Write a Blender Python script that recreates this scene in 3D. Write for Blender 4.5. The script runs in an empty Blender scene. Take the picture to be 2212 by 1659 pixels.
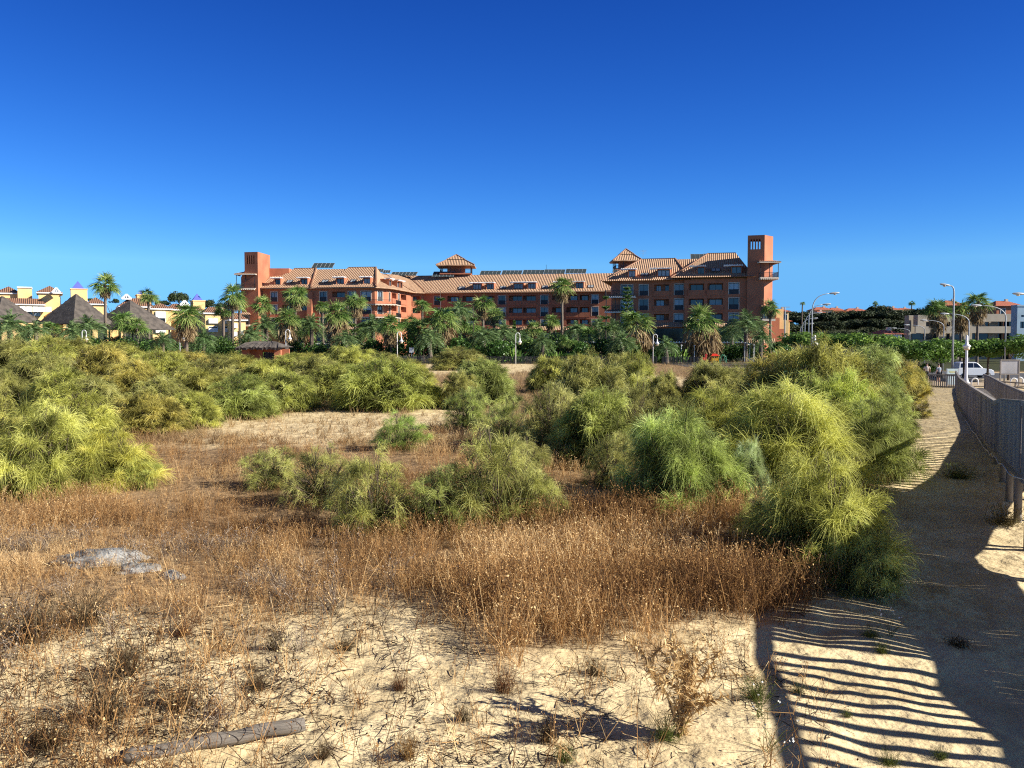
import bpy, math, random
import numpy as np
from mathutils import Vector, Matrix
R = math.radians
random.seed(7)
C = bpy.context.scene.collection
SC = bpy.context.scene

# ------------------------------------------------------------------ camera, sky, sun, exposure
H = 4.0                     # eye height over the sand path
FPX = 1854.0                # focal length in pixels of a 2212 px wide picture
PITCH = math.atan(84.5 / FPX)
cam = bpy.data.cameras.new('camera'); camo = bpy.data.objects.new('camera', cam); C.objects.link(camo)
cam.sensor_width = 36.0; cam.lens = 36.0 * FPX / 2212.0
cam.clip_start = 0.1; cam.clip_end = 9000
camo.location = (0, 0, H); camo.rotation_euler = (R(90) - PITCH, 0, 0)
SC.camera = camo

SUN_B, SUN_E = 15.0, 28.0   # degrees behind the picture plane on the right, elevation
S = Vector((math.cos(R(SUN_B)) * math.cos(R(SUN_E)), -math.sin(R(SUN_B)) * math.cos(R(SUN_E)), math.sin(R(SUN_E))))
sun = bpy.data.lights.new('sun', 'SUN'); suno = bpy.data.objects.new('sun', sun); C.objects.link(suno)
sun.energy = 5.0; sun.angle = R(0.5); sun.color = (1.0, 0.95, 0.86)
suno.rotation_euler = S.to_track_quat('Z', 'Y').to_euler()
w = bpy.data.worlds.new('World'); SC.world = w; w.use_nodes = True
nt = w.node_tree; bg = nt.nodes['Background']
sky = nt.nodes.new('ShaderNodeTexSky'); sky.sky_type = 'NISHITA'; sky.sun_disc = False
sky.sun_elevation = R(SUN_E); sky.sun_rotation = R(90 + SUN_B)
sky.air_density = 1.0; sky.dust_density = 0.0; sky.ozone_density = 4.0; sky.altitude = 0
# clear deep blue: the view vector is kept off the hazy horizon line and each channel gets its own contrast
tc = nt.nodes.new('ShaderNodeTexCoord'); sx_ = nt.nodes.new('ShaderNodeSeparateXYZ'); mxz = nt.nodes.new('ShaderNodeMath'); mxz.operation = 'MAXIMUM'; mxz.inputs[1].default_value = 0.09
cv = nt.nodes.new('ShaderNodeCombineXYZ'); nt.links.new(tc.outputs['Generated'], sx_.inputs[0]); nt.links.new(sx_.outputs[2], mxz.inputs[0])
hx_ = nt.nodes.new('ShaderNodeMath'); hx_.operation = 'MULTIPLY'; hx_.inputs[1].default_value = .55
nt.links.new(sx_.outputs[0], hx_.inputs[0]); nt.links.new(hx_.outputs[0], cv.inputs[0]); nt.links.new(sx_.outputs[1], cv.inputs[1])
nt.links.new(mxz.outputs[0], cv.inputs[2]); nt.links.new(cv.outputs[0], sky.inputs[0])
sc_ = nt.nodes.new('ShaderNodeSeparateColor'); cc_ = nt.nodes.new('ShaderNodeCombineColor'); nt.links.new(sky.outputs[0], sc_.inputs[0])
for k, (g_, a_) in enumerate(((2.41, .052), (1.97, .118), (1.61, .295))):
    pw = nt.nodes.new('ShaderNodeMath'); pw.operation = 'POWER'; pw.inputs[1].default_value = g_; ml = nt.nodes.new('ShaderNodeMath'); ml.operation = 'MULTIPLY'; ml.inputs[1].default_value = a_
    nt.links.new(sc_.outputs[k], pw.inputs[0]); nt.links.new(pw.outputs[0], ml.inputs[0]); nt.links.new(ml.outputs[0], cc_.inputs[k])
# unseen zenith above the picture: grey added to make the shadows less blue
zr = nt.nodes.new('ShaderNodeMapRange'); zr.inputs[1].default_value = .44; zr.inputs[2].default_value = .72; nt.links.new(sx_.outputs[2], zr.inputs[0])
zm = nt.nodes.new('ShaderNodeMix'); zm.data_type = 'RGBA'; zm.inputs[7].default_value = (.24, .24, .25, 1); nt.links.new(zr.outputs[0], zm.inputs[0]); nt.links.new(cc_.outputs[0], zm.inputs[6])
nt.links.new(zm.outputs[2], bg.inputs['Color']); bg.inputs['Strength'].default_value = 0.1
SC.view_settings.view_transform = 'Standard'; SC.view_settings.look = 'None'
SC.view_settings.gamma = 1.0; SC.view_settings.exposure = 1.0
SC.cycles.max_bounces = 6; SC.cycles.diffuse_bounces = 3; SC.cycles.transparent_max_bounces = 4
SC.cycles.use_denoising = False; SC.cycles.filter_width = 1.15

# ------------------------------------------------------------------ picture <-> place
def ray(px, py):
    u = (px - 1106.0) / FPX; v = (829.5 - py) / FPX
    return (u, math.cos(PITCH) + v * math.sin(PITCH), -math.sin(PITCH) + v * math.cos(PITCH))
def P(px, py, Y):
    d = ray(px, py); t = Y / d[1]
    return Vector((d[0] * t, Y, H + d[2] * t))
def M(npx, Y): return npx * Y / FPX

# ------------------------------------------------------------------ noise and terrain
def _hash(ix, iy, seed):
    h = (ix.astype(np.int64) * 374761393 + iy.astype(np.int64) * 668265263 + seed * 974634777) & 0x7fffffff
    h = ((h ^ (h >> 13)) * 1274126177) & 0x7fffffff
    return ((h ^ (h >> 16)) & 0xffff) / 65535.0
def vnoise(x, y, seed=0):
    x = np.asarray(x, float); y = np.asarray(y, float)
    ix = np.floor(x); iy = np.floor(y); fx = x - ix; fy = y - iy
    fx = fx * fx * (3 - 2 * fx); fy = fy * fy * (3 - 2 * fy)
    a = _hash(ix, iy, seed); b = _hash(ix + 1, iy, seed); c = _hash(ix, iy + 1, seed); d = _hash(ix + 1, iy + 1, seed)
    return (a + (b - a) * fx) * (1 - fy) + (c + (d - c) * fx) * fy
def fbm(x, y, seed=0, o=3):
    s = 0; a = 0.5
    for k in range(o):
        s = s + a * vnoise(np.asarray(x) * 2 ** k + 13.1 * k, np.asarray(y) * 2 ** k + 7.7 * k, seed + k); a *= 0.5
    return s / (1 - 0.5 ** o)
def sm(x, a, b):
    t = np.clip((np.asarray(x, float) - a) / (b - a), 0, 1); return t * t * (3 - 2 * t)

# left fence line of the boardwalk: x, y, deck height
BW = [(6.3, -3.0, 1.74), (7.2, 2.5, 1.74), (7.85, 6.7, 1.74), (8.34, 9.6, 1.74), (9.5, 15.9, 1.67), (12.0, 21.0, 1.38), (13.1, 23.2, 1.19),
      (18.1, 33.8, 1.08), (22.5, 43.1, 1.05), (28.5, 55.0, .95), (34.5, 66.7, 0.70)]
BX = np.array([b[0] for b in BW] + [34.5 + 0.5 * 900]); BY = np.array([b[1] for b in BW] + [66.7 + 900])
def fence_x(y): return np.interp(y, BY, BX)
def T(x, y, fine=True):
    x = np.asarray(x, float); y = np.asarray(y, float)
    s = x - fence_x(y)
    zp = np.interp(y, [-50, 0, 15, 20, 25, 31, 45, 55, 66, 80, 110, 200, 400], [0, 0, 0, .25, .62, .92, .98, .88, .66, .5, .3, .6, 1])
    zf = np.interp(y, [-50, 0, 8, 12, 20, 30, 45, 60, 80, 100, 115, 200, 400], [.1, .1, .12, .3, .55, .85, 1.0, 1.05, 1.2, 1.5, 1.6, 1.6, 1.6])
    wf = sm(-s, 1.5, 6.5)
    z = zp + (zf - zp) * wf
    near = 1 - sm(y, 60, 110)
    z = z + near * wf * (0.35 * (fbm(x / 9, y / 9, 3) - 0.5)) * sm(y, 6, 20)
    # wooded rise beyond the road on the right
    ang = x / np.maximum(y, 1.0)
    z = z + 13.0 * sm(y, 190, 330) * sm(ang, 0.27, 0.36) * (1 - 0.25 * sm(ang, 0.5, 0.6))
    if fine:
        k = 1 - sm(y, 16, 40)
        z = z + k * (0.17 * (fbm(x / 1.2, y / 1.2, 11, 3) - 0.5) + 0.045 * (fbm(x / 0.35, y / 0.35, 21, 2) - 0.5))
    return z
def Tz(x, y): return float(T(x, y, False))
def G(px, py):
    d = ray(px, py); lo = 3.0; t = 3.0
    while t < 700:
        if H + d[2] * t < Tz(d[0] * t, d[1] * t): break
        lo = t; t *= 1.04
    hi = t
    for _ in range(30):
        m = (lo + hi) / 2
        if H + d[2] * m < Tz(d[0] * m, d[1] * m): hi = m
        else: lo = m
    return Vector((d[0] * hi, d[1] * hi, Tz(d[0] * hi, d[1] * hi)))

# ------------------------------------------------------------------ materials
def new_mat(name):
    m = bpy.data.materials.new(name); m.use_nodes = True
    t = m.node_tree; b = t.nodes['Principled BSDF']; return m, t, b
def N(t, typ, **kw):
    n = t.nodes.new(typ)
    for k, v in kw.items(): setattr(n, k, v)
    return n
def mat(name, c1, c2=None, scale=3.0, rough=0.85, bump=0.0, bscale=20.0, metal=0.0, spec=None, detail=4.0, lo=0.35, hi=0.65):
    m, t, b = new_mat(name)
    b.inputs['Roughness'].default_value = rough; b.inputs['Metallic'].default_value = metal
    if spec is not None: b.inputs['Specular IOR Level'].default_value = spec
    co = N(t, 'ShaderNodeTexCoord')
    n = N(t, 'ShaderNodeTexNoise'); n.inputs['Scale'].default_value = scale; n.inputs['Detail'].default_value = detail
    t.links.new(co.outputs['Object'], n.inputs['Vector'])
    r = N(t, 'ShaderNodeValToRGB'); r.color_ramp.elements[0].position = lo; r.color_ramp.elements[1].position = hi
    c2 = c2 or tuple(0.85 * k for k in c1)
    r.color_ramp.elements[0].color = (*c2, 1); r.color_ramp.elements[1].color = (*c1, 1)
    t.links.new(n.outputs['Fac'], r.inputs['Fac']); t.links.new(r.outputs['Color'], b.inputs['Base Color'])
    if bump:
        n2 = N(t, 'ShaderNodeTexNoise'); n2.inputs['Scale'].default_value = bscale; n2.inputs['Detail'].default_value = 5
        t.links.new(co.outputs['Object'], n2.inputs['Vector'])
        bp = N(t, 'ShaderNodeBump'); bp.inputs['Strength'].default_value = 1.0; bp.inputs['Distance'].default_value = bump
        t.links.new(n2.outputs['Fac'], bp.inputs['Height']); t.links.new(bp.outputs['Normal'], b.inputs['Normal'])
    return m
def leaf_mat(name, stops, trans=0.3, rough=0.6, objcol=True):
    """foliage: colour from the 'tint' attribute of each leaf or strand, times the object's own colour"""
    m, t, b = new_mat(name)
    b.inputs['Roughness'].default_value = rough; b.inputs['Specular IOR Level'].default_value = 0.25
    at = N(t, 'ShaderNodeAttribute', attribute_name='tint')
    r = N(t, 'ShaderNodeValToRGB')
    e = r.color_ramp.elements
    while len(e) < len(stops): e.new(0.5)
    for k, (p, c) in enumerate(stops): e[k].position = p; e[k].color = (*c, 1)
    t.links.new(at.outputs['Fac'], r.inputs['Fac'])
    col = r.outputs['Color']
    if objcol:
        oi = N(t, 'ShaderNodeObjectInfo'); mx = N(t, 'ShaderNodeMix', data_type='RGBA', blend_type='MULTIPLY')
        mx.inputs['Factor'].default_value = 1.0
        t.links.new(col, mx.inputs[6]); t.links.new(oi.outputs['Color'], mx.inputs[7]); col = mx.outputs[2]
    t.links.new(col, b.inputs['Base Color'])
    if trans:
        tr = N(t, 'ShaderNodeBsdfTranslucent'); ms = N(t, 'ShaderNodeMixShader'); ms.inputs[0].default_value = trans
        t.links.new(col, tr.inputs['Color']); t.links.new(b.outputs[0], ms.inputs[1]); t.links.new(tr.outputs[0], ms.inputs[2])
        t.links.new(ms.outputs[0], t.nodes['Material Output'].inputs['Surface'])
    return m
def tile_mat(name, c1, c2):
    """pan tiles: rounded ridges running down the slope, uneven firing colours"""
    m, t, b = new_mat(name); b.inputs['Roughness'].default_value = 0.8
    uv = N(t, 'ShaderNodeUVMap'); sp = N(t, 'ShaderNodeSeparateXYZ'); t.links.new(uv.outputs[0], sp.inputs[0])
    mu = N(t, 'ShaderNodeMath', operation='MULTIPLY'); mu.inputs[1].default_value = 2 * math.pi / 0.40
    t.links.new(sp.outputs[0], mu.inputs[0])
    sn = N(t, 'ShaderNodeMath', operation='SINE'); t.links.new(mu.outputs[0], sn.inputs[0])
    mv = N(t, 'ShaderNodeMath', operation='MULTIPLY'); mv.inputs[1].default_value = 1 / 0.36
    t.links.new(sp.outputs[1], mv.inputs[0]); fr = N(t, 'ShaderNodeMath', operation='FRACT'); t.links.new(mv.outputs[0], fr.inputs[0])
    ad = N(t, 'ShaderNodeMath', operation='MULTIPLY_ADD'); ad.inputs[1].default_value = -0.4
    t.links.new(fr.outputs[0], ad.inputs[0]); t.links.new(sn.outputs[0], ad.inputs[2])
    bp = N(t, 'ShaderNodeBump'); bp.inputs['Strength'].default_value = 1; bp.inputs['Distance'].default_value = 0.06
    t.links.new(ad.outputs[0], bp.inputs['Height']); t.links.new(bp.outputs[0], b.inputs['Normal'])
    n = N(t, 'ShaderNodeTexNoise'); n.inputs['Scale'].default_value = 1.6; n.inputs['Detail'].default_value = 6
    t.links.new(uv.outputs[0], n.inputs['Vector'])
    r = N(t, 'ShaderNodeValToRGB'); r.color_ramp.elements[0].position = 0.3; r.color_ramp.elements[1].position = 0.7
    r.color_ramp.elements[0].color = (*c2, 1); r.color_ramp.elements[1].color = (*c1, 1)
    t.links.new(n.outputs['Fac'], r.inputs['Fac'])
    # mortar-dark gaps between the tile courses and the channel tiles
    mr = N(t, 'ShaderNodeMapRange'); mr.inputs[1].default_value = -1; mr.inputs[2].default_value = -0.2; mr.inputs[3].default_value = 0.70; mr.inputs[4].default_value = 1
    t.links.new(sn.outputs[0], mr.inputs[0])
    mx = N(t, 'ShaderNodeMix', data_type='RGBA', blend_type='MULTIPLY'); mx.inputs['Factor'].default_value = 1
    t.links.new(r.outputs[0], mx.inputs[6]); t.links.new(mr.outputs[0], mx.inputs[7])
    t.links.new(mx.outputs[2], b.inputs['Base Color'])
    return m
MT = {}
MT['terracotta'] = mat('terracotta_render', (.44, .158, .076), (.29, .098, .048), 0.35, 0.9, 0.01, 6, detail=9.0, lo=.25, hi=.62)
MT['tile'] = tile_mat('pan_tiles', (.52, .33, .195), (.36, .205, .118))
MT['tile_red'] = tile_mat('red_tiles', (.50, .16, .08), (.38, .11, .06))
MT['tile_brown'] = tile_mat('brown_tiles', (.32, .165, .095), (.23, .115, .065))
MT['cream'] = mat('cream_paint', (.62, .52, .40), None, 2, 0.7)
MT['white'] = mat('white_paint', (.78, .77, .73), (.70, .69, .65), 4, 0.5)
MT['dark_wood'] = mat('dark_wood', (.035, .028, .026), (.022, .018, .018), 5, 0.6)
MT['black_metal'] = mat('black_metal', (.018, .018, .020), None, 5, 0.5)
MT['yellow'] = mat('yellow_render', (.80, .55, .24), (.70, .46, .19), 0.4, 0.9)
MT['blue'] = mat('blue_cladding', (.10, .12, .52), (.085, .10, .46), 0.8, 0.6)
MT['thatch'] = mat('grey_thatch', (.105, .086, .070), (.052, .043, .036), 1.5, 0.95, 0.05, 9)
MT['solar'] = mat('solar_glass', (.045, .06, .065), (.035, .05, .055), 1.0, 0.35)
MT['galv'] = mat('galvanised_steel', (.36, .38, .39), (.29, .31, .32), 6, 0.45)
MT['beige'] = mat('beige_concrete', (.42, .36, .27), (.36, .31, .23), 0.7, 0.9)
MT['pale_blue'] = mat('pale_blue_render', (.30, .42, .50), None, 0.5, 0.8)
MT['asphalt'] = mat('asphalt', (.055, .055, .058), (.04, .04, .043), 3, 0.95, 0.01, 40)
MT['paving'] = mat('sandy_paving', (.42, .32, .20), (.34, .25, .15), 2, 0.95, 0.01, 30)
MT['bark'] = mat('bark', (.13, .095, .07), (.07, .05, .04), 4, 0.95, 0.04, 8)
MT['palm_bark'] = mat('palm_bark', (.20, .155, .115), (.10, .075, .055), 3, 0.95, 0.05, 7)
MT['dry_bark'] = mat('dry_stem', (.13, .09, .06), (.07, .05, .035), 8, 0.95)
MT['glass'] = mat('window_glass', (.05, .07, .09), (.03, .045, .06), 0.6, 0.06, spec=0.9)
MT['dark_glass'] = mat('dark_glass', (.012, .014, .017), (.008, .01, .012), 0.6, 0.1)
MT['red'] = mat('red_plastic', (.55, .03, .02), None, 3, 0.4)
MT['play_yellow'] = mat('yellow_plastic', (.7, .38, .03), None, 3, 0.4)
MT['play_green'] = mat('green_plastic', (.02, .20, .09), None, 3, 0.4)
MT['skin'] = mat('skin', (.45, .26, .18), None, 9, 0.6)
MT['hair'] = mat('hair', (.04, .028, .02), None, 9, 0.7)
MT['rubber'] = mat('rubber', (.02, .02, .02), None, 9, 0.8)
MT['car_white'] = mat('white_car_paint', (.60, .61, .63), (.57, .58, .60), 2, 0.25)
MT['rock'] = mat('grey_rock', (.34, .335, .31), (.09, .086, .08), 2.4, 0.95, 0.06, 9)
MT['lamp_glass'] = mat('frosted_lamp_glass', (.62, .50, .34), None, 5, 0.35)
def glass_mat():
    m, t, b = new_mat('curtained_glass'); b.inputs['Roughness'].default_value = .06; b.inputs['Specular IOR Level'].default_value = .8
    oi = N(t, 'ShaderNodeObjectInfo'); r = N(t, 'ShaderNodeValToRGB'); e = r.color_ramp.elements; e[0].position = .25; e[0].color = (.02, .026, .034, 1); e[1].position = .95; e[1].color = (.30, .34, .38, 1)
    t.links.new(oi.outputs['Random'], r.inputs[0]); t.links.new(r.outputs[0], b.inputs['Base Color']); return m
MT['glass'] = glass_mat()
def wood_mat(name, c1, c2, axis_scale):
    m, t, b = new_mat(name); b.inputs['Roughness'].default_value = 0.85
    co = N(t, 'ShaderNodeTexCoord'); mp = N(t, 'ShaderNodeMapping'); mp.inputs['Scale'].default_value = axis_scale
    t.links.new(co.outputs['Object'], mp.inputs['Vector'])
    n = N(t, 'ShaderNodeTexNoise'); n.inputs['Scale'].default_value = 6; n.inputs['Detail'].default_value = 8; n.inputs['Roughness'].default_value = .65
    t.links.new(mp.outputs[0], n.inputs['Vector'])
    r = N(t, 'ShaderNodeValToRGB'); r.color_ramp.elements[0].position = .3; r.color_ramp.elements[1].position = .68
    r.color_ramp.elements[0].color = (*c2, 1); r.color_ramp.elements[1].color = (*c1, 1)
    t.links.new(n.outputs['Fac'], r.inputs['Fac'])
    ge = N(t, 'ShaderNodeNewGeometry'); mr = N(t, 'ShaderNodeMapRange'); mr.inputs[3].default_value = .62; mr.inputs[4].default_value = 1.18; t.links.new(ge.outputs['Random Per Island'], mr.inputs[0])
    mu = N(t, 'ShaderNodeMix', data_type='RGBA', blend_type='MULTIPLY'); mu.inputs[0].default_value = 1; t.links.new(r.outputs[0], mu.inputs[6]); t.links.new(mr.outputs[0], mu.inputs[7]); t.links.new(mu.outputs[2], b.inputs['Base Color'])
    bp = N(t, 'ShaderNodeBump'); bp.inputs['Distance'].default_value = .012; t.links.new(n.outputs['Fac'], bp.inputs['Height']); t.links.new(bp.outputs[0], b.inputs['Normal'])
    return m
MT['wood'] = wood_mat('weathered_grey_boards', (.27, .235, .20), (.17, .15, .13), (1.3, 1.3, .12))
MT['log'] = wood_mat('weathered_log', (.24, .205, .165), (.08, .068, .055), (.5, 7, 7))
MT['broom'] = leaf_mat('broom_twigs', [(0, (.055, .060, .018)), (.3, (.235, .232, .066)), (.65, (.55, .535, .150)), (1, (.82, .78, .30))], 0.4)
MT['fan'] = leaf_mat('fan_palm_leaves', [(0, (.030, .060, .014)), (.6, (.135, .235, .050)), (1, (.40, .45, .14))], 0.2, 0.45)
MT['date'] = leaf_mat('date_palm_leaves', [(0, (.034, .062, .022)), (.6, (.16, .25, .085)), (1, (.40, .45, .19))], 0.2, 0.4)
MT['dead'] = leaf_mat('dead_palm_leaves', [(0, (.13, .085, .04)), (.6, (.34, .24, .12)), (1, (.50, .38, .20))], 0.2, 0.8)
MT['shrub'] = leaf_mat('garden_leaves', [(0, (.018, .038, .010)), (.6, (.080, .155, .030)), (1, (.24, .34, .08))], 0.2, 0.4)
MT['tree'] = leaf_mat('street_tree_leaves', [(0, (.035, .075, .014)), (.6, (.13, .24, .038)), (1, (.28, .39, .075))], 0.25, 0.5)
MT['pine'] = leaf_mat('pine_needles', [(0, (.013, .022, .010)), (.6, (.036, .052, .020)), (1, (.085, .10, .038))], 0.1, 0.7)
MT['weed'] = leaf_mat('dry_weeds', [(0, (.055, .028, .014)), (.3, (.26, .130, .045)), (.65, (.48, .275, .100)), (1, (.78, .57, .29))], 0.25, 0.9, False)
MT['brush'] = leaf_mat('grey_brush', [(0, (.055, .042, .034)), (.5, (.19, .15, .115)), (1, (.42, .34, .25))], 0.2, 0.95, False)
MT['thistle'] = leaf_mat('golden_thistle', [(0, (.30, .17, .06)), (.6, (.50, .33, .14)), (1, (.70, .53, .28))], .25, .9, False)
MT['grass'] = leaf_mat('dry_grass', [(0, (.20, .12, .055)), (.5, (.40, .28, .13)), (1, (.62, .48, .26))], 0.25, 0.9, False)
MT['tuft'] = leaf_mat('wiry_tufts', [(0, (.045, .030, .016)), (.6, (.14, .10, .05)), (1, (.30, .22, .11))], 0.2, 0.9)
MT['litter'] = leaf_mat('ground_litter', [(0, (.035, .026, .018)), (.5, (.10, .07, .045)), (1, (.28, .20, .12))], 0, 0.95, False)
MT['flower'] = mat('white_petals', (.8, .8, .74), None, 5, 0.7)

# ------------------------------------------------------------------ mesh helpers
class MB:
    def __init__(s): s.v = []; s.f = []; s.uv = {}
    def quad(s, *p):
        i = len(s.v); s.v += [tuple(q) for q in p]; s.f.append(tuple(range(i, i + len(p))))
    def uvquad(s, pts, uvs):
        s.uv[len(s.f)] = uvs; s.quad(*pts)
    def box(s, x0, x1, y0, y1, z0, z1, F=None):
        F = F or (lambda a, b, c: (a, b, c)); i = len(s.v)
        for z in (z0, z1):
            for x, y in ((x0, y0), (x1, y0), (x1, y1), (x0, y1)): s.v.append(tuple(F(x, y, z)))
        for f in ((0, 3, 2, 1), (4, 5, 6, 7), (0, 1, 5, 4), (1, 2, 6, 5), (2, 3, 7, 6), (3, 0, 4, 7)): s.f.append(tuple(i + k for k in f))
    def bar(s, a, b, w, h=None, up=(0, 0, 1)):
        a = Vector(a); b = Vector(b); h = h or w; d = (b - a).normalized(); u = Vector(up)
        if abs(d.dot(u)) > 0.98: u = Vector((0, 1, 0))
        x = d.cross(u).normalized() * w / 2; y = x.cross(d).normalized() * h / 2; i = len(s.v)
        for p in (a, b):
            for q in (-x - y, x - y, x + y, -x + y): s.v.append(tuple(p + q))
        for f in ((0, 1, 2, 3), (7, 6, 5, 4), (0, 4, 5, 1), (1, 5, 6, 2), (2, 6, 7, 3), (3, 7, 4, 0)): s.f.append(tuple(i + k for k in f))
    def tube(s, pts, rad, n=8, cap=True):
        pts = [Vector(p) for p in pts]; i0 = len(s.v); ref = None
        if not hasattr(rad, '__len__'): rad = [rad] * len(pts)
        for k, p in enumerate(pts):
            d = (pts[min(k + 1, len(pts) - 1)] - pts[max(k - 1, 0)]).normalized()
            if ref is None: ref = d.orthogonal().normalized()
            x = (ref - d * ref.dot(d)).normalized(); ref = x; y = d.cross(x)
            for j in range(n):
                a = 2 * math.pi * j / n; s.v.append(tuple(p + (x * math.cos(a) + y * math.sin(a)) * rad[k]))
        for k in range(len(pts) - 1):
            for j in range(n):
                a = i0 + k * n + j; b = i0 + k * n + (j + 1) % n; s.f.append((a, b, b + n, a + n))
        if cap:
            s.f.append(tuple(i0 + j for j in reversed(range(n)))); s.f.append(tuple(i0 + (len(pts) - 1) * n + j for j in range(n)))
    def lathe(s, c, prof, n=12):
        i0 = len(s.v)
        for r, z in prof:
            for j in range(n):
                a = 2 * math.pi * j / n; s.v.append((c[0] + r * math.cos(a), c[1] + r * math.sin(a), c[2] + z))
        for k in range(len(prof) - 1):
            for j in range(n):
                a = i0 + k * n + j; b = i0 + k * n + (j + 1) % n; s.f.append((a, b, b + n, a + n))
        s.f.append(tuple(i0 + j for j in reversed(range(n)))); s.f.append(tuple(i0 + (len(prof) - 1) * n + j for j in range(n)))
    def prism(s, poly, z0, z1):
        n = len(poly); i = len(s.v)
        for z in (z0, z1): s.v += [(p[0], p[1], z) for p in poly]
        s.f.append(tuple(i + k for k in reversed(range(n)))); s.f.append(tuple(i + n + k for k in range(n)))
        for k in range(n): s.f.append((i + k, i + (k + 1) % n, i + n + (k + 1) % n, i + n + k))
    def build(s, name, m, parent=None, smooth=False):
        me = bpy.data.meshes.new(name)
        off = Vector(world_loc(parent)) if parent is not None else Vector((0, 0, 0))
        me.from_pydata([(a - off.x, b - off.y, c - off.z) for a, b, c in s.v], [], s.f)
        if s.uv:
            L = me.uv_layers.new(name='UVMap')
            for fi, uvs in s.uv.items():
                p = me.polygons[fi]
                for k, li in enumerate(p.loop_indices): L.data[li].uv = uvs[k]
        if smooth: me.polygons.foreach_set('use_smooth', [True] * len(me.polygons))
        me.materials.append(m if not isinstance(m, str) else MT[m])
        o = bpy.data.objects.new(name, me); C.objects.link(o)
        if parent is not None: o.parent = parent
        return o
def world_loc(o):
    v = Vector((0, 0, 0))
    while o is not None: v += Vector(o.location); o = o.parent
    return v
def np_mesh(name, verts, faces, tint, m):
    me = bpy.data.meshes.new(name); V = len(verts); F, k = faces.shape
    me.vertices.add(V); me.vertices.foreach_set('co', np.ascontiguousarray(verts, np.float32).ravel())
    me.loops.add(F * k); me.loops.foreach_set('vertex_index', np.ascontiguousarray(faces, np.int32).ravel())
    me.polygons.add(F); me.polygons.foreach_set('loop_start', np.arange(0, F * k, k, dtype=np.int32))
    try: me.polygons.foreach_set('loop_total', np.full(F, k, np.int32))
    except Exception: pass
    if tint is not None:
        a = me.attributes.new('tint', 'FLOAT', 'POINT'); a.data.foreach_set('value', np.ascontiguousarray(tint, np.float32))
    me.update(calc_edges=True); me.materials.append(MT[m] if isinstance(m, str) else m)
    return me
def norm(a): return a / np.maximum(np.linalg.norm(a, axis=-1, keepdims=True), 1e-9)
def ribbons(rng, P0, D, L, W, droop, nseg=3, taper=0.35, tint=None, side=None, tip=0.0):
    n = len(P0); s = np.linspace(0, 1, nseg + 1)
    pts = P0[:, None] + D[:, None] * (L[:, None] * s)[..., None]
    pts[..., 2] -= (droop * L)[:, None] * s[None] ** 2
    tg = D[:, None] - np.array([0, 0, 1.0]) * (2 * droop)[:, None, None] * s[None, :, None]
    if side is None: side = rng.normal(size=(n, 3))
    sd = norm(np.cross(tg, side[:, None] * np.ones_like(tg)))
    wd = (W[:, None] * (1 - (1 - taper) * s))[..., None] / 2
    v = np.stack([pts - sd * wd, pts + sd * wd], 2).reshape(-1, 3)
    b = (np.arange(n) * (nseg + 1) * 2)[:, None] + (np.arange(nseg) * 2)[None]; b = b.reshape(-1)
    f = np.stack([b, b + 1, b + 3, b + 2], 1)
    if tint is None: tint = rng.random(n)
    tt = np.clip(tint[:, None] + tip * s[None], 0, 1)
    return v, f, np.repeat(tt, 2, axis=1).reshape(-1)
def leaves(rng, Cn, size, tint, nrm=None, aspect=0.5):
    n = len(Cn); d = norm(rng.normal(size=(n, 3)))
    if nrm is not None: d = norm(d * 0.8 + nrm)
    a = norm(np.cross(d, rng.normal(size=(n, 3)))); b = np.cross(d, a)
    sz = size[:, None]
    v = np.stack([Cn - a * sz, Cn - b * sz * aspect, Cn + a * sz, Cn + b * sz * aspect], 1).reshape(-1, 3)
    i = np.arange(n) * 4; return v, np.stack([i, i + 1, i + 2, i + 3], 1), np.repeat(tint, 4)
def join(parts):
    vs, fs, ts = [], [], []; o = 0
    for v, f, t in parts: vs.append(v); fs.append(f + o); ts.append(t); o += len(v)
    return np.concatenate(vs), np.concatenate(fs), np.concatenate(ts)

# ------------------------------------------------------------------ naming helpers
def thing(name, label, cat, loc=(0, 0, 0), rz=0.0, group=None):
    o = bpy.data.objects.new(name, None); C.objects.link(o); o.empty_display_size = 0.3
    o.location = loc; o.rotation_euler = (0, 0, rz); o['label'] = label; o['category'] = cat
    if group: o['group'] = group
    return o
def tag(o, label, cat, group=None):
    o['label'] = label; o['category'] = cat
    if group: o['group'] = group
    return o
def stuff(o, label, cat): o['kind'] = 'stuff'; o['label'] = label; o['category'] = cat; return o
def struct(o, label=None):
    o['kind'] = 'structure'
    if label: o['label'] = label
    return o
def child(name, mesh, parent, col=None, loc=(0, 0, 0), scale=(1, 1, 1), rz=0.0):
    o = bpy.data.objects.new(name, mesh); C.objects.link(o); o.parent = parent
    o.location = loc; o.scale = scale; o.rotation_euler = (0, 0, rz)
    if col: o.color = (*col, 1)
    return o

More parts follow.
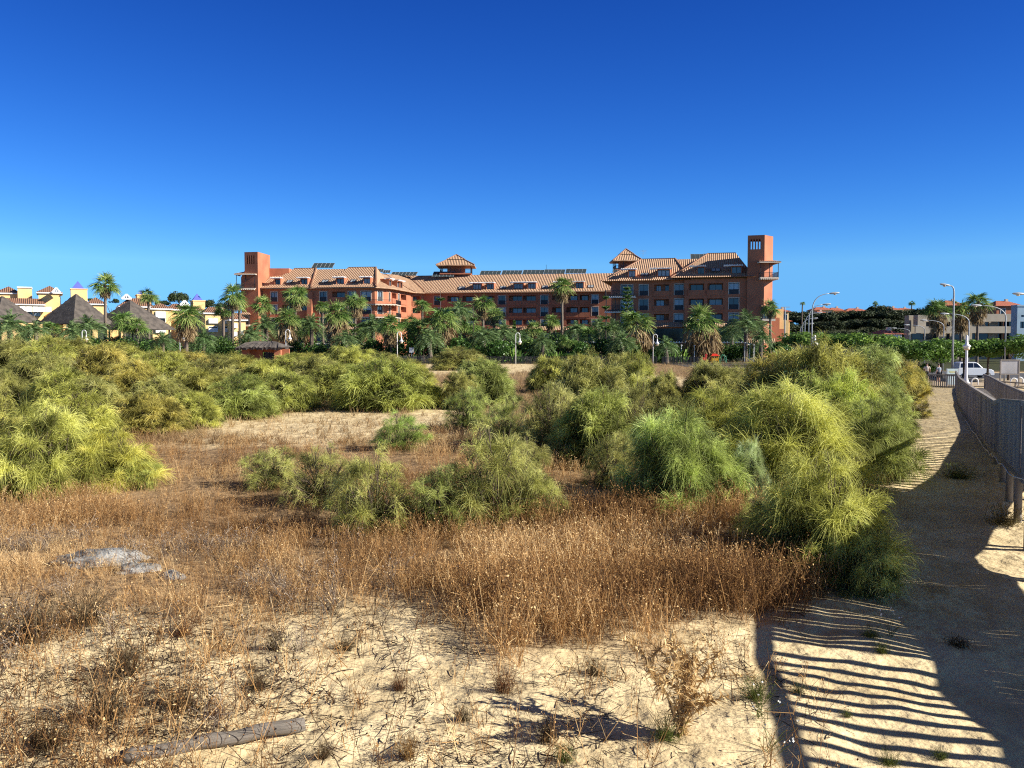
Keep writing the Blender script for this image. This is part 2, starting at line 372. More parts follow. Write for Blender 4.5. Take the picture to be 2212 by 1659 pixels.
# ------------------------------------------------------------------ ground
def path_edge(y): return np.interp(y, [4, 8, 11.7, 13.3, 18, 66], [-5.0, -4.8, -4.5, -3.5, -2.4, -2.2])
SAND = [(-7.4, 34, 6.0, 6.5), (-3.4, 44, 1.8, 9), (-4, 98, 11, 17), (12, 68, 3.0, 17), (1.6, 19.8, 1.3, 1.5), (22.3, 50, 2.2, 6), (-38, 62, 7, 6)]
def veg(x, y):
    x = np.asarray(x, float); y = np.asarray(y, float); s = x - fence_x(y)
    edge = 11.2 + 1.8 * (fbm(x / 1.8, y / 1.8, 31) - 0.5) * 2 + .5 * sm(-x, 1.0, 5.0)
    v = sm(y, edge - 1.0, edge + 1.3)
    pe = path_edge(y); v = v * sm(pe - s, 0.0, 0.9)
    for cx, cy, rx, ry in SAND:
        q = np.sqrt(((x - cx) / rx) ** 2 + ((y - cy) / ry) ** 2) + 0.7 * (fbm(x / 2.5, y / 2.5, 41) - 0.5)
        v = v * (0.12 + 0.88 * sm(q, 0.75, 1.15))
    return v
def geo(a, b, s0, g):
    out = [a]; s = s0
    while out[-1] < b: out.append(out[-1] + s); s *= g
    return out
ys = np.array(sorted(set([round(v, 4) for v in ([-40, -20, -8, 0, 3, 5] + list(np.arange(5.6, 15, .05)) + list(np.arange(15, 30, .16)) + geo(30, 4500, .4, 1.05))])))
xr = geo(9.5, 3500, .15, 1.085); xl = geo(6.5, 3500, .15, 1.085)
xs = np.array([-v for v in reversed(xl)] + list(np.arange(-6.4, 9.45, .055)) + xr)
gx, gy = np.meshgrid(xs, ys); gz = T(gx, gy)
nx, ny = len(xs), len(ys)
ii = (np.arange(ny - 1)[:, None] * nx + np.arange(nx - 1)[None]).reshape(-1)
me = np_mesh('ground', np.stack([gx, gy, gz], -1).reshape(-1, 3), np.stack([ii, ii + 1, ii + nx + 1, ii + nx], 1), np.maximum(veg(gx, gy), 2.0 * sm(gy, 111, 122)).reshape(-1), 'rock')
me.polygons.foreach_set('use_smooth', [True] * len(me.polygons))
m, t, b = new_mat('dune_sand'); b.inputs['Roughness'].default_value = 0.95; b.inputs['Specular IOR Level'].default_value = 0.1
co = N(t, 'ShaderNodeTexCoord'); at = N(t, 'ShaderNodeAttribute', attribute_name='tint')
n1 = N(t, 'ShaderNodeTexNoise'); n1.inputs['Scale'].default_value = 1.2; n1.inputs['Detail'].default_value = 8
n2 = N(t, 'ShaderNodeTexNoise'); n2.inputs['Scale'].default_value = 14; n2.inputs['Detail'].default_value = 6
for n in (n1, n2): t.links.new(co.outputs['Object'], n.inputs['Vector'])
r1 = N(t, 'ShaderNodeValToRGB'); r1.color_ramp.elements[0].position = .32; r1.color_ramp.elements[1].position = .62
r1.color_ramp.elements[0].color = (.52, .40, .22, 1); r1.color_ramp.elements[1].color = (.70, .56, .33, 1)
r2 = N(t, 'ShaderNodeValToRGB'); r2.color_ramp.elements[0].position = .3; r2.color_ramp.elements[1].position = .7
r2.color_ramp.elements[0].color = (.16, .095, .05, 1); r2.color_ramp.elements[1].color = (.36, .245, .13, 1)
t.links.new(n1.outputs[0], r1.inputs[0]); t.links.new(n2.outputs[0], r2.inputs[0])
mx = N(t, 'ShaderNodeMix', data_type='RGBA'); mx.clamp_factor = True; t.links.new(at.outputs['Fac'], mx.inputs[0]); t.links.new(r1.outputs[0], mx.inputs[6]); t.links.new(r2.outputs[0], mx.inputs[7])
dk_ = N(t, 'ShaderNodeMath', operation='SUBTRACT', use_clamp=True); dk_.inputs[1].default_value = 1.0; t.links.new(at.outputs['Fac'], dk_.inputs[0])
mx2 = N(t, 'ShaderNodeMix', data_type='RGBA'); t.links.new(dk_.outputs[0], mx2.inputs[0]); t.links.new(mx.outputs[2], mx2.inputs[6]); mx2.inputs[7].default_value = (.045, .05, .022, 1)
t.links.new(mx2.outputs[2], b.inputs['Base Color'])
n3 = N(t, 'ShaderNodeTexNoise'); n3.inputs['Scale'].default_value = 2.6; n3.inputs['Detail'].default_value = 5; t.links.new(co.outputs['Object'], n3.inputs['Vector'])
bp0 = N(t, 'ShaderNodeBump'); bp0.inputs['Strength'].default_value = 1; bp0.inputs['Distance'].default_value = .13; t.links.new(n3.outputs[0], bp0.inputs['Height'])
bp = N(t, 'ShaderNodeBump'); bp.inputs['Strength'].default_value = .6; bp.inputs['Distance'].default_value = .018; t.links.new(bp0.outputs[0], bp.inputs['Normal'])
t.links.new(n2.outputs[0], bp.inputs['Height']); t.links.new(bp.outputs[0], b.inputs['Normal'])
me.materials.clear(); me.materials.append(m)
ground = bpy.data.objects.new('ground', me); C.objects.link(ground); struct(ground, 'pale dune sand with dry brown soil under the weeds')

# road and paved forecourt beyond the end of the boardwalk
def sheet(name, poly, m, dz, label):
    # a sheet draped over the ground: subdivided quad strip between two edges
    (a, b2), (c, d2) = poly; k = 24; mb = MB()
    for i in range(k):
        for j in range(6):
            q = []
            for u, v in ((i, j), (i + 1, j), (i + 1, j + 1), (i, j + 1)):
                u /= k; v /= 6
                p = Vector(a).lerp(Vector(b2), u).lerp(Vector(c).lerp(Vector(d2), u), v)
                q.append((p.x, p.y, float(T(p.x, p.y, False)) + dz))
            mb.quad(*q)
    return struct(mb.build(name, m), label)
sheet('pavement', (((24, 69), (75, 67)), ((24, 84), (75, 84))), 'paving', .06, 'sandy paved forecourt beyond the path barrier')
sheet('road', (((20, 86), (150, 86)), ((20, 112), (150, 112))), 'asphalt', .02, 'grey asphalt street behind the forecourt')
m_lawn = mat('garden_soil', (.05, .06, .022), (.03, .03, .015), 1.5, .95)
MT['lawn'] = m_lawn
sheet('lawn', (((-110, 110.5), (48, 110.5)), ((-110, 190), (48, 190))), 'lawn', .06, 'dark planted ground of the hotel garden')
kb = MB()
for i in range(60):
    x0 = 20 + i * 2; kb.bar((x0, 85.6, Tz(x0, 85.6) + .06), (x0 + 1.98, 85.6, Tz(x0 + 1.98, 85.6) + .06), .2, .24)
struct(kb.build('kerb', 'beige'), 'pale kerb between forecourt and street')

# ------------------------------------------------------------------ broom bushes
def broom(seed, nl, nstr, nseg, W, loose=False, R0=1.35, Hh=1.75, lf=1.0):
    """a broom: many boughs, each ending in a fountain of fine hanging twigs"""
    rng = np.random.default_rng(seed); lobes = []
    for k in range(nl):
        u = (k + .5) / nl; zz = 1 - u * 1.02; a = k * 2.39996 + rng.uniform(-.35, .35); rr = math.sqrt(max(1 - zz * zz, 0)) * rng.uniform(.55, 1.08)
        r = rng.uniform(.22, .46) * (.85 if loose else 1)
        lobes.append((np.array([rr * R0 * math.cos(a), rr * R0 * math.sin(a), max(.22, zz * Hh * rng.uniform(.70, 1.06) + .12)]), r, np.clip(rng.normal(.48, .22), 0, 1)))
    Cn = np.array([l[0] for l in lobes]); Rr = np.array([l[1] for l in lobes]); Tt = np.array([l[2] for l in lobes])
    wgt = Rr ** 2 / (Rr ** 2).sum(); k = rng.choice(nl, int(nl * nstr), p=wgt); n = len(k)
    out = norm(Cn * [1, 1, .5] + [0, 0, .35])[k]
    D = norm(rng.normal(size=(n, 3)) * [1, 1, .7] + [0, 0, .55] + out * .9)
    # twigs spring from several shoots inside each bough, so the fountain breaks into strands
    sh = norm(rng.normal(size=(nl, 7, 3)) * [1, 1, .7] + [0, 0, .5]); si = rng.integers(0, 7, n)
    D = norm(D * .8 + sh[k, si] * .75)
    P0 = Cn[k] + sh[k, si] * Rr[k][:, None] * rng.uniform(.0, .6, (n, 1)) + rng.normal(size=(n, 3)) * .035
    L = Rr[k] * rng.uniform(.7, 1.6, n) * lf; stt = rng.normal(0, .1, (nl, 7))
    tint = np.clip(Tt[k] + stt[k, si] + rng.normal(0, .09, n), 0, 1)
    parts = [ribbons(rng, P0, D, L, np.full(n, W) * rng.uniform(.7, 1.3, n), rng.uniform(.25, 1.1, n), nseg, .35, tint, tip=.16)]
    # inner twigs close the mass, coloured dark so the gaps look shaded
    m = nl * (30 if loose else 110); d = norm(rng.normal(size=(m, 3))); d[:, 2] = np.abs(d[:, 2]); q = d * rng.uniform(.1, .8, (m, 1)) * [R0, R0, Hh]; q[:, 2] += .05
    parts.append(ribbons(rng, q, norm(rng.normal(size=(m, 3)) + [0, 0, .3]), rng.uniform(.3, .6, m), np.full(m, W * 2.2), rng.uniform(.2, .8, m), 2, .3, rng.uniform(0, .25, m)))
    fol = np_mesh('foliage', *join(parts), 'broom')
    mb = MB()
    for c, r, _t in lobes:
        e = Vector(c); b0 = Vector((rng.uniform(-.15, .15), rng.uniform(-.15, .15), -.1)); md = b0.lerp(e, .5) + Vector((rng.uniform(-.12, .12), rng.uniform(-.12, .12), .08))
        mb.tube([b0, b0.lerp(md, .6), md, e], [.035, .026, .017, .007], 5, False)
        for _ in range(5 if loose else 2):
            mb.tube([md.lerp(e, rng.uniform(.2, .9)), e + Vector(norm(rng.normal(size=3) + [0, 0, .6])) * r * 1.1], [.009, .003], 4, False)
    br = mb.build('branches', 'dry_bark'); brm = br.data; bpy.data.objects.remove(br)
    return fol, brm
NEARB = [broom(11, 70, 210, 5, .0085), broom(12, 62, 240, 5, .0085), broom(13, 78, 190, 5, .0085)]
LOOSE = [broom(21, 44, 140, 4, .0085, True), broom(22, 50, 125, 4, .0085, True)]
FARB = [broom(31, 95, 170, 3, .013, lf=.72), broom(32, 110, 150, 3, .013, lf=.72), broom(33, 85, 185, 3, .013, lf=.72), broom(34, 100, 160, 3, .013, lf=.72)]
YEL = (1.0, .98, .78); GRN = (.84, .95, .85); OLV = (.84, .84, .80); LIM = (1.06, 1.10, .84); GRY = (.95, 1.15, 1.7); PAL = (1.0, 1.05, 1.0); MUS = (1.02, .92, .74)
BR = 'broom bushes across the dune'
# centre x, base y, top y, width (pixels of a 2212 px wide view) -> real place and size; kind, colour, label
BUSH = [
 (1800, 1262, 1000, 330, NEARB[0], LIM, 'bright yellow-green broom beside the shaded path, nearest of the bushes, crossed by the rail shadow'),
 (1880, 1300, 1135, 170, LOOSE[0], GRN, 'low green broom spilling into the path shade in front of the nearest bright bush'),
 (1482, 1112, 895, 250, NEARB[1], (.92, 1.12, .95), 'weeping blue-green broom with long hanging fronds at the left of the big right clump'),
 (1625, 1102, 960, 85, NEARB[2], GRY, 'narrow silvery grey broom plume between the weeping bush and the bright one'),
 (1730, 1085, 845, 340, NEARB[2], LIM, 'large rounded lime broom in the middle of the big right clump'),
 (1905, 1040, 875, 190, NEARB[0], GRN, 'dark green feathery broom leaning over the path edge'),
 (1560, 1010, 850, 230, NEARB[0], (1.05, 1.08, .75), 'yellow-tipped broom behind the weeping bush'),
 (1800, 950, 735, 250, FARB[0], YEL, 'tallest mustard-topped broom dome rising above the right clump'),
 (1690, 940, 775, 210, FARB[1], MUS, 'golden brown broom shoulder left of the tallest dome'),
 (1545, 905, 778, 160, FARB[2], OLV, 'dull olive broom with bare twigs left of the golden shoulder'),
 (1655, 985, 850, 200, FARB[3], LIM, 'fresh green broom below the golden shoulder'),
 (1810, 990, 800, 220, FARB[2], (.95, 1.08, .75), 'tall green broom face under the mustard dome'),
 (1890, 880, 745, 150, FARB[3], (.85, 1.0, 1.0), 'grey-green broom behind the mustard dome'),
 (1945, 870, 770, 130, FARB[0], MUS, 'ochre broom near the path barrier, right edge of the scrub'),
 (1985, 850, 800, 60, FARB[1], OLV, 'small olive broom against the path barrier'),
 (1440, 905, 800, 90, FARB[2], OLV, 'small round olive broom beside the straw coloured clearing'),
 (1280, 945, 765, 190, FARB[0], OLV, 'olive broom on the rise right of the centre'),
 (1375, 900, 770, 120, FARB[1], (.95, 1.0, .75), 'pale topped broom left of the straw coloured clearing'),
 (1195, 985, 820, 170, LOOSE[1], OLV, 'open brownish green broom with bare stems in the centre'),
 (1290, 1010, 840, 190, FARB[3], (.85, .95, .75), 'thick olive green broom right of the open stemmed one'),
 (1380, 965, 815, 120, LOOSE[0], OLV, 'sparse twiggy broom above the red-brown weeds'),
 (1190, 850, 768, 110, FARB[2], (.95, .98, .75), 'small yellowish broom by the lamp post in the clearing'),
 (1050, 880, 775, 140, FARB[3], (.80, .92, .85), 'dark leaning broom at the end of the sandy track'),
 (1010, 930, 830, 110, LOOSE[1], (.8, .95, .8), 'thin dark broom just below the leaning one'),
 (1095, 965, 860, 120, LOOSE[0], GRN, 'wispy green broom beside the sandy track'),
 (1060, 1150, 915, 260, LOOSE[0], (.86, .88, .78), 'tall open broom with dark stems in the middle foreground'),
 (1165, 1135, 1010, 140, LOOSE[1], PAL, 'pale green broom tuft at the right foot of the open tall one'),
 (960, 1155, 1000, 180, LOOSE[1], GRN, 'green feathery broom left of the open tall one'),
 (800, 1160, 970, 200, LOOSE[0], (1.0, 1.02, .9), 'soft green broom growing in the red-brown weeds'),
 (690, 1100, 965, 190, LOOSE[0], OLV, 'brownish sparse broom sinking into the red-brown weeds'),
 (575, 1060, 965, 140, LOOSE[1], PAL, 'faint pale broom at the left end of the middle row'),
 (860, 975, 890, 130, LOOSE[0], (.75, 1.0, .75), 'low dark green broom in front of the sandy patch'),
 (60, 1075, 880, 220, NEARB[1], LIM, 'bright lime broom at the left edge of the view'),
 (215, 1060, 935, 200, NEARB[0], (1.15, 1.12, .75), 'glowing yellow-green broom at the right of the left front clump'),
 (120, 985, 840, 200, FARB[1], (1.05, 1.08, .75), 'soft green broom behind the lime ones on the left'),
 (-50, 1010, 850, 180, FARB[2], YEL, 'yellow broom cut by the left border of the view'),
 (280, 1060, 985, 120, LOOSE[1], (.85, .95, .75), 'shadowy low broom where the left clump meets the weeds'),
 (415, 925, 845, 110, FARB[3], LIM, 'small bright broom tuft beside the sandy patch'),
 (300, 940, 850, 170, FARB[0], MUS, 'mustard broom with orange flowers left of the bright tuft'),
 (180, 915, 815, 150, FARB[3], OLV, 'olive broom behind the left front clump'),
 (510, 905, 815, 160, FARB[1], (.85, .98, .8), 'dark green broom at the left of the sandy patch'),
 (610, 890, 800, 150, FARB[2], (.9, .98, .75), 'mid green broom right of the dark one by the sandy patch'),
 (400, 880, 790, 160, FARB[0], YEL, 'yellow-green broom in the second row on the left'),
 (270, 870, 775, 150, FARB[2], MUS, 'orange-tinged broom in the second row on the left'),
 (60, 865, 765, 190, FARB[3], OLV, 'brownish olive broom beside the bare patch at far left'),
 (820, 888, 772, 220, FARB[0], (.90, 1.0, .75), 'broad rounded green broom standing alone right of the sandy patch'),
 (905, 880, 800, 90, FARB[1], LIM, 'light green shoulder broom on the right of the broad rounded one'),
 (715, 870, 785, 150, FARB[3], (.95, 1.0, .75), 'yellowish broom left of the broad rounded one'),
 (745, 820, 746, 140, FARB[2], (1.0, 1.05, .8), 'peaked pale green broom in front of the palms'),
 (620, 825, 768, 140, FARB[1], (.95, 1.0, .75), 'round broom below the thatched gatehouse'),
 (500, 830, 765, 150, FARB[0], YEL, 'yellow broom below the clipped hedge'),
 (370, 820, 757, 150, FARB[3], MUS, 'mustard broom around the foot of the skirted fan palm'),
 (240, 815, 744, 160, FARB[1], (1.0, 1.0, .75), 'green broom under the second thatched roof'),
 (120, 815, 725, 170, FARB[2], YEL, 'tall yellowish broom under the big thatched roof'),
 (10, 810, 730, 150, FARB[0], OLV, 'olive broom in the far left corner under the palms'),
 (880, 840, 775, 110, FARB[3], YEL, 'yellow broom beside the far clearing'),
 (985, 800, 752, 120, FARB[1], OLV, 'brownish broom at the head of the far clearing'),
 (1040, 815, 782, 80, FARB[0], (.9, 1, .8), 'little green broom on the far clearing'),
 (1260, 830, 765, 90, FARB[3], YEL, 'yellow broom on the skyline of the dune right of centre'),
 (1340, 835, 762, 100, FARB[2], OLV, 'olive broom in front of the skirted fan palm'),

 (330, 905, 812, 150, FARB[2], OLV, 'olive broom filling the gap between the mustard and orange ones on the left'),
 (120, 900, 790, 150, FARB[0], LIM, 'lime broom in the second row at far left'),
 (680, 850, 770, 130, FARB[0], OLV, 'olive broom behind the yellowish one left of the broad rounded broom'),
 (560, 860, 775, 130, FARB[3], LIM, 'bright green broom in the third row below the hedge'),
 (450, 850, 770, 140, FARB[1], OLV, 'olive broom in the third row below the lamp'),
 (330, 835, 755, 140, FARB[0], LIM, 'green broom in the third row left of the skirted palm'),
 (200, 840, 742, 140, FARB[3], MUS, 'mustard broom in the third row below the two thatched roofs'),
 (80, 835, 735, 140, FARB[1], LIM, 'light green broom in the third row at far left'),
 (830, 815, 765, 120, FARB[1], OLV, 'olive broom behind the broad rounded one'),
 (650, 800, 762, 120, FARB[3], YEL, 'yellow broom just right of the gatehouse'),
 (-10, 900, 800, 130, FARB[3], OLV, 'olive broom at the left border in the second row'),
 (1470, 1000, 870, 190, FARB[1], OLV, 'olive broom between the weeping bush and the centre ones'),
 (1930, 960, 850, 130, FARB[1], GRN, 'green broom at the path edge behind the dark feathery one'),
 (1640, 1180, 1075, 120, LOOSE[0], PAL, 'pale sparse broom at the foot of the silvery plume'),
 (1750, 890, 752, 150, FARB[3], MUS, 'mustard broom crest between the golden shoulder and the dome'),
 (1600, 880, 790, 150, FARB[0], OLV, 'olive broom in front of the street trees, left of the crest'),
 (1130, 1060, 940, 130, LOOSE[0], OLV, 'sparse olive broom behind the tall open one'),
 (1440, 1085, 985, 110, NEARB[0], (.75, .9, .85), 'dark green low bough at the left foot of the weeping bush'),
 (990, 885, 800, 90, FARB[2], OLV, 'olive broom on the right bank of the sandy track'),
 (1330, 1065, 930, 130, LOOSE[1], OLV, 'thin olive broom among the red-brown weeds left of the weeping bush'),
 (1990, 905, 860, 60, LOOSE[0], MUS, 'small ochre broom on the path edge before the barrier'),
]
def place_bush(cx, by, ty, wpx, kind, col, label, idx):
    g = G(cx, by); Y = g.y
    top = P(cx, ty, Y + .15 * M(wpx, Y)).z; hgt = max(top - g.z, .35); wid = M(wpx, Y)
    rnd = random.Random(idx * 17 + 5)
    o = thing('broom_bush', label, 'bush', (g.x, Y + .25 * wid, Tz(g.x, Y + .25 * wid)), rnd.uniform(0, 6.28), BR)
    sxy = wid / 2.75; sz = hgt / 1.95
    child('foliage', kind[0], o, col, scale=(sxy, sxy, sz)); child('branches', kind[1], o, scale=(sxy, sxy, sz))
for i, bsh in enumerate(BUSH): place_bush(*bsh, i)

# ------------------------------------------------------------------ dry weeds, grass and litter
def weed_proto(rng, hmax, nst, ntw, seeds=True):
    P0 = rng.normal(size=(nst, 3)) * .05; P0[:, 2] = -.02
    D = norm(np.stack([rng.normal(0, .33, nst), rng.normal(0, .33, nst), np.ones(nst)], 1)); L = rng.uniform(.5, 1, nst) * hmax
    wk = .0075
    base = np.clip(rng.normal(.42, .17), 0.08, .85)
    parts = [ribbons(rng, P0, D, L, np.full(nst, wk), rng.uniform(0, .25, nst), 2, .5, np.clip(rng.normal(base, .2, nst), 0, 1))]
    k = rng.integers(0, nst, ntw); u = rng.uniform(.35, 1, ntw)
    Q = P0[k] + D[k] * (L[k] * u)[:, None]
    D2 = norm(D[k] * .9 + rng.normal(size=(ntw, 3)) * .6); L2 = rng.uniform(.06, .2, ntw)
    parts.append(ribbons(rng, Q, D2, L2, np.full(ntw, .0055), rng.uniform(-.2, .4, ntw), 1, .6, np.clip(rng.normal(base, .2, ntw), 0, 1)))
    if seeds:
        E = Q + D2 * L2[:, None]
        parts.append(leaves(rng, E, rng.uniform(.006, .017, ntw), np.clip(rng.normal(base + .25, .28, ntw), 0, 1), aspect=.7))
    return join(parts)
def scatter(protos, xy, sc, rng, z=None, dt=None, lean=0.0):
    """replicates little plants over the ground into one mesh; every plant turned and scaled on its own"""
    which = rng.integers(0, len(protos), len(xy)); ang = rng.uniform(0, 6.283, len(xy))
    if z is None: z = T(xy[:, 0], xy[:, 1])
    out = []
    for k, (v, f, tt) in enumerate(protos):
        s = np.where(which == k)[0]
        if not len(s): continue
        c, sn = np.cos(ang[s])[:, None], np.sin(ang[s])[:, None]; ss = sc[s][:, None]
        X = (v[None, :, 0] * c - v[None, :, 1] * sn) * ss + xy[s, 0][:, None]
        Y = (v[None, :, 0] * sn + v[None, :, 1] * c) * ss + xy[s, 1][:, None]
        Z = v[None, :, 2] * ss + z[s][:, None]
        ff = f[None] + (np.arange(len(s)) * len(v))[:, None, None]
        tn = tt[None] + (0 if dt is None else dt[s][:, None])
        out.append((np.stack([X, Y, Z], -1).reshape(-1, 3), ff.reshape(-1, 4), np.clip(tn + np.zeros((len(s), 1)), 0, 1).reshape(-1)))
    return join(out)
rng = np.random.default_rng(5)
def sample(n, y0, y1, pw, fn):
    """random ground points inside the view wedge, thinned by fn"""
    u = rng.random(n); y = (y0 ** (1 - pw) + u * (y1 ** (1 - pw) - y0 ** (1 - pw))) ** (1 / (1 - pw)) if pw != 1 else y0 * (y1 / y0) ** u
    x = rng.uniform(-1, 1, n) * (.64 * y + 5); keep = rng.random(n) < fn(x, y)
    return np.stack([x[keep], y[keep]], 1)
protos = [weed_proto(rng, .75, 8, 22) for _ in range(10)]
xy = sample(30000, 9.5, 34, 1.2, lambda x, y: veg(x, y) ** 1.3 * np.clip(2.4 * fbm(x / 1.1, y / 1.1, 77) - .45, .12, 1))
hh = .34 + .60 * fbm(xy[:, 0] / 2.2, xy[:, 1] / 2.2, 51) + .25 * sm(xy[:, 0], -3, 1) - .25 * sm(-xy[:, 0], 2, 6) * (1 - sm(xy[:, 1], 14, 18))
dt = 1.1 * (fbm(xy[:, 0] / 2.4, xy[:, 1] / 2.4, 61) - .52) + .10 * sm(-xy[:, 0], 1, 5) * (1 - sm(xy[:, 1], 14, 18)) - .03 + .05 * (1 - sm(xy[:, 1], 13, 17))
w1 = scatter(protos, xy, hh * rng.uniform(.7, 1.2, len(xy)), rng, dt=dt)
o = bpy.data.objects.new('dry_weeds', np_mesh('dry_weeds', *w1, 'weed')); C.objects.link(o); stuff(o, 'dry red-brown weeds with seed heads covering the dune', 'weeds')
# coarse dry grass farther off
def grass_proto(rng, h, n, W):
    P0 = rng.normal(size=(n, 3)) * .10; P0[:, 2] = -.02
    D = norm(np.stack([rng.normal(0, .4, n), rng.normal(0, .4, n), np.ones(n)], 1))
    return ribbons(rng, P0, D, rng.uniform(.5, 1, n) * h, np.full(n, W), rng.uniform(.1, .5, n), 2, .3, np.clip(rng.normal(.4, .2, n), 0, 1))
gp = [grass_proto(rng, .55, 14, .014) for _ in range(6)]
xy = sample(29000, 28, 125, 1.0, lambda x, y: np.clip(veg(x, y) + .10, 0, 1) * (x - fence_x(y) < -2.0))
dt = .9 * (fbm(xy[:, 0] / 7, xy[:, 1] / 7, 71) - .5)
g1 = scatter(gp, xy, rng.uniform(.5, 1.25, len(xy)), rng, dt=dt)
o = bpy.data.objects.new('dry_grass', np_mesh('dry_grass', *g1, 'grass')); C.objects.link(o); stuff(o, 'straw coloured dry grass between the far brooms', 'grass')
# grey-brown dead brush in the left foreground
bp_ = [weed_proto(rng, .42, 9, 26, True) for _ in range(6)]
xy = sample(13500, 7.5, 15.5, 1.0, lambda x, y: sm(-x, 1.2, 3.6) * np.clip(2.6 * (fbm(x / 1.3, y / 1.3, 95) - .48), 0, 1) * sm(y, 7.5, 11.5) * .8)
b1 = scatter(bp_, xy, rng.uniform(.5, 1.2, len(xy)), rng, dt=rng.normal(0, .14, len(xy)))
o = bpy.data.objects.new('dead_brush', np_mesh('dead_brush', *b1, 'brush')); C.objects.link(o); stuff(o, 'grey-brown dead brush spreading over the left foreground', 'brush')
# thin sprigs standing on the bare sand, twigs lying on it
fr = lambda x, y: (1 - .8 * veg(x, y)) * np.clip(1.1 * fbm(x / .9, y / .9, 81) - .25 + .5 * sm(-x, 1.5, 4) - .16 * sm(x, -1.5, .5), 0, 1) * (x - fence_x(y) < path_edge(y) - .2)
pr2 = [weed_proto(rng, .5, 3, 8, True) for _ in range(8)] + [weed_proto(rng, .22, 7, 10, False) for _ in range(5)]
pr2 += [weed_proto(rng, 1.05, 2, 9, True) for _ in range(3)]
xy = sample(8200, 6.2, 14.5, 1.0, fr)
s1 = scatter(pr2, xy, rng.uniform(.5, 1.25, len(xy)), rng, dt=rng.normal(-.05, .16, len(xy)))
o = bpy.data.objects.new('sand_sprigs', np_mesh('sand_sprigs', *s1, 'weed')); C.objects.link(o); stuff(o, 'thin dry sprigs standing scattered on the bare sand', 'sprigs')
xy = sample(60000, 6.0, 15, .8, lambda x, y: fr(x, y) * np.clip(2.2 * fbm(x / .5, y / .5, 85) - .45, 0, 1) * 1.6)
n = len(xy); P0 = np.stack([xy[:, 0], xy[:, 1], T(xy[:, 0], xy[:, 1]) + .012], 1)
a = rng.uniform(0, 6.28, n); D = norm(np.stack([np.cos(a), np.sin(a), rng.normal(.06, .12, n)], 1))
l1 = ribbons(rng, P0, D, rng.uniform(.04, .30, n) , rng.uniform(.004, .013, n), rng.uniform(-.1, .3, n), 2, .6, np.clip(rng.normal(.22, .22, n), 0, 1))
o = bpy.data.objects.new('ground_litter', np_mesh('ground_litter', *l1, 'litter')); C.objects.link(o); stuff(o, 'dark broken twigs lying on the foreground sand', 'twigs')

# ------------------------------------------------------------------ single small plants, rocks and the log in the foreground
def tuft_mesh(seed, n, spread, W, curl):
    r = np.random.default_rng(seed); P0 = r.normal(size=(n, 3)) * .09; P0[:, 2] = -.01
    D = norm(np.stack([r.normal(0, spread, n), r.normal(0, spread, n), np.ones(n)], 1))
    v = [ribbons(r, P0, D, r.uniform(.35, 1, n) * .42, np.full(n, W), r.uniform(0, curl, n), 3, .4, np.clip(r.normal(.45, .22, n), 0, 1))]
    k = r.integers(0, n, n * 2); L0 = r.uniform(.1, .35, n * 2)
    v.append(ribbons(r, P0[k] + D[k] * L0[:, None], norm(D[k] + r.normal(size=(n * 2, 3)) * .7), r.uniform(.03, .10, n * 2), np.full(n * 2, W * .9), np.zeros(n * 2), 1, .5, np.clip(r.normal(.5, .2, n * 2), 0, 1)))
    return np_mesh('stems', *join(v), 'tuft')
TUFT = [tuft_mesh(91, 190, .55, .006, .3), tuft_mesh(92, 210, .7, .006, .5), tuft_mesh(93, 150, .5, .008, .2)]
BRN = (1.0, .62, .48); DKB = (.62, .55, .45); GRE = (.60, 1.05, .35); GRB = (.8, .78, .78); STR = (1.9, 1.5, .95)
TU = 'small wiry plants on the sand'
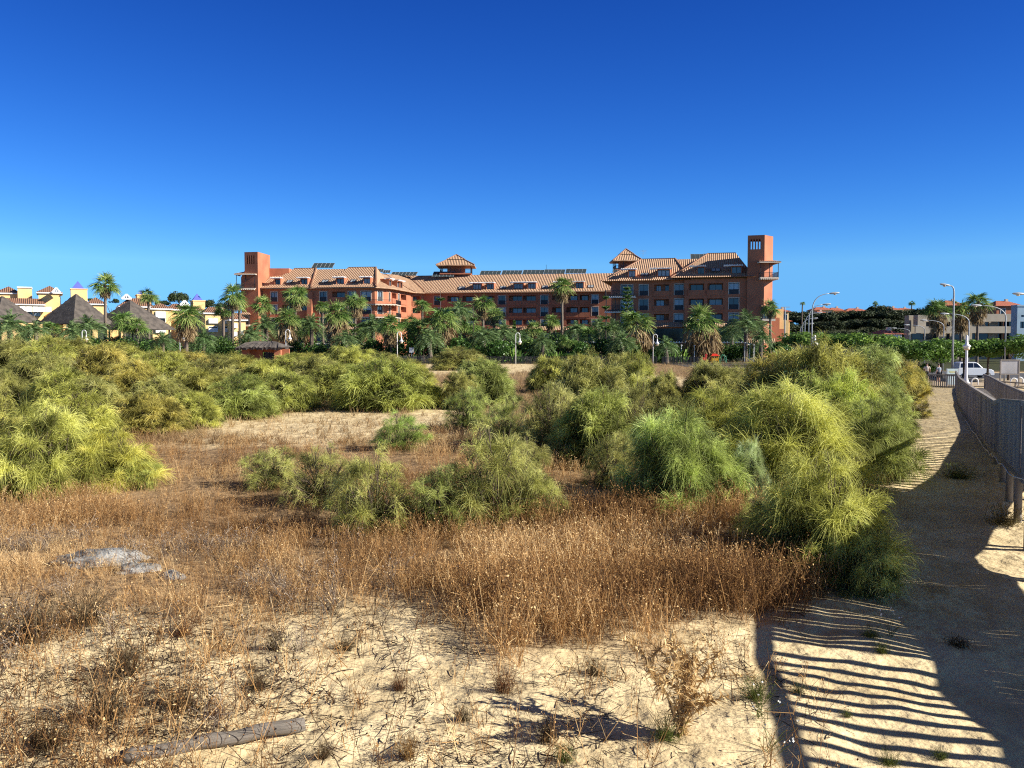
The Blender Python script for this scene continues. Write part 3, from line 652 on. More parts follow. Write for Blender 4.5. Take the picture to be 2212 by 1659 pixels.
TUFTS = [
 (1088, 1497, 80, 70, 0, BRN, 'round red-brown wiry tuft alone on bare sand in the middle foreground'),
 (390, 1540, 90, 70, 1, DKB, 'dark brown-green cushion tuft above the weathered log'),
 (470, 1556, 60, 52, 0, BRN, 'small rusty tuft just right of the dark cushion above the log'),
 (556, 1493, 84, 58, 1, DKB, 'dark olive tuft right of and behind the rusty one'),
 (862, 1490, 56, 45, 0, BRN, 'little rusty tuft left of the round red-brown one'),
 (595, 1402, 56, 50, 2, DKB, 'brown tuft at the edge of the sand under the grey weeds'),
 (395, 1370, 80, 50, 0, BRN, 'reddish dry tuft at the foot of the rocks'),
 (745, 1405, 60, 42, 1, DKB, 'low dark tuft in front of the tall weeds'),
 (1285, 1460, 60, 40, 2, DKB, 'dark straggly tuft in the shadow of the straw thistle'),
 (1438, 1600, 84, 72, 1, GRE, 'fresh green tuft left of the thistle foot'),
 (1222, 1640, 66, 48, 2, GRE, 'green tuft right of the sparse brown one at the lower border'),
 (1632, 1512, 84, 60, 1, GRE, 'green tuft at the left edge of the rail shadow'),
 (105, 1620, 130, 95, 1, DKB, 'broad dark shrublet at the lower left'),
 (225, 1560, 120, 130, 2, GRB, 'grey twiggy dead shrub left of the log'),
 (270, 1455, 110, 90, 2, GRB, 'pale grey dead shrub above the dark cushion'),
 (70, 1385, 150, 95, 2, GRB, 'grey brush patch at the left border'),
 (180, 1350, 150, 95, 0, GRB, 'grey-brown brush below the rocks'),
 (1880, 1385, 56, 28, 1, GRE, 'flat green tuft at the top of the striped shadow'),
 (1905, 1415, 46, 32, 0, GRE, 'round green tuft inside the top of the striped shadow'),
 (1724, 1492, 44, 26, 1, GRE, 'small green tuft beside the dark rail shadow'),
 (1830, 1548, 34, 22, 0, GRE, 'tiny green tuft in the middle of the striped shadow'),
 (1920, 1645, 56, 44, 1, GRE, 'bright green tuft at the bottom of the striped shadow'),
 (2032, 1632, 50, 34, 0, GRE, 'green tuft at the right end of the lowest shadow stripes'),
 (2068, 1400, 70, 26, 2, DKB, 'dark tuft in the solid deck shadow'),
 (2070, 1030, 80, 40, 1, GRE, 'shaded green shrublet in the middle of the path'),
 (2170, 1135, 100, 55, 1, (.9, 1.0, .7), 'sunlit pale tuft between the boardwalk posts'),
 (1180, 1600, 60, 60, 2, DKB, 'sparse brown tuft right of the middle of the lower border'),
 (880, 1640, 70, 60, 2, STR, 'pale straw tuft near the lower border'),
 (1000, 1560, 50, 40, 2, DKB, 'dark sprawling tuft below the round red-brown one'),
 (700, 1640, 60, 50, 0, DKB, 'brown tuft below the sawn end of the log'),
]
for cx, by, wpx, hpx, k, col, label in TUFTS:
    g = G(cx, by); g.z = float(T(g.x, g.y))
    o = tag(child('dry_tuft' if col not in (GRE,) else 'green_tuft', TUFT[k], None, col), label, 'tuft', TU)
    o.location = g; o.scale = (M(wpx, g.y) / .62, M(wpx, g.y) / .62, M(hpx, g.y) / .40); o.rotation_euler = (0, 0, cx)
# straw-coloured thistle
def thistle():
    r = np.random.default_rng(77); g = G(1470, 1590); g.z = float(T(g.x, g.y))
    root = thing('dry_thistle', 'tall straw coloured dry thistle standing on the sand left of the striped shadow', 'thistle', g)
    mb = MB(); tips = []
    for k in range(13):
        a = r.uniform(0, 6.28); l = r.uniform(.35, .95); lean = r.uniform(.1, .85) * l
        p = [Vector((0, 0, -.03)), Vector((lean * .3 * math.cos(a), lean * .3 * math.sin(a), l * .45)), Vector((lean * math.cos(a), lean * math.sin(a), l))]
        mb.tube([g + q for q in p], [.012, .009, .005], 5, False)
        for s in range(26): tips.append(p[1].lerp(p[2], s / 25) if s > 8 else p[0].lerp(p[1], s / 9))
        for j in range(4):
            q = p[1].lerp(p[2], r.uniform(0, .9)); e = q + Vector((r.normal() * .16, r.normal() * .16, r.uniform(.05, .25)))
            mb.tube([g + q, g + e], [.006, .003], 4, False)
            for s in range(9): tips.append(q.lerp(e, s / 8))
    mb.build('stem', MT['thstem'], root)
    A = np.array(tips); A = np.repeat(A, 3, axis=0); n = len(A)
    D = norm(r.normal(size=(n, 3)) + [0, 0, .3])
    child('spiny_leaves', np_mesh('spiny_leaves', *ribbons(r, A, D, r.uniform(.03, .12, n), np.full(n, .024), r.uniform(-.3, .5, n), 1, .1, np.clip(r.normal(.7, .25, n), 0, 1)), 'thistle'), root)
MT['thstem'] = mat('straw_stem', (.58, .42, .20), None, 9, .9)
thistle()
def flowers(cx, by, label, seed):
    r = np.random.default_rng(seed); g = G(cx, by); g.z = float(T(g.x, g.y))
    root = thing('flowering_weed', label, 'wildflower', g)
    n = 16; P0 = r.normal(size=(n, 3)) * .03; P0[:, 2] = 0; D = norm(np.stack([r.normal(0, .5, n), r.normal(0, .5, n), np.ones(n)], 1)); L = r.uniform(.2, .5, n)
    child('stems', np_mesh('stems', *ribbons(r, P0, D, L, np.full(n, .006), np.full(n, .15), 3, .6, r.uniform(.4, .8, n)), 'tuft'), root, GRE)
    E = P0 + D * L[:, None] - [0, 0, .03]; E = np.repeat(E[:5], 3, axis=0) + r.normal(size=(15, 3)) * .01; n = 5
    child('blossoms', np_mesh('blossoms', *leaves(r, E, np.full(n * 3, .013), np.ones(n * 3), aspect=.9), 'flower'), root)
flowers(1660, 1630, 'green weed with small white flowers at the corner of the rail shadow', 3)
flowers(1640, 1560, 'thin white-flowered weed beside the green tuft by the rail shadow', 4)
flowers(1925, 1385, 'thin weed with a single pale flower at the top end of the stripes', 5)
def rock(cx, by, wpx, hpx, seed, label):
    r = np.random.default_rng(seed); g = G(cx, by); W_, H_ = M(wpx, g.y) / 2, M(hpx, g.y)
    import bmesh
    bm = bmesh.new(); bmesh.ops.create_icosphere(bm, subdivisions=4, radius=1)
    off = r.uniform(0, 50)
    for v in bm.verts:
        p = v.co; q = fbm(np.array([p.x * 1.4 + off]), np.array([p.y * 1.4 + p.z * 1.7 + off]), seed, 4)[0]
        st = round(p.z * 5) / 5; f = .72 + .55 * q; v.co = Vector((p.x * f * W_, p.y * f * W_ * .6, (.6 * st + .4 * p.z) * f * H_ * .50))
    mm = bpy.data.meshes.new('rock'); bm.to_mesh(mm); bm.free(); mm.materials.append(MT['rock'])
    o = bpy.data.objects.new('rock', mm); C.objects.link(o); o.location = g + Vector((0, W_ * .3, -.02)); o.rotation_euler = (0, 0, r.uniform(-.2, .2))
    tag(o, label, 'rock', 'grey rocks in the weeds')
rock(205, 1222, 215, 62, 1, 'big flat grey rock half buried in the dry weeds on the left')
rock(290, 1238, 110, 40, 2, 'dark low rock at the right end of the big grey rock')
rock(368, 1250, 60, 40, 3, 'small rounded grey rock right of the others')
# log: a weathered sawn round post lying on the sand
a = G(262, 1655); e = G(658, 1583); a.z = float(T(a.x, a.y)) + .05; e.z = float(T(e.x, e.y)) + .075
mb = MB(); d = e - a; Ln = d.length; n = 14; rr = random.Random(3)
pts = [Vector((Ln * k / n, 0, .012 * math.sin(k * 1.3))) for k in range(n + 1)]
mb.tube(pts, [.068 + .004 * math.sin(k * 2.1) for k in range(n + 1)], 20)
i = len(mb.v)
o = mb.build('log', 'log', None, True); o.location = a; o.rotation_euler = d.to_track_quat('X', 'Z').to_euler()
o.data.polygons[len(o.data.polygons) - 1].use_smooth = False; o.data.polygons[len(o.data.polygons) - 2].use_smooth = False
tag(o, 'weathered grey round log lying on the sand at the lower left', 'log')
# ------------------------------------------------------------------ boardwalk
def boardwalk():
    L = [Vector(b) for b in BW]
    Rt = []
    for k, p in enumerate(L):
        d = (L[min(k + 1, len(L) - 1)] - L[max(k - 1, 0)]); d.z = 0; d.normalize(); Rt.append(p + Vector((d.y, -d.x, 0)) * 1.9)
    root = thing('boardwalk', 'raised grey wooden boardwalk with plank parapets descending to the street on the right', 'boardwalk', (L[0].x, L[0].y, 0))
    dk = MB()
    for k in range(len(L) - 1):
        n = max(1, int((L[k + 1] - L[k]).length / .15))
        for i in range(n):
            u0, u1 = i / n, (i + .94) / n
            a, b = L[k].lerp(L[k + 1], u0), L[k].lerp(L[k + 1], u1); c, d = Rt[k].lerp(Rt[k + 1], u1), Rt[k].lerp(Rt[k + 1], u0)
            dz = Vector((0, 0, .045)); i0 = len(dk.v)
            dk.v += [tuple(q) for q in (a, b, c, d)] + [tuple(q - dz) for q in (a, b, c, d)]
            dk.f += [tuple(i0 + j for j in f) for f in ((0, 3, 2, 1), (4, 5, 6, 7), (0, 1, 5, 4), (2, 3, 7, 6), (1, 2, 6, 5), (3, 0, 4, 7))]
    dk.build('deck', 'wood', root)
    cb = MB(); rc = random.Random(8); cpts = []
    for k in range(len(L) - 1):
        for i in range(6):
            q = L[k].lerp(L[k + 1], i / 6); cpts.append(q + Vector((-.13, .06, -.11 + rc.uniform(-.02, .02) - .05 * (i % 3 == 1))))
    cb.tube(cpts, .013, 6); cb.build('cable', 'cream', root, True)
    for line, sg in ((L, -1), (Rt, 1)):
        pk = MB(); rl = MB(); jo = MB(); rr = random.Random(5); ph = 1.28 if sg < 0 else 1.05
        for k in range(len(line) - 1):
            a, b = line[k], line[k + 1]; d = b - a; ln = d.length; dn = d.normalized(); out = Vector((dn.y, -dn.x, 0)).normalized() * sg
            ym = (a.y + b.y) / 2; open_ = ym < 9.6 or ym > 21
            pitch, wd = (.30, .125) if open_ else (.158, .131)
            n = int(ln / pitch)
            for i in range(n):
                p = a + dn * (i + .5) * pitch + out * .04
                if not open_: wd = .134 if rr.random() < .42 else .157
                pk.bar(p + Vector((0, 0, -.06)), p + Vector((0, 0, ph - .02 + rr.uniform(-.006, .006))), .025, wd, up=dn)
            rl.bar(a + Vector((0, 0, ph - .03)), b + Vector((0, 0, ph - .03)) + dn * .01, .10, .11)
            jo.bar(a - out * .05 + Vector((0, 0, -.155)), b - out * .05 + Vector((0, 0, -.155)) + dn * .01, .07, .2)
        pk.build('plank_parapet', 'wood', root); rl.build('handrail', 'wood', root); jo.build('joist', 'wood', root)
        acc = 0
        for k in range(len(line) - 1):
            a, b = line[k], line[k + 1]; ln = (b - a).length; dn = (b - a).normalized(); out = Vector((dn.y, -dn.x, 0)).normalized() * sg
            t = 1.2 if k == 0 else nxt
            while t < ln:
                q = a + dn * t - out * .17; gz = Tz(q.x, q.y)
                if q.z - gz > .2:
                    pb = MB(); pb.tube([(q.x, q.y, gz - .4), (q.x, q.y, q.z - .06)], [.082, .076], 10); pb.build('support_post', 'wood', root, True)
                t += 2.3
            nxt = t - ln
boardwalk()

# ------------------------------------------------------------------ building kit
def frame_of(p0, p1):
    """local frame of a facade: s runs along it, t goes back from it, z up"""
    a = Vector((p0[0], p0[1])); b = Vector((p1[0], p1[1])); u = (b - a).normalized(); v = Vector((-u.y, u.x)); ln = (b - a).length
    return (lambda s, t, z: (a.x + u.x * s + v.x * t, a.y + u.y * s + v.y * t, z)), ln
def facade(mb, F, L, z0, z1, ops):
    """wall face with real openings; ops = (s0, s1, za, zb, depth)"""
    ss = sorted(set([0, L] + [q for o in ops for q in o[:2] if 0 < q < L])); zs = sorted(set([z0, z1] + [q for o in ops for q in o[2:4] if z0 < q < z1]))
    for i in range(len(ss) - 1):
        for j in range(len(zs) - 1):
            cs, cz = (ss[i] + ss[i + 1]) / 2, (zs[j] + zs[j + 1]) / 2
            if any(o[0] < cs < o[1] and o[2] < cz < o[3] for o in ops): continue
            mb.quad(F(ss[i], 0, zs[j]), F(ss[i + 1], 0, zs[j]), F(ss[i + 1], 0, zs[j + 1]), F(ss[i], 0, zs[j + 1]))
    for s0, s1, za, zb, d in ops:
        mb.quad(F(s0, 0, za), F(s0, 0, zb), F(s0, d, zb), F(s0, d, za)); mb.quad(F(s1, 0, zb), F(s1, 0, za), F(s1, d, za), F(s1, d, zb))
        mb.quad(F(s0, 0, za), F(s0, d, za), F(s1, d, za), F(s1, 0, za)); mb.quad(F(s0, 0, zb), F(s1, 0, zb), F(s1, d, zb), F(s0, d, zb))
        mb.quad(F(s0, d, za), F(s1, d, za), F(s1, d, zb), F(s0, d, zb))
def roof_quad(mb, e0, e1, r1, r0):
    """a tiled slope: eave e0-e1, ridge r0-r1; uv in metres along the eave and up the slope"""
    e0, e1, r0, r1 = map(Vector, (e0, e1, r0, r1)); u = (e1 - e0).normalized(); n = u.cross((r0 + r1) / 2 - e0); v = n.cross(u).normalized()
    f = lambda p: ((p - e0).dot(u), (p - e0).dot(v))
    pts = [e0, e1, r1] if (r1 - r0).length < 1e-4 else [e0, e1, r1, r0]
    mb.uvquad(pts, [f(p) for p in pts])
def hip(mb, F, s0, s1, t0, t1, z0, z1, ra, rb, tm=None, flare=.0):
    """hip roof over a rectangle, ridge from s=ra to s=rb at depth tm"""
    tm = (t0 + t1) / 2 if tm is None else tm
    A, B_, C_, D_ = F(s0, t0, z0), F(s1, t0, z0), F(s1, t1, z0), F(s0, t1, z0); r0, r1 = F(ra, tm, z1), F(rb, tm, z1)
    if flare:   # kicked eaves: the lowest metre lies flatter
        q = flare; zz = z0 + (z1 - z0) * q * .55
        lerp = lambda p, r: (p[0] + (r[0] - p[0]) * q, p[1] + (r[1] - p[1]) * q, zz)
        a2, b2, c2, d2 = lerp(A, r0), lerp(B_, r1), lerp(C_, r1), lerp(D_, r0)
        for x0, x1, y1, y0 in ((A, B_, b2, a2), (B_, C_, c2, b2), (C_, D_, d2, c2), (D_, A, a2, d2)): roof_quad(mb, x0, x1, y1, y0)
        E = (a2, b2, c2, d2)
    else: E = (A, B_, C_, D_)
    roof_quad(mb, E[0], E[1], r1, r0); roof_quad(mb, E[1], E[2], r1, r1); roof_quad(mb, E[2], E[3], r0, r1); roof_quad(mb, E[3], E[0], r0, r0)
    mb.quad(D_, C_, B_, A)
def ridge_caps(mb, segs, w=.28):
    for a, b in segs: mb.bar(a, b, w, .16)
def window(F, root, s0, s1, za, zb, t, panel=0.0, frame='cream', fr=.14, bars=2, glass='glass'):
    """glazing at depth t with dark bars; a painted surround proud of the wall"""
    g = MB(); g.quad(F(s0, t, za), F(s1, t, za), F(s1, t, zb), F(s0, t, zb)); wo = g.build('window', glass, root)
    b = MB()
    for k in range(bars + 1):
        s = s0 + (s1 - s0) * k / bars; b.box(s - .035 if k else s, s + .035 if k < bars else s, t - .06, t - .005, za, zb, F)
    b.box(s0, s1, t - .05, t - .004, zb - .08, zb, F); b.box(s0, s1, t - .05, t - .004, za, za + .08, F)
    if panel: b.box(s0, s1, t - .09, t - .062, za, za + panel, F)
    b.build('window_bars', 'black_metal', wo)
    if frame:
        f = MB(); y0, y1 = -.07, -.003
        f.box(s0 - fr, s0, y0, y1, za - fr * .3, zb + fr, F); f.box(s1, s1 + fr, y0, y1, za - fr * .3, zb + fr, F)
        f.box(s0, s1, y0, y1, zb, zb + fr, F); f.build('surround', frame, wo)
    return wo
def slats(name, F, root, s0, s1, t0, t1, z, n, m='white', w=.12, h=.16):
    mb = MB()
    for k in range(n):
        s = s0 + (s1 - s0) * (k + .5) / n; mb.box(s - w / 2, s + w / 2, t0, t1, z, z + h, F)
    mb.box(s0, s1, t1 - .12, t1 - .002, z - .14, z - .003, F); mb.box(s0, s1, t0 + .12, t0 + .22, z - .14, z - .003, F)
    return mb.build(name, m, root)
def railing(name, root, pts, z, h=1.0, m='black_metal', gap=.14):
    mb = MB()
    for a, b in zip(pts[:-1], pts[1:]):
        a = Vector((*a, z)); b = Vector((*b, z)); n = max(1, int((b - a).length / gap))
        mb.bar(a + Vector((0, 0, h)), b + Vector((0, 0, h)), .06); mb.bar(a + Vector((0, 0, .1)), b + Vector((0, 0, .1)), .05)
        for i in range(n + 1):
            q = a.lerp(b, i / n); mb.bar(q, q + Vector((0, 0, h)), .03, up=(1, 0, 0))
    return mb.build(name, m, root)

# ------------------------------------------------------------------ the terracotta hotel
ZE = 17.0      # eaves
ROWS = (16.1, 13.15, 10.2)
def hotel():
    root = thing('hotel', 'long terracotta hotel with tan tiled mansard roofs, two slotted towers and rooftop solar panels', 'hotel', (0, 200, 1.5))
    wall = MB(); roof = MB(); base = 1.0
    class Caps:
        def bar(self, a, b, w_, h_): m_ = MB(); m_.bar(a, b, w_, h_); m_.build('ridge_tiles', 'tile_brown', root)
    caps = Caps()
    def dormer(F, s0, s1, t=.45, zb=17.75, zt=19.05, flat=True, ext=.9):
        d = MB(); zt2 = zt + .28; tb = 4.6
        d.box(s0 - .12, s0, t, tb, zb - .6, zt2, F); d.box(s1, s1 + .12, t, tb, zb - .6, zt2, F); d.box(s0, s1, t + .25, tb, zt, zt2, F); d.box(s0, s1, t + .16, tb, zb - .6, zb - .003, F)
        dm = d.build('dormer', 'terracotta', root)
        g = MB(); g.quad(F(s0, t + .3, zb), F(s1, t + .3, zb), F(s1, t + .3, zt), F(s0, t + .3, zt)); g.build('pane', 'glass', dm)
        b = MB(); n = 3 if s1 - s0 > 1.8 else 2
        for k in range(n + 1):
            s = s0 + (s1 - s0) * k / n; b.box(max(s0, s - .05), min(s1, s + .05), t + .2, t + .29, zb, zt, F)
        b.box(s0, s1, t + .21, t + .28, zb, zb + .12, F); b.box(s0, s1, t + .21, t + .28, zt - .1, zt, F)
        b.build('sash', 'dark_wood', dm)
        slats('sun_slats', F, dm, s0 - ext, s1 + .35, t - .75, t + .95, zt2 + .02, int((s1 - s0 + ext + .35) / .3), h=.14, w=.13)
    def skylight(F, s0, s1, t0, zs):
        # lies on the slope just above the tiles
        f = MB(); g = MB(); t1 = t0 + 1.15; za, zb2 = zs(t0) + .10, zs(t1) + .10
        f.bar(F(s0, t0, za), F(s0, t1, zb2), .1, .12); f.bar(F(s1, t0, za), F(s1, t1, zb2), .1, .12); f.bar(F(s0, t0, za), F(s1, t0, za), .1, .12); f.bar(F(s0, t1, zb2), F(s1, t1, zb2), .1, .12)
        m_ = (s0 + s1) / 2; f.bar(F(m_, t0, za), F(m_, t1, zb2), .1, .12)
        fo = f.build('skylight', 'black_metal', root)
        g.quad(F(s0, t0, za + .02), F(s1, t0, za + .02), F(s1, t1, zb2 + .02), F(s0, t1, zb2 + .02)); g.build('pane', 'galv', fo)
    def loggia(F, s0, s1, ztop, win, op):
        """recessed balcony: opening above a parapet, a window in the back wall"""
        za = ztop - 1.3; op.append((s0, s1, za, ztop, 1.3))
        p = MB(); p.box(s0 - .12, s1 + .12, -.14, -.003, za - 1.12, za + .02, F); p.build('balcony', 'terracotta', root)
        for a, b in win: window(F, root, a, b, za + .02, ztop - .12, 1.25, frame=None)
    # ---- left wing, concave corner, centre (eave polyline in plan)
    pl = [(-58.4, 198.4), (-31.0, 194.6), (-28.6, 197.2), (-25.0, 213.4), (-22.0, 215.3), (26.0, 207.2)]
    def on(p0, p1, px):   # where the sight line through column px meets the facade line
        k = (px - 1106.0) / FPX / (math.cos(PITCH) + (829.5 - 650) / FPX * math.sin(PITCH)); dx_, dy_ = p1[0] - p0[0], p1[1] - p0[1]
        u = (k * p0[1] - p0[0]) / (dx_ - k * dy_); return u * math.hypot(dx_, dy_)
    F0, L0 = frame_of(pl[0], pl[1]); k0 = .01917        # metres per pixel of the study crop
    sx = lambda x: on(pl[0], pl[1], 460.8 + .1823 * x)
    ops = []
    for zt in ROWS:
        window(F0, root, sx(682), sx(760), zt - 2.15, zt, .2, panel=1.0); ops.append((sx(682), sx(760), zt - 2.15, zt, .3))
        window(F0, root, sx(1262), sx(1345), zt - 2.15, zt, .2, panel=1.0); ops.append((sx(1262), sx(1345), zt - 2.15, zt, .3))
        window(F0, root, sx(1600), sx(1685), zt - 2.15, zt, .2, panel=1.0); ops.append((sx(1600), sx(1685), zt - 2.15, zt, .3))
        loggia(F0, sx(815), sx(935), zt, [(sx(850), sx(920))], ops); loggia(F0, sx(950), sx(1118), zt, [(sx(1030), sx(1110))], ops)
        loggia(F0, sx(1405), sx(1560), zt, [(sx(1445), sx(1540))], ops)
        window(F0, root, sx(1752), sx(1868), zt - 2.15, zt, .2, panel=.9); ops.append((sx(1752), sx(1868), zt - 2.15, zt, .3))
    facade(wall, F0, L0, base, ZE, ops)
    # sloped buttress on the left wing
    b = MB(); s0, s1 = sx(1128), sx(1182); zt = 16.0
    b.v += [F0(s0, 0, 1), F0(s1, 0, 1), F0(s1, -2.6, 1), F0(s0, -2.6, 1), F0(s0, 0, zt), F0(s1, 0, zt), F0(s1, -.5, zt), F0(s0, -.5, zt)]
    b.f += [(0, 3, 7, 4), (1, 5, 6, 2), (3, 2, 6, 7), (4, 7, 6, 5)]; b.build('buttress', 'terracotta', root)
    # concave corner and centre walls
    for k in (1, 2, 3):
        F, L = frame_of(pl[k], pl[k + 1]); o2 = []
        for zt in ROWS:
            if k == 2:
                window(F, root, 1.1, 2.0, zt - 2.1, zt, .2, frame='cream'); o2.append((1.1, 2.0, zt - 2.1, zt, .3))
                loggia(F, 3.2, 6.2, zt, [(3.7, 4.8)], o2); window(F, root, 7.2, 8.2, zt - 2.15, zt, .2, panel=1); o2.append((7.2, 8.2, zt - 2.15, zt, .3))
                loggia(F, 9.2, 13.0, zt, [(9.6, 10.6), (11.2, 12.4)], o2)
            elif k == 3: loggia(F, .4, 2.6, zt, [(.8, 2.1)], o2)
            else: window(F, root, .8, 2.2, zt - 2.15, zt, .2, panel=1); o2.append((.8, 2.2, zt - 2.15, zt, .3))
        facade(wall, F, L, base, ZE, o2)
    FC, LC = frame_of(pl[4], pl[5]); kc = .02075; cx = lambda x: on(pl[4], pl[5], 835 + .1823 * x)
    ops = []
    for zi, zt in enumerate(ROWS):
        for a, b_ in ((565, 640), (1325, 1410), (1827, 1912), (2430, 2510)):
            window(FC, root, cx(a), cx(b_), zt - 2.15, zt, .2, panel=1.0); ops.append((cx(a), cx(b_), zt - 2.15, zt, .3))
        for a, b_, wa, wb in ((720, 860, 750, 840), (900, 1040, 930, 1020), (1130, 1280, 1160, 1240), (1450, 1605, 1490, 1600), (1617, 1768, 1650, 1760), (1962, 2085, 2000, 2075), (2130, 2270, 2175, 2255), (2290, 2400, 2310, 2380)):
            loggia(FC, cx(a), cx(b_), zt, [(cx(wa), cx(wb))], ops)
    facade(wall, FC, LC, base, ZE, ops)
    # lower tiled skirt, shaded ground floor and pergola of the centre
    def skirt(F, s0, s1, z=7.6, out=2.0, name='skirt_roof'):
        mb = MB(); roof_quad(mb, F(s0, -out, z), F(s1, -out, z), F(s1, .0, z + .95), F(s0, .0, z + .95)); mb.quad(F(s0, 0, z - .05), F(s1, 0, z - .05), F(s1, -out, z - .05), F(s0, -out, z - .05))
        mb.quad(F(s0, -out, z - .05), F(s1, -out, z - .05), F(s1, -out, z), F(s0, -out, z)); return mb.build(name, 'tile', root)
    skirt(FC, cx(1290), LC); skirt(FC, 1.0, cx(980)); skirt(F0, sx(1290), sx(1820))
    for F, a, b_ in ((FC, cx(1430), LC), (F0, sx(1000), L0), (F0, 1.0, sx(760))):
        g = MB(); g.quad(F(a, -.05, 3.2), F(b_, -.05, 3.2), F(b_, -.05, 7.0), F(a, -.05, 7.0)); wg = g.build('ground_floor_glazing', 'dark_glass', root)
        slats('pergola', F, root, a, b_, -2.2, -.3, 4.6 if F is FC else 4.2, int((b_ - a) / .55), w=.18, h=.22)
    for s in (cx(1650), cx(1850), cx(2200)): window(FC, root, s, s + 1.6, 5.0, 6.9, -.08, frame=None)
    # mansard slope along the polyline
    def offs(d):
        out = []
        for k in range(len(pl)):
            a = Vector(pl[max(k - 1, 0)]); p = Vector(pl[k]); c = Vector(pl[min(k + 1, len(pl) - 1)])
            n1 = (p - a).normalized() if k else (c - p).normalized(); n2 = (c - p).normalized() if k < len(pl) - 1 else n1
            n1 = Vector((-n1.y, n1.x)); n2 = Vector((-n2.y, n2.x)); m_ = (n1 + n2).normalized(); out.append(p + m_ * d / max(m_.dot(n1), .35))
        return out
    ea = offs(-1.2); mi = offs(.6); ri = offs(8.0)
    ZM, ZR = ZE + .75, 21.9
    # the concave corner folds the ridge line: keep its plan simple
    ri[1] = Vector((-36.5, 203.2)); ri[2] = Vector((-35.2, 205.0)); ri[3] = Vector((-32.0, 218.0)); ri[4] = Vector((-27.0, 223.5))
    for k in range(len(pl) - 1):
        zr = lambda q: ZR - (.9 if q <= 1 else 0)
        roof_quad(roof, (*ea[k], ZE), (*ea[k + 1], ZE), (*mi[k + 1], ZM), (*mi[k], ZM)); roof_quad(roof, (*mi[k], ZM), (*mi[k + 1], ZM), (*ri[k + 1], ZR), (*ri[k], ZR))
        roof.quad((*ea[k], ZE - .22), (*ea[k + 1], ZE - .22), (*ea[k + 1], ZE), (*ea[k], ZE)); i_ = offs(.3)
        roof.quad((*i_[k], ZE - .22), (*i_[k + 1], ZE - .22), (*ea[k + 1], ZE - .22), (*ea[k], ZE - .22))
    roof.quad(*[(*ri[k], ZR) for k in range(len(pl))], (26, 230, ZR), (-60, 232, ZR))
    for k in (1, 3, 4): caps.bar((*ea[k], ZE + .05), (*mi[k], ZM + .05), .3, .2); caps.bar((*mi[k], ZM + .05), (*ri[k], ZR + .05), .3, .2)
    # two hips standing forward of the left wing
    hip(roof, F0, sx(560), sx(1185), -1.35, 15, ZE + .02, 22.15, sx(815), sx(1085), 7.4, .13)
    hip(roof, F0, sx(1240), sx(1955), -1.35, 15, ZE + .02, 22.25, sx(1475), sx(1815), 7.6, .13)
    hz = lambda t: ZE + 5.2 * max((t + 1.35) / 8.75, 0)
    for a, b_ in ((722, 785), (1030, 1105), (1455, 1540), (1775, 1850)): dormer(F0, sx(a), sx(b_))
    for a, b_ in ((850, 915), (1270, 1345), (1610, 1670)): skylight(F0, sx(a), sx(b_), .6, hz)
    zc = lambda t: ZM + (ZR - ZM) * (t - .6) / 7.4
    for a, b_ in ((1020, 1115), (1180, 1265), (1505, 1610), (1672, 1762), (2010, 2090), (2240, 2330)): dormer(FC, cx(a), cx(b_))
    for a, b_ in ((842, 918), (1335, 1405), (1835, 1905), (2380, 2450)): skylight(FC, cx(a), cx(b_), .75, zc)
    F2, L2 = frame_of(pl[2], pl[3])
    dormer(F2, 8.0, 9.5); dormer(F2, 10.4, 11.6); dormer(F2, 2.6, 4.2)
    # wrap-round balconies at the corner of the left wing
    for z in (13.2, 10.3):
        mb = MB(); mb.prism([(-35.0, 194.2), (-30.6, 192.9), (-26.2, 195.6), (-26.0, 202.0), (-27.2, 202.2), (-28.8, 197.3), (-31.0, 194.8), (-35, 195.2)], z - .16, z); mb.build('balcony_slab', 'cream', root)
        railing('railing', root, [(-34.9, 194.5), (-30.6, 193.25), (-26.35, 195.7), (-26.1, 201.9)], z, 1.0, gap=.2)
        jt = MB()
        for k in range(15):
            p = Vector((-35.0, 194.3)).lerp(Vector((-30.6, 193.0)), k / 7) if k < 8 else Vector((-30.6, 193.0)).lerp(Vector((-26.1, 195.5)), (k - 7) / 7)
            jt.box(p.x - .1, p.x + .1, p.y - .05, p.y + 1.0, z - .34, z - .163)
        jt.build('joist_ends', 'cream', root)
    # ---- right block: two stepped bays and the tower
    A0, A1, B0, B1 = P(1322, 700, 175.2), P(1478, 700, 171.9), P(1478, 700, 170.9), P(1613, 700, 168.2)
    kr = .02115; dx = lambda x: (1209.7 + x * .2241)
    FA, LA = frame_of(A0, A1); FB, LB = frame_of(B0, B1)
    ax = lambda x: on(A0, A1, dx(x)); bx = lambda x: on(B0, B1, dx(x))
    oa, ob = [], []
    for i, zt in enumerate(ROWS):
        for a, b_ in ((765, 848), (1103, 1190)): window(FA, root, ax(a), ax(b_), zt - 2.15, zt, .2, panel=.95); oa.append((ax(a), ax(b_), zt - 2.15, zt, .3))
        window(FA, root, ax(590), ax(700), zt - 2.3, zt, .2, panel=0); oa.append((ax(590), ax(700), zt - 2.3, zt, .3))
        loggia(FA, ax(905), ax(1050), zt, [(ax(925), ax(970)), (ax(1010), ax(1046))] if i == 0 else [(ax(925), ax(1000))], oa)
        window(FB, root, bx(1628), bx(1722), zt - 2.15, zt, .2, panel=.95); ob.append((bx(1628), bx(1722), zt - 2.15, zt, .3))
        loggia(FB, bx(1240), bx(1388), zt, [(bx(1258), bx(1375))], ob); loggia(FB, bx(1420), bx(1570), zt, [(bx(1440), bx(1560))], ob)
    facade(wall, FA, LA, base, ZE, oa); facade(wall, FB, LB, base, ZE, ob)
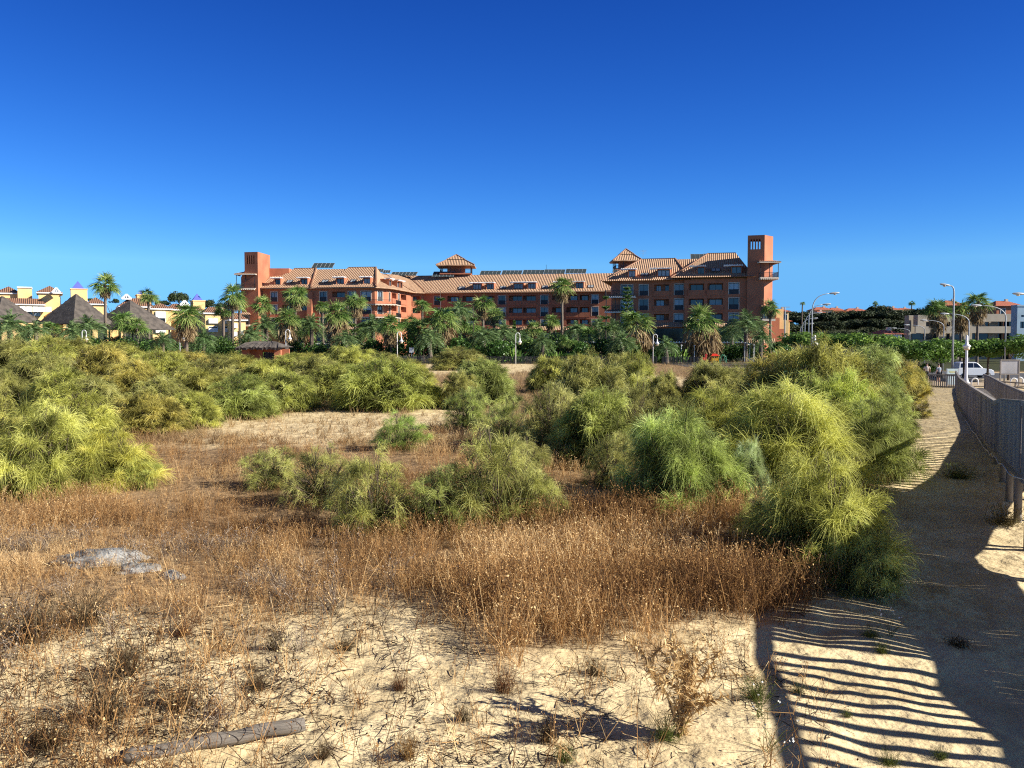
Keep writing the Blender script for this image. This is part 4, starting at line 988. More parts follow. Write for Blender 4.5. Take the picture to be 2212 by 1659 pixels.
    wall.quad(A0[:2] + (base,) if False else (A0.x, A0.y, base), (A0.x, A0.y, ZE), (A0.x + 1.5, A0.y + 15, ZE), (A0.x + 1.5, A0.y + 15, base))
    wall.quad((B0.x, B0.y, base), (B0.x, B0.y, ZE), (B0.x + .1, B0.y + 1.6, ZE), (B0.x + .1, B0.y + 1.6, base))
    zra, zrb = 22.1, 22.9
    hip(roof, FA, ax(420) - .3, LA + 1.5, -1.4, 16, ZE - .1, zra, ax(748), ax(1088), 8.5, .13); hip(roof, FB, -2.6, LB + 1.6, -1.4, 17, ZE + .25, zrb, bx(1418), bx(1700), 9.0, .13)
    roof_quad(roof, FA(ax(1000), 5, 19.5), FB(bx(1500), 6, 19.5), FB(bx(1500), 10, 22.0), FA(ax(1000), 10, 22.0)); roof.quad(FA(ax(1000), 10, 22), FB(bx(1500), 10, 22), FB(bx(1500), 20, 22), FA(ax(1000), 20, 22))
    ridge_caps(caps, [(FA(ax(748), 8.5, zra), FA(ax(1088), 8.5, zra)), (FB(bx(1418), 9, zrb), FB(bx(1700), 9, zrb)), (FA(ax(748), 8.5, zra), FA(ax(420) - .3, -1.4, ZE)), (FB(bx(1418), 9, zrb), FB(-2.6, -1.4, ZE + .35)), (FA(ax(1088), 8.5, zra), FA(LA + 1.5, -1.4, ZE)),
                      (F0(sx(815), 7.4, 22.15), F0(sx(1085), 7.4, 22.15)), (F0(sx(1085), 7.4, 22.2), F0(sx(1185), -1.35, ZE + .1)), (F0(sx(1475), 7.6, 22.25), F0(sx(1815), 7.6, 22.25)), (F0(sx(1815), 7.6, 22.3), F0(sx(1955), -1.35, ZE + .1))])
    za_ = lambda t: ZE - .1 + (zra - ZE) * (t + 1.4) / 9.9; zb_ = lambda t: ZE + .3 + (zrb - ZE) * (t + 1.4) / 10.4
    for a, b_ in ((658, 720), (938, 1052)): dormer(FA, ax(a), ax(b_), ext=1.6)
    for a, b_ in ((1322, 1388), (1655, 1745)): dormer(FB, bx(a), bx(b_), zb=18.0, zt=19.3, ext=1.6)
    for a, b_ in ((772, 848), (1112, 1195)): skylight(FA, ax(a), ax(b_), .6, za_)
    skylight(FB, bx(1455), bx(1540), .6, zb_)
    skirt(FA, ax(880), LA + .2, 7.6, 1.9); skirt(FB, .3, LB, 7.6, 1.9)
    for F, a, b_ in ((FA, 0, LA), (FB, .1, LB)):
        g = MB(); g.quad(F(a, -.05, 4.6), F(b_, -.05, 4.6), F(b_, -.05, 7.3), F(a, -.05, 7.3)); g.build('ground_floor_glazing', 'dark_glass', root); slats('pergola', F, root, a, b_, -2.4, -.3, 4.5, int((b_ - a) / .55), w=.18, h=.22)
    # corner terrace at the left end of the right block
    for z in (14.0, 11.0):
        mb = MB(); mb.box(ax(440), ax(735), -1.9, -.01, z - .16, z, FA); mb.build('balcony_slab', 'dark_wood', root)
        slats('sun_slats', FA, root, ax(440), ax(735), -2.0, -.1, z - .36, 16, w=.14, h=.16)
        p = [FA(ax(442), -.05, 0), FA(ax(442), -1.8, 0), FA(ax(733), -1.8, 0)]; railing('railing', root, [q[:2] for q in p], z, .95, gap=.18)
    pb = MB()
    for q in (460, 545): pb.bar(FA(ax(q), -1.75, 4.5), FA(ax(q), -1.75, 14), .12)
    pb.build('terrace_post', 'dark_wood', root)
    # ---- towers
    def tower(name, poly, zt, slot_edge, mirror):
        mb = MB(); n = len(poly); z1 = zt - 3.2
        for k in range(n):
            a, b_ = poly[k], poly[(k + 1) % n]; F, L = frame_of(a, b_)
            if k == slot_edge:
                sl = [(L * (.17 + .165 * j), L * (.17 + .165 * j) + L * .085) for j in range(4)]
                ss = [0] + [v for p in sl for v in p] + [L]
                for i in range(len(ss) - 1):
                    if i % 2 == 0: mb.quad(F(ss[i], 0, base), F(ss[i + 1], 0, base), F(ss[i + 1], 0, zt), F(ss[i], 0, zt))
                    else:
                        for lo, hi in ((base, z1 + .5), (zt - .8, zt)): mb.quad(F(ss[i], 0, lo), F(ss[i + 1], 0, lo), F(ss[i + 1], 0, hi), F(ss[i], 0, hi))
                        for s in (ss[i], ss[i + 1]): mb.quad(F(s, 0, z1 + .5), F(s, .35, z1 + .5), F(s, .35, zt - .8), F(s, 0, zt - .8))
            elif mirror and k == (slot_edge + 3) % n:
                mb.quad(F(0, 0, base), F(L, 0, base), F(L, 0, z1 - .8), F(0, 0, z1 - .8))
                for a_, c_ in ((0, L * .12), (L * .88, L)): mb.quad(F(a_, 0, z1 - .8), F(c_, 0, z1 - .8), F(c_, 0, zt), F(a_, 0, zt))
                mb.quad(F(L * .12, 0, zt - .5), F(L * .88, 0, zt - .5), F(L * .88, 0, zt), F(L * .12, 0, zt))
            else: mb.quad((*a, base), (*b_, base), (*b_, zt), (*a, zt))
        mb.f.append(tuple(range(len(mb.v), len(mb.v) + n))); mb.v += [(*p, zt - .02) for p in poly]
        mb.f.append(tuple(range(len(mb.v), len(mb.v) + n))); mb.v += [(*p, z1 + .3) for p in poly]
        return mb.build(name, 'terracotta', root)
    def xy(px, Y): q = P(px, 700, Y); return (q.x, q.y)
    RT = [xy(1613, 167.6), xy(1649.5, 166.7), xy(1667.5, 169.2), xy(1667.5, 173.5), xy(1613, 173.5)]
    tower('tower', RT, 25.2, 0, True)
    LT = [xy(530, 196.6), xy(558.5, 195.9), xy(585, 203.5), xy(548, 205.5), xy(531, 199)]
    tower('tower', LT, 25.1, 0, False)
    mb = MB(); q = [xy(522, 197.2), xy(530.5, 196.45), xy(532, 199), xy(522, 201)]   # shoulder of the left tower with sloped top
    mb.prism(q, base, 19.4); i = len(mb.v); mb.v += [(*q[0], 19.4), (*q[1], 21.0), (*q[2], 21.0), (*q[3], 19.4), (*q[1], 19.4), (*q[2], 19.4)]
    mb.f += [(i, i + 4, i + 1), (i, i + 1, i + 2, i + 3), (i + 3, i + 2, i + 5)]; mb.build('tower_shoulder', 'terracotta', root)
    mb = MB(); mb.box(-57.2, -52.5, 203, 208, 15, 22.0); mb.build('roof_block', 'terracotta', root)
    def corner_balcony(c0, c1, Y0, Y1, zc_, zf, zr):
        # tiled canopy, posts, slab on joists, railing
        a, b_ = xy(c0, Y0)[0], xy(c1, Y0)[0]; F = lambda s, t, z: (s, t, z)
        mb = MB(); hip(mb, F, a - .35, b_ + .35, Y0 - .5, Y1, zc_, zc_ + .75, a + .8, b_ - .8, Y1 - .6, .0); co = mb.build('canopy', 'tile', root)
        e = MB(); e.box(a - .3, b_ + .3, Y0 - .45, Y0 - .3, zc_ - .25, zc_ - .02); e.box(a - .3, a - .15, Y0 - .3, Y1, zc_ - .25, zc_ - .02); e.box(b_ + .15, b_ + .3, Y0 - .3, Y1, zc_ - .25, zc_ - .02); e.build('canopy_beam', 'cream', co)
        s = MB(); s.box(a, b_, Y0, Y1, zf - .22, zf); so = s.build('balcony_slab', 'cream', root)
        j = MB(); n = 9
        for k in range(n):
            x = a + (b_ - a) * (k + .5) / n; j.box(x - .1, x + .1, Y0 - .25, Y1, zf - .45, zf - .223)
        j.build('joist_ends', 'cream', so); railing('railing', so, [(a + .05, Y1), (a + .05, Y0 + .05), (b_ - .05, Y0 + .05), (b_ - .05, Y1)], zf, .95, gap=.16)
        p = MB()
        for x in (a + .1, (a + b_) / 2, b_ - .1): p.bar((x, Y0 + .1, zf), (x, Y0 + .1, zc_ - .02), .1)
        p.build('canopy_post', 'dark_wood', so)
    corner_balcony(1641, 1681, 165.9, 170.5, 20.0, 17.0, 0); corner_balcony(511, 552, 195.6, 199.5, 20.1, 16.9, 0)
    def bay(c0, c1, Y0, Y1, zt, zb):
        a, b_ = xy(c0, Y0)[0], xy(c1, Y0)[0]; F = lambda s, t, z: (s, t, z)
        mb = MB(); hip(mb, F, a - .4, b_ + .4, Y0 - .5, Y1, zt, zt + .9, a + .6, b_ - .6, Y1 - .5); co = mb.build('bay_roof', 'tile', root)
        g = MB(); g.box(a, b_, Y0, Y1, zb, zt - .003); bo = g.build('bay_window', 'glass', root)
        w_ = MB()
        for k in range(5): x = a + (b_ - a) * k / 4; w_.box(x - .06, x + .06, Y0 - .07, Y0 - .004, zb, zt - .05)
        w_.box(a, b_, Y0 - .06, Y0 - .003, zb, zb + .12); w_.build('window_bars', 'dark_wood', bo)
        s = MB(); s.box(a - .2, b_ + .2, Y0 - .3, Y1, zb - .4, zb - .003); s.build('bay_slab', 'cream', bo)
    bay(1648, 1672, 166.0, 170, 11.4, 9.0); bay(521, 537, 195.6, 198, 10.9, 8.6)
    skirt(frame_of(xy(1611, 167.5), xy(1668, 166.6))[0], 0, 5.4, 4.3, 2.2)
    skirt(frame_of(xy(519, 196.2), xy(560, 195.9))[0], 0, 4.5, 5.0, 2.2)
    # annex steps behind the right tower
    mb = MB(); mb.box(51.2, 53.2, 171, 178, 1, 9.4); mb.box(53.3, 54.4, 172, 178, 1, 7.2); mb.build('side_annex', 'terracotta', root)
    mb = MB(); mb.box(53.4, 54.9, 174, 177, 1, 11.2); mb.build('rear_annex', 'yellow', root)
    # ---- pagoda lanterns on the roof
    def pagoda(px, Y, hw, zap, zmid, zeave, zfl, bw):
        c = P(px, 600, Y).x; F = lambda s, t, z: (c + s, Y + t, z)
        mb = MB(); q = hw * .47; z2 = zmid
        for k in range(4):
            r = lambda s, t, z, k=k: F(*[(s, t), (-t, s), (-s, -t), (t, -s)][k], z)
            roof_quad(mb, r(-hw, -hw, zeave), r(hw, -hw, zeave), r(q, -q, z2 - .12), r(-q, -q, z2 - .12)); roof_quad(mb, r(-q * 1.06, -q * 1.06, z2), r(q * 1.06, -q * 1.06, z2), r(0, 0, zap), r(0, 0, zap))
            mb.quad(r(-hw, -hw, zeave - .2), r(hw, -hw, zeave - .2), r(hw, -hw, zeave), r(-hw, -hw, zeave))
        mb.quad(F(-hw, hw, zeave - .2), F(hw, hw, zeave - .2), F(hw, -hw, zeave - .2), F(-hw, -hw, zeave - .2)); ro = mb.build('pagoda_roof', 'tile', root)
        for a, b_ in ((-1, -1), (1, -1), (1, 1), (-1, 1)):
            cp = MB(); cp.bar(F(a * hw, b_ * hw, zeave + .05), F(a * q, b_ * q, z2 - .05), .25, .18); cp.bar(F(a * q, b_ * q, z2 + .05), F(0, 0, zap + .05), .25, .18); cp.build('ridge_tiles', 'tile_brown', ro)
        b = MB(); b.box(-bw, bw, -bw, bw, zfl - 3, zeave - .22, F); b.build('lantern_room', 'terracotta', root)
        s = MB(); e = hw * .82; s.box(-e, e, -e, e, zfl - .3, zfl, F); so = s.build('lantern_floor', 'terracotta', root)
        for k in range(4):
            for a in (-e + .12, e - .12):
                v = -e + .12 + (2 * e - .24) * k / 3
                p = MB(); p.bar(F(v, a, zfl), F(v, a, zeave - .2), .13); p.build('lantern_post', 'dark_wood', so)
                if k in (1, 2): p = MB(); p.bar(F(a, v, zfl), F(a, v, zeave - .2), .13); p.build('lantern_post', 'dark_wood', so)
        railing('railing', so, [F(-e + .1, e - .1, 0)[:2], F(-e + .1, -e + .1, 0)[:2], F(e - .1, -e + .1, 0)[:2], F(e - .1, e - .1, 0)[:2]], zfl, .9, gap=.18)
    pagoda(986, 224, 4.9, 27.4, 25.95, 24.35, 22.3, 2.2); pagoda(1352, 200, 3.4, 26.2, 24.85, 23.3, 21.3, 1.6)
    # ---- solar panels in racks along the flat roofs
    def panel(pxa, pxb, y0, y1, Y):
        a = P(pxa, y1, Y); b_ = P(pxb, y1, Y); hgt = (y1 - y0) * Y / FPX; z = a.z
        mb = MB(); sk = .35 * (b_.x - a.x) / 5; tb = hgt * 1.1
        mb.v += [(a.x, Y, z), (b_.x, Y, z), (b_.x + sk, Y + tb, z + hgt), (a.x + sk, Y + tb, z + hgt), (a.x, Y + .1, z - .05), (b_.x, Y + .1, z - .05), (b_.x + sk, Y + tb + .1, z + hgt - .05), (a.x + sk, Y + tb + .1, z + hgt - .05)]
        mb.f += [(0, 1, 2, 3), (7, 6, 5, 4), (0, 4, 5, 1), (1, 5, 6, 2), (2, 6, 7, 3), (3, 7, 4, 0)]; so = mb.build('solar_panel', 'solar', root)
        f = MB(); n = max(3, int((b_.x - a.x) / .9))
        for k in range(n + 1):
            x = a.x + (b_.x - a.x) * k / n; f.bar((x, Y - .03, z + .03), (x + sk, Y + tb - .03, z + hgt + .03), .05, .04)
        f.bar((a.x + sk, Y + tb - .02, z + hgt + .03), (b_.x + sk, Y + tb - .02, z + hgt + .03), .08, .05)
        for x in (a.x + .4, b_.x - .2): f.bar((x, Y + tb * .9, z - 2.2), (x, Y + tb * .9, z + hgt * .8), .08)
        f.build('rack', 'galv', so)
    for a, b_, y0, y1, Y in ((673, 718, 567.5, 578, 205), (800, 812, 576.5, 583, 212), (812, 827, 580.5, 587, 214), (827, 842, 583.5, 589, 216), (843, 898, 587, 595, 221), (933, 979, 586, 598, 219.5),
                             (1036, 1080, 584.5, 593, 220.5), (1083, 1126, 583.5, 592.5, 220.5), (1128, 1173, 582.5, 592, 220.5), (1174, 1219, 581.5, 591, 220.5), (1221, 1265, 580.5, 590, 220.5),
                             (1325, 1350, 578.5, 592, 196), (1492, 1520, 548, 559.5, 183), (1520, 1552, 547, 559.5, 183)): panel(a, b_, y0, y1, Y)
    wall.build('wall', 'terracotta', root); roof.build('roof', 'tile', root)
    # aerials
    mb = MB(); q = P(1517 - 0, 594, 186); q = P(1389, 556, 184); mb.bar(q, q + Vector((0, 0, 1.6)), .05)
    for k in range(3): mb.bar(q + Vector((-.6, 0, .9 + .3 * k)), q + Vector((.7, 0, .9 + .3 * k)), .035)
    mb.build('aerial', 'galv', root)
    q = P(1180, 592, 222); mb = MB(); mb.bar(q, q + Vector((0, 0, 2.4)), .08); mb.build('mast', 'black_metal', root)
hotel()

# ------------------------------------------------------------------ palms
def fan_palm_mesh(seed, nf=46, wild=.3):
    r = np.random.default_rng(seed); parts = []; pet = []
    for k in range(nf):
        el = math.asin(r.uniform(-.45, .98)); a = r.uniform(0, 6.283); d = np.array([math.cos(a) * math.cos(el), math.sin(a) * math.cos(el), math.sin(el)])
        lp = r.uniform(.55, .85); c = d * lp + np.array([0, 0, -.10 * math.cos(el)]); u = norm(np.cross(d, [0, 0, 1]) + 1e-6); v = np.cross(u, d)
        n = 15; th = np.linspace(-1.75, 1.75, n) + r.normal(0, .04, n)
        D = norm(d[None] * np.cos(th)[:, None] + u[None] * np.sin(th)[:, None] - np.array([0, 0, .22]) + v * r.normal(0, .12, (n, 1)))
        L = r.uniform(.75, .95) * (.72 + .28 * np.cos(th)); t0 = np.clip(r.normal(.5, .15) + (.18 if el < 0 else 0), 0, 1)
        parts.append(ribbons(r, np.repeat(c[None], n, 0), D, L, np.full(n, .075), r.uniform(.15, .55, n), 3, .15, np.clip(t0 + r.normal(0, .1, n), 0, 1), side=np.repeat(v[None], n, 0) + r.normal(0, .35, (n, 3)), tip=.2))
        pet.append((c, t0))
    E = np.array([p[0] for p in pet]); parts.append(ribbons(r, E * 0, norm(E), np.linalg.norm(E, axis=1), np.full(len(E), .05), np.zeros(len(E)), 1, .8, np.full(len(E), .75)))
    return np_mesh('crown', *join(parts), 'fan')
def skirt_mesh(seed, n=95, h=2.0, rr=1.0):
    r = np.random.default_rng(seed); parts = []
    for k in range(n):
        z = -.15 - h * .62 * r.random() ** .8; a = r.uniform(0, 6.283); o = np.array([math.cos(a), math.sin(a), 0]); env = .35 + .65 * (1 + z / h)
        c = o * rr * env * r.uniform(.35, .8) + np.array([0, 0, z - .15]); m = 7; th = np.linspace(-.9, .9, m); u = np.array([-math.sin(a), math.cos(a), 0])
        D = norm(o * .35 + u[None] * np.sin(th)[:, None] * .8 + np.array([0, 0, -1.0]) + r.normal(0, .15, (m, 3)))
        parts.append(ribbons(r, np.repeat(c[None], m, 0), D, r.uniform(.45, .8) * np.ones(m), np.full(m, .07), r.uniform(0, .3, m), 2, .3, np.clip(r.normal(.5, .2) + r.normal(0, .12, m), 0, 1)))
        parts.append(ribbons(r, np.array([[0, 0, z + .25]]), norm((c - [0, 0, z + .25])[None]), np.array([np.linalg.norm(c - [0, 0, z + .25])]), np.array([.04]), np.array([0.]), 1, .8, np.array([.6])))
    return np_mesh('dead_fronds', *join(parts), 'dead')
def date_palm_mesh(seed, nf=58):
    r = np.random.default_rng(seed); parts = []
    for k in range(nf):
        q = k / nf; el = math.asin(np.clip(.98 - 1.25 * q + r.normal(0, .06), -.5, .99)); a = k * 2.39996 + r.normal(0, .1)
        d = np.array([math.cos(a) * math.cos(el), math.sin(a) * math.cos(el), math.sin(el)]); Lf = r.uniform(2.4, 3.0) * (.75 + .25 * min(1, q * 3)); dr = .22 + .45 * math.cos(el)
        n = 30; s = np.linspace(.10, 1, n); R_ = d[None] * (Lf * s)[:, None]; R_[:, 2] -= dr * Lf * s ** 2
        tg = norm(d[None] - np.array([0, 0, 1.]) * (2 * dr * s)[:, None]); u = norm(np.cross(tg, [0, 0, 1.])); up = np.cross(u, tg); t0 = np.clip(r.normal(.48, .12) + (.25 if q > .9 else 0), 0, 1)
        for sg in (-1, 1):
            D = norm(u * sg * .75 + tg * .62 + up * .28 + r.normal(0, .07, (n, 3))); L = .62 * np.sin(np.pi * (s * .82 + .14)) ** .6 * r.uniform(.85, 1.1, n)
            parts.append(ribbons(r, R_, D, L, np.full(n, .042), np.full(n, .25), 2, .25, np.clip(t0 + r.normal(0, .12, n), 0, 1)))
        parts.append(ribbons(r, np.zeros((1, 3)), d[None], np.array([Lf]), np.array([.06]), np.array([dr]), 8, .3, np.array([.85])))
    return np_mesh('crown', *join(parts), 'date')
FANC = [fan_palm_mesh(201), fan_palm_mesh(202, 52), fan_palm_mesh(203, 40)]
SKT = [skirt_mesh(211), skirt_mesh(212, 130, 2.9, 1.15), skirt_mesh(213, 70, 1.5, .9)]
DATC = [date_palm_mesh(221), date_palm_mesh(222, 50), date_palm_mesh(223, 66)]
def trunk_mesh(seed, r0, r1):
    r = np.random.default_rng(seed); mb = MB(); n = 26
    mb.tube([(.5 * .02 * math.sin(k * .3 + seed), .02 * math.cos(k * .23), k / n) for k in range(n + 1)], [(r0 + (r1 - r0) * (k / n) ** .6) * (1 + .08 * (k % 2) + r.normal(0, .03)) for k in range(n + 1)], 10)
    o = mb.build('trunk', 'palm_bark', None, True); m_ = o.data; bpy.data.objects.remove(o); return m_
TRK = [trunk_mesh(1, .26, .17), trunk_mesh(2, .34, .24)]
PL = 'palms of the hotel garden'
# kind, x, crown y (pixels), distance, crown radius px, skirt (variant, scale) or None, colour, label
W1, W2 = (1, 1, 1), (.88, .95, .92)
PALMS = [
 ('fan', 225, 616, 120, 27, (2, .7), W1, 'tallest fan palm on the left, standing before the second thatched roof'),
 ('fan', 320, 640, 150, 18, None, W1, 'slim fan palm rising in front of the yellow houses'),
 ('fan', 401, 681, 106, 31, (0, 1.0), W1, 'fan palm with pale dead skirt beside the white lamp, in front of the yellow houses'),
 ('fan', 501, 640, 122, 26, (2, .8), W1, 'bushy fan palm just left of the left terracotta tower'),
 ('fan', 482, 672, 125, 19, (2, .6), W2, 'dark slim fan palm leaning beside the bushy one by the left tower'),
 ('fan', 517, 660, 128, 15, None, W2, 'half hidden fan palm between the bushy one and the left tower'),
 ('date', 23, 694, 112, 34, None, W1, 'spreading date palm at the far left below the thatch'),
 ('date', 80, 706, 112, 24, None, W1, 'low date palm under the big thatched roof'),
 ('fan', 113, 708, 116, 18, None, W2, 'low dark fan palm under the middle of the big thatched roof'),
 ('date', 159, 710, 112, 25, None, W1, 'squat date palm right of the big thatched roof'),
 ('date', 193, 695, 114, 30, None, W1, 'arching date palm between the two thatched roofs'),
 ('fan', 270, 694, 118, 25, (2, .6), W2, 'dark fan palm covering the foot of the second thatched roof'),
 ('fan', 297, 706, 114, 24, None, W1, 'broad low fan palm at the right foot of the second thatched roof'),
 ('date', 350, 728, 110, 24, None, W2, 'dark low date palm left of the skirted fan palm'),
 ('date', 440, 728, 112, 28, None, W2, 'dark low date palm right of the skirted fan palm'),
 ('fan', 567, 660, 132, 21, (2, .7), W1, 'fan palm at the right edge of the left terracotta tower'),
 ('date', 578, 696, 124, 32, None, W1, 'graceful date palm above the thatched gatehouse'),
 ('fan', 636, 637, 140, 24, (2, .9), W1, 'tall fan palm against the left wing of the hotel'),
 ('fan', 620, 688, 118, 27, (0, 1.1), W1, 'fan palm with shaggy skirt behind the third lamp'),
 ('date', 672, 694, 122, 27, None, W1, 'date palm with yellowing lower fronds in front of the left wing'),
 ('fan', 697, 662, 132, 17, None, W1, 'slender fan palm with long bare trunk before the buttress'),
 ('fan', 728, 680, 118, 27, (1, 1.15), W1, 'broad fan palm wearing a thick straw skirt before the left wing'),
 ('fan', 764, 650, 128, 23, (0, .95), W1, 'tall fan palm with drooping straw skirt at the wrap-round balconies'),
 ('date', 807, 699, 122, 30, None, W1, 'date palm below the wrap-round balconies'),
 ('fan', 846, 703, 116, 25, (0, 1.05), W2, 'skirted fan palm behind the fourth lamp'),
 ('fan', 882, 700, 130, 20, None, W2, 'deep green fan palm right of the fourth lamp'),
 ('fan', 913, 660, 150, 18, None, W2, 'dark palm head rising at the concave corner of the hotel'),
 ('fan', 905, 712, 118, 26, (2, .9), W2, 'big leaved fan palm in the dense middle of the garden'),
 ('fan', 938, 690, 134, 22, None, W2, 'fan palm crowding the dense middle of the garden from behind'),
 ('fan', 961, 690, 116, 31, (0, 1.1), W1, 'large green fan palm with straw skirt at the centre of the garden'),
 ('date', 995, 664, 132, 29, None, W1, 'high feathery date palm in front of the middle of the hotel'),
 ('fan', 1042, 655, 136, 21, (0, .9), W1, 'tall shaggy fan palm right of the high date palm'),
 ('fan', 1066, 678, 130, 18, (2, 1), W1, 'short shaggy fan palm leaning on the tall shaggy one'),
 ('date', 1086, 711, 118, 28, None, W1, 'date palm with sweeping fronds behind the fifth lamp'),
 ('date', 1126, 722, 120, 20, None, W2, 'small date palm right of the fifth lamp'),
 ('fan', 1214, 617, 126, 25, (2, .95), W1, 'very tall fan palm rising to the roofline in the centre'),
 ('fan', 1187, 694, 132, 18, (2, .8), W1, 'small fan palm beside the very tall trunk'),
 ('fan', 1228, 738, 114, 20, (2, .6), W2, 'low dark fan palm at the foot of the very tall trunk'),
 ('date', 1246, 704, 122, 25, None, W1, 'light date palm right of the very tall trunk'),
 ('date', 1293, 697, 128, 22, None, W1, 'grey-green date palm before the shaded corner of the hotel'),
 ('date', 1325, 703, 124, 24, None, W1, 'date palm at the left of the great skirted fan palm'),
 ('fan', 1378, 694, 116, 34, (1, 1.35), W1, 'great fan palm with huge straw skirt left of the sixth lamp'),
 ('fan', 1517, 694, 116, 36, (1, 1.45), W1, 'great fan palm with huge straw skirt above the playground'),
 ('date', 1611, 690, 118, 36, None, W1, 'large twin-trunk looking date palm before the right terracotta tower'),
 ('date', 1582, 712, 126, 20, None, W2, 'small date palm left of the large one by the right tower'),
 ('fan', 1665, 667, 134, 19, (2, .7), W1, 'fan palm at the right edge of the right terracotta tower'),
 ('date', 1440, 738, 112, 22, None, W2, 'low dark date palm right of the sixth lamp'),
 ('date', 545, 718, 114, 24, None, W1, 'low date palm just left of the gatehouse roof'),
 ('fan', 655, 712, 126, 22, (2, .8), W2, 'low fan palm right of the gatehouse roof'),
 ('date', 745, 724, 114, 22, None, W1, 'low date palm under the thick skirted palm of the left wing'),
 ('fan', 785, 714, 130, 20, (2, .9), W2, 'half hidden fan palm between the drooping skirt and the balcony date palm'),
 ('date', 930, 722, 113, 26, None, W1, 'low spreading date palm in front of the dense middle of the garden'),
 ('fan', 1012, 706, 124, 24, (0, .9), W2, 'dark skirted fan palm under the high feathery date palm'),
 ('date', 1046, 718, 116, 25, None, W1, 'arching low date palm left of the fifth lamp'),
 ('fan', 1152, 712, 124, 20, (2, .8), W1, 'low fan palm midway between the fifth lamp and the very tall trunk'),
 ('date', 1172, 734, 114, 22, None, W1, 'low date palm close to the left of the very tall trunk'),
 ('fan', 1274, 722, 118, 21, None, W2, 'dark low fan palm between the light and the grey-green date palms'),
 ('date', 1345, 730, 113, 24, None, W1, 'low date palm at the left foot of the great skirted palm'),
 ('date', 1643, 724, 116, 20, None, W2, 'low date palm in front of the right terracotta tower'),
 ('fan', 55, 714, 118, 20, None, W2, 'small fan palm under the left slope of the big thatched roof'),
]
def palm(kind, px, py, Y, rp, sk, col, label, idx, group=PL, name=None):
    c = P(px, py, Y); gz = Tz(c.x, Y); o = thing(name or ('fan_palm' if kind == 'fan' else 'date_palm'), label, 'palm tree', (c.x, Y, gz), 0, group)
    rp_ = random.Random(idx * 31 + 3); ln = .035 if kind == 'fan' else .05; o.rotation_euler = (rp_.uniform(-ln, ln), rp_.uniform(-ln, ln), idx * 1.7)
    rad = M(rp * 1.18, Y); k = rad / (1.32 if kind == 'fan' else 2.0); hh = c.z - gz - (.0 if kind == 'fan' else .25 * rad)
    child('trunk', TRK[0 if kind == 'fan' else 1], o, scale=(1, 1, hh))
    child('crown', (FANC if kind == 'fan' else DATC)[idx % 3], o, col, (0, 0, hh), (k * rp_.uniform(.92, 1.1), k * rp_.uniform(.92, 1.1), k * rp_.uniform(.85, 1.15)))
    if sk: child('dead_skirt', SKT[sk[0]], o, None, (0, 0, hh - .1), (sk[1] * k * .95, sk[1] * k * .95, sk[1] * k * .9))
for i, p in enumerate(PALMS): palm(*p, i)
# palms beyond the street
for i, p in enumerate([
 ('fan', 2028, 668, 150, 25, (1, 1.0), W2, 'brown skirted fan palm left of the pair by the beige building'),
 ('fan', 2078, 664, 155, 24, (1, 1.05), W1, 'middle brown skirted fan palm before the beige building'),
 ('fan', 2113, 651, 150, 24, (1, .95), W1, 'tallest skirted fan palm before the beige building'),
 ('fan', 1890, 655, 320, 5, None, W2, 'tiny palm on the skyline of the pine hill, the left one of two'),
 ('fan', 1969, 655, 320, 6, None, W2, 'tiny palm on the skyline of the pine hill, the right one of two'),
 ('fan', 1732, 655, 250, 5, None, W2, 'small palm head above the trees right of the hotel')]): palm(*p, i + 60, 'palms beyond the street')

# tiered araucarias
def araucaria(px, ytop, ybase, Y, wpx, n, label, thick=1.0, first=.35):
    r = np.random.default_rng(int(px)); top = P(px, ytop, Y); gz = Tz(top.x, Y); hh = top.z - gz; o = thing('norfolk_pine', label, 'conifer', (top.x, Y, gz))
    mb = MB(); mb.tube([(top.x, Y, gz), (top.x, Y, top.z)], [.12 * thick, .03], 8); mb.build('trunk', 'bark', o)
    parts = []
    for k in range(n):
        z = hh * (first + (1 - first) * k / n); rad = M(wpx, Y) * (1 - .8 * k / n) * r.uniform(.8, 1.1)
        for j in range(7):
            a = j * .9 + k * .5; m = 60; s = r.uniform(.1, 1, m); d = np.array([math.cos(a), math.sin(a), .12])
            Q = d[None] * (rad * s)[:, None]; Q[:, 2] += z + .25 * rad * s ** 2
            parts.append(ribbons(r, Q, norm(d[None] * .5 + r.normal(size=(m, 3)) * .6 + [0, 0, .3]), np.full(m, .25), np.full(m, .07), np.zeros(m), 1, .4, r.uniform(.2, .8, m)))
            parts.append(ribbons(r, np.array([[0, 0, z]]), norm(d)[None], np.array([rad]), np.array([.06]), np.array([-.1]), 2, .4, np.array([.1])))
    child('branches', np_mesh('branches', *join(parts), 'shrub'), o)
araucaria(1355, 616, 730, 130, 26, 13, 'dense Norfolk Island pine with layered branches before the shaded terrace', 1.2, .3)
araucaria(951, 625, 740, 128, 20, 3, 'thin Norfolk Island pine with sparse tiers at the concave corner', .8, .55)
araucaria(1309, 622, 740, 122, 14, 4, 'spindly Norfolk Island pine before the end of the centre wing', .7, .45)
araucaria(1023, 660, 740, 118, 12, 2, 'bare pole-like Norfolk Island pine in the middle of the garden', .6, .5)
araucaria(761, 690, 750, 120, 16, 4, 'small Norfolk Island pine by the wrap-round balconies', .6, .4)
araucaria(1111, 690, 730, 134, 5, 14, 'narrow dark conifer spire before the centre wing', .8, .1)

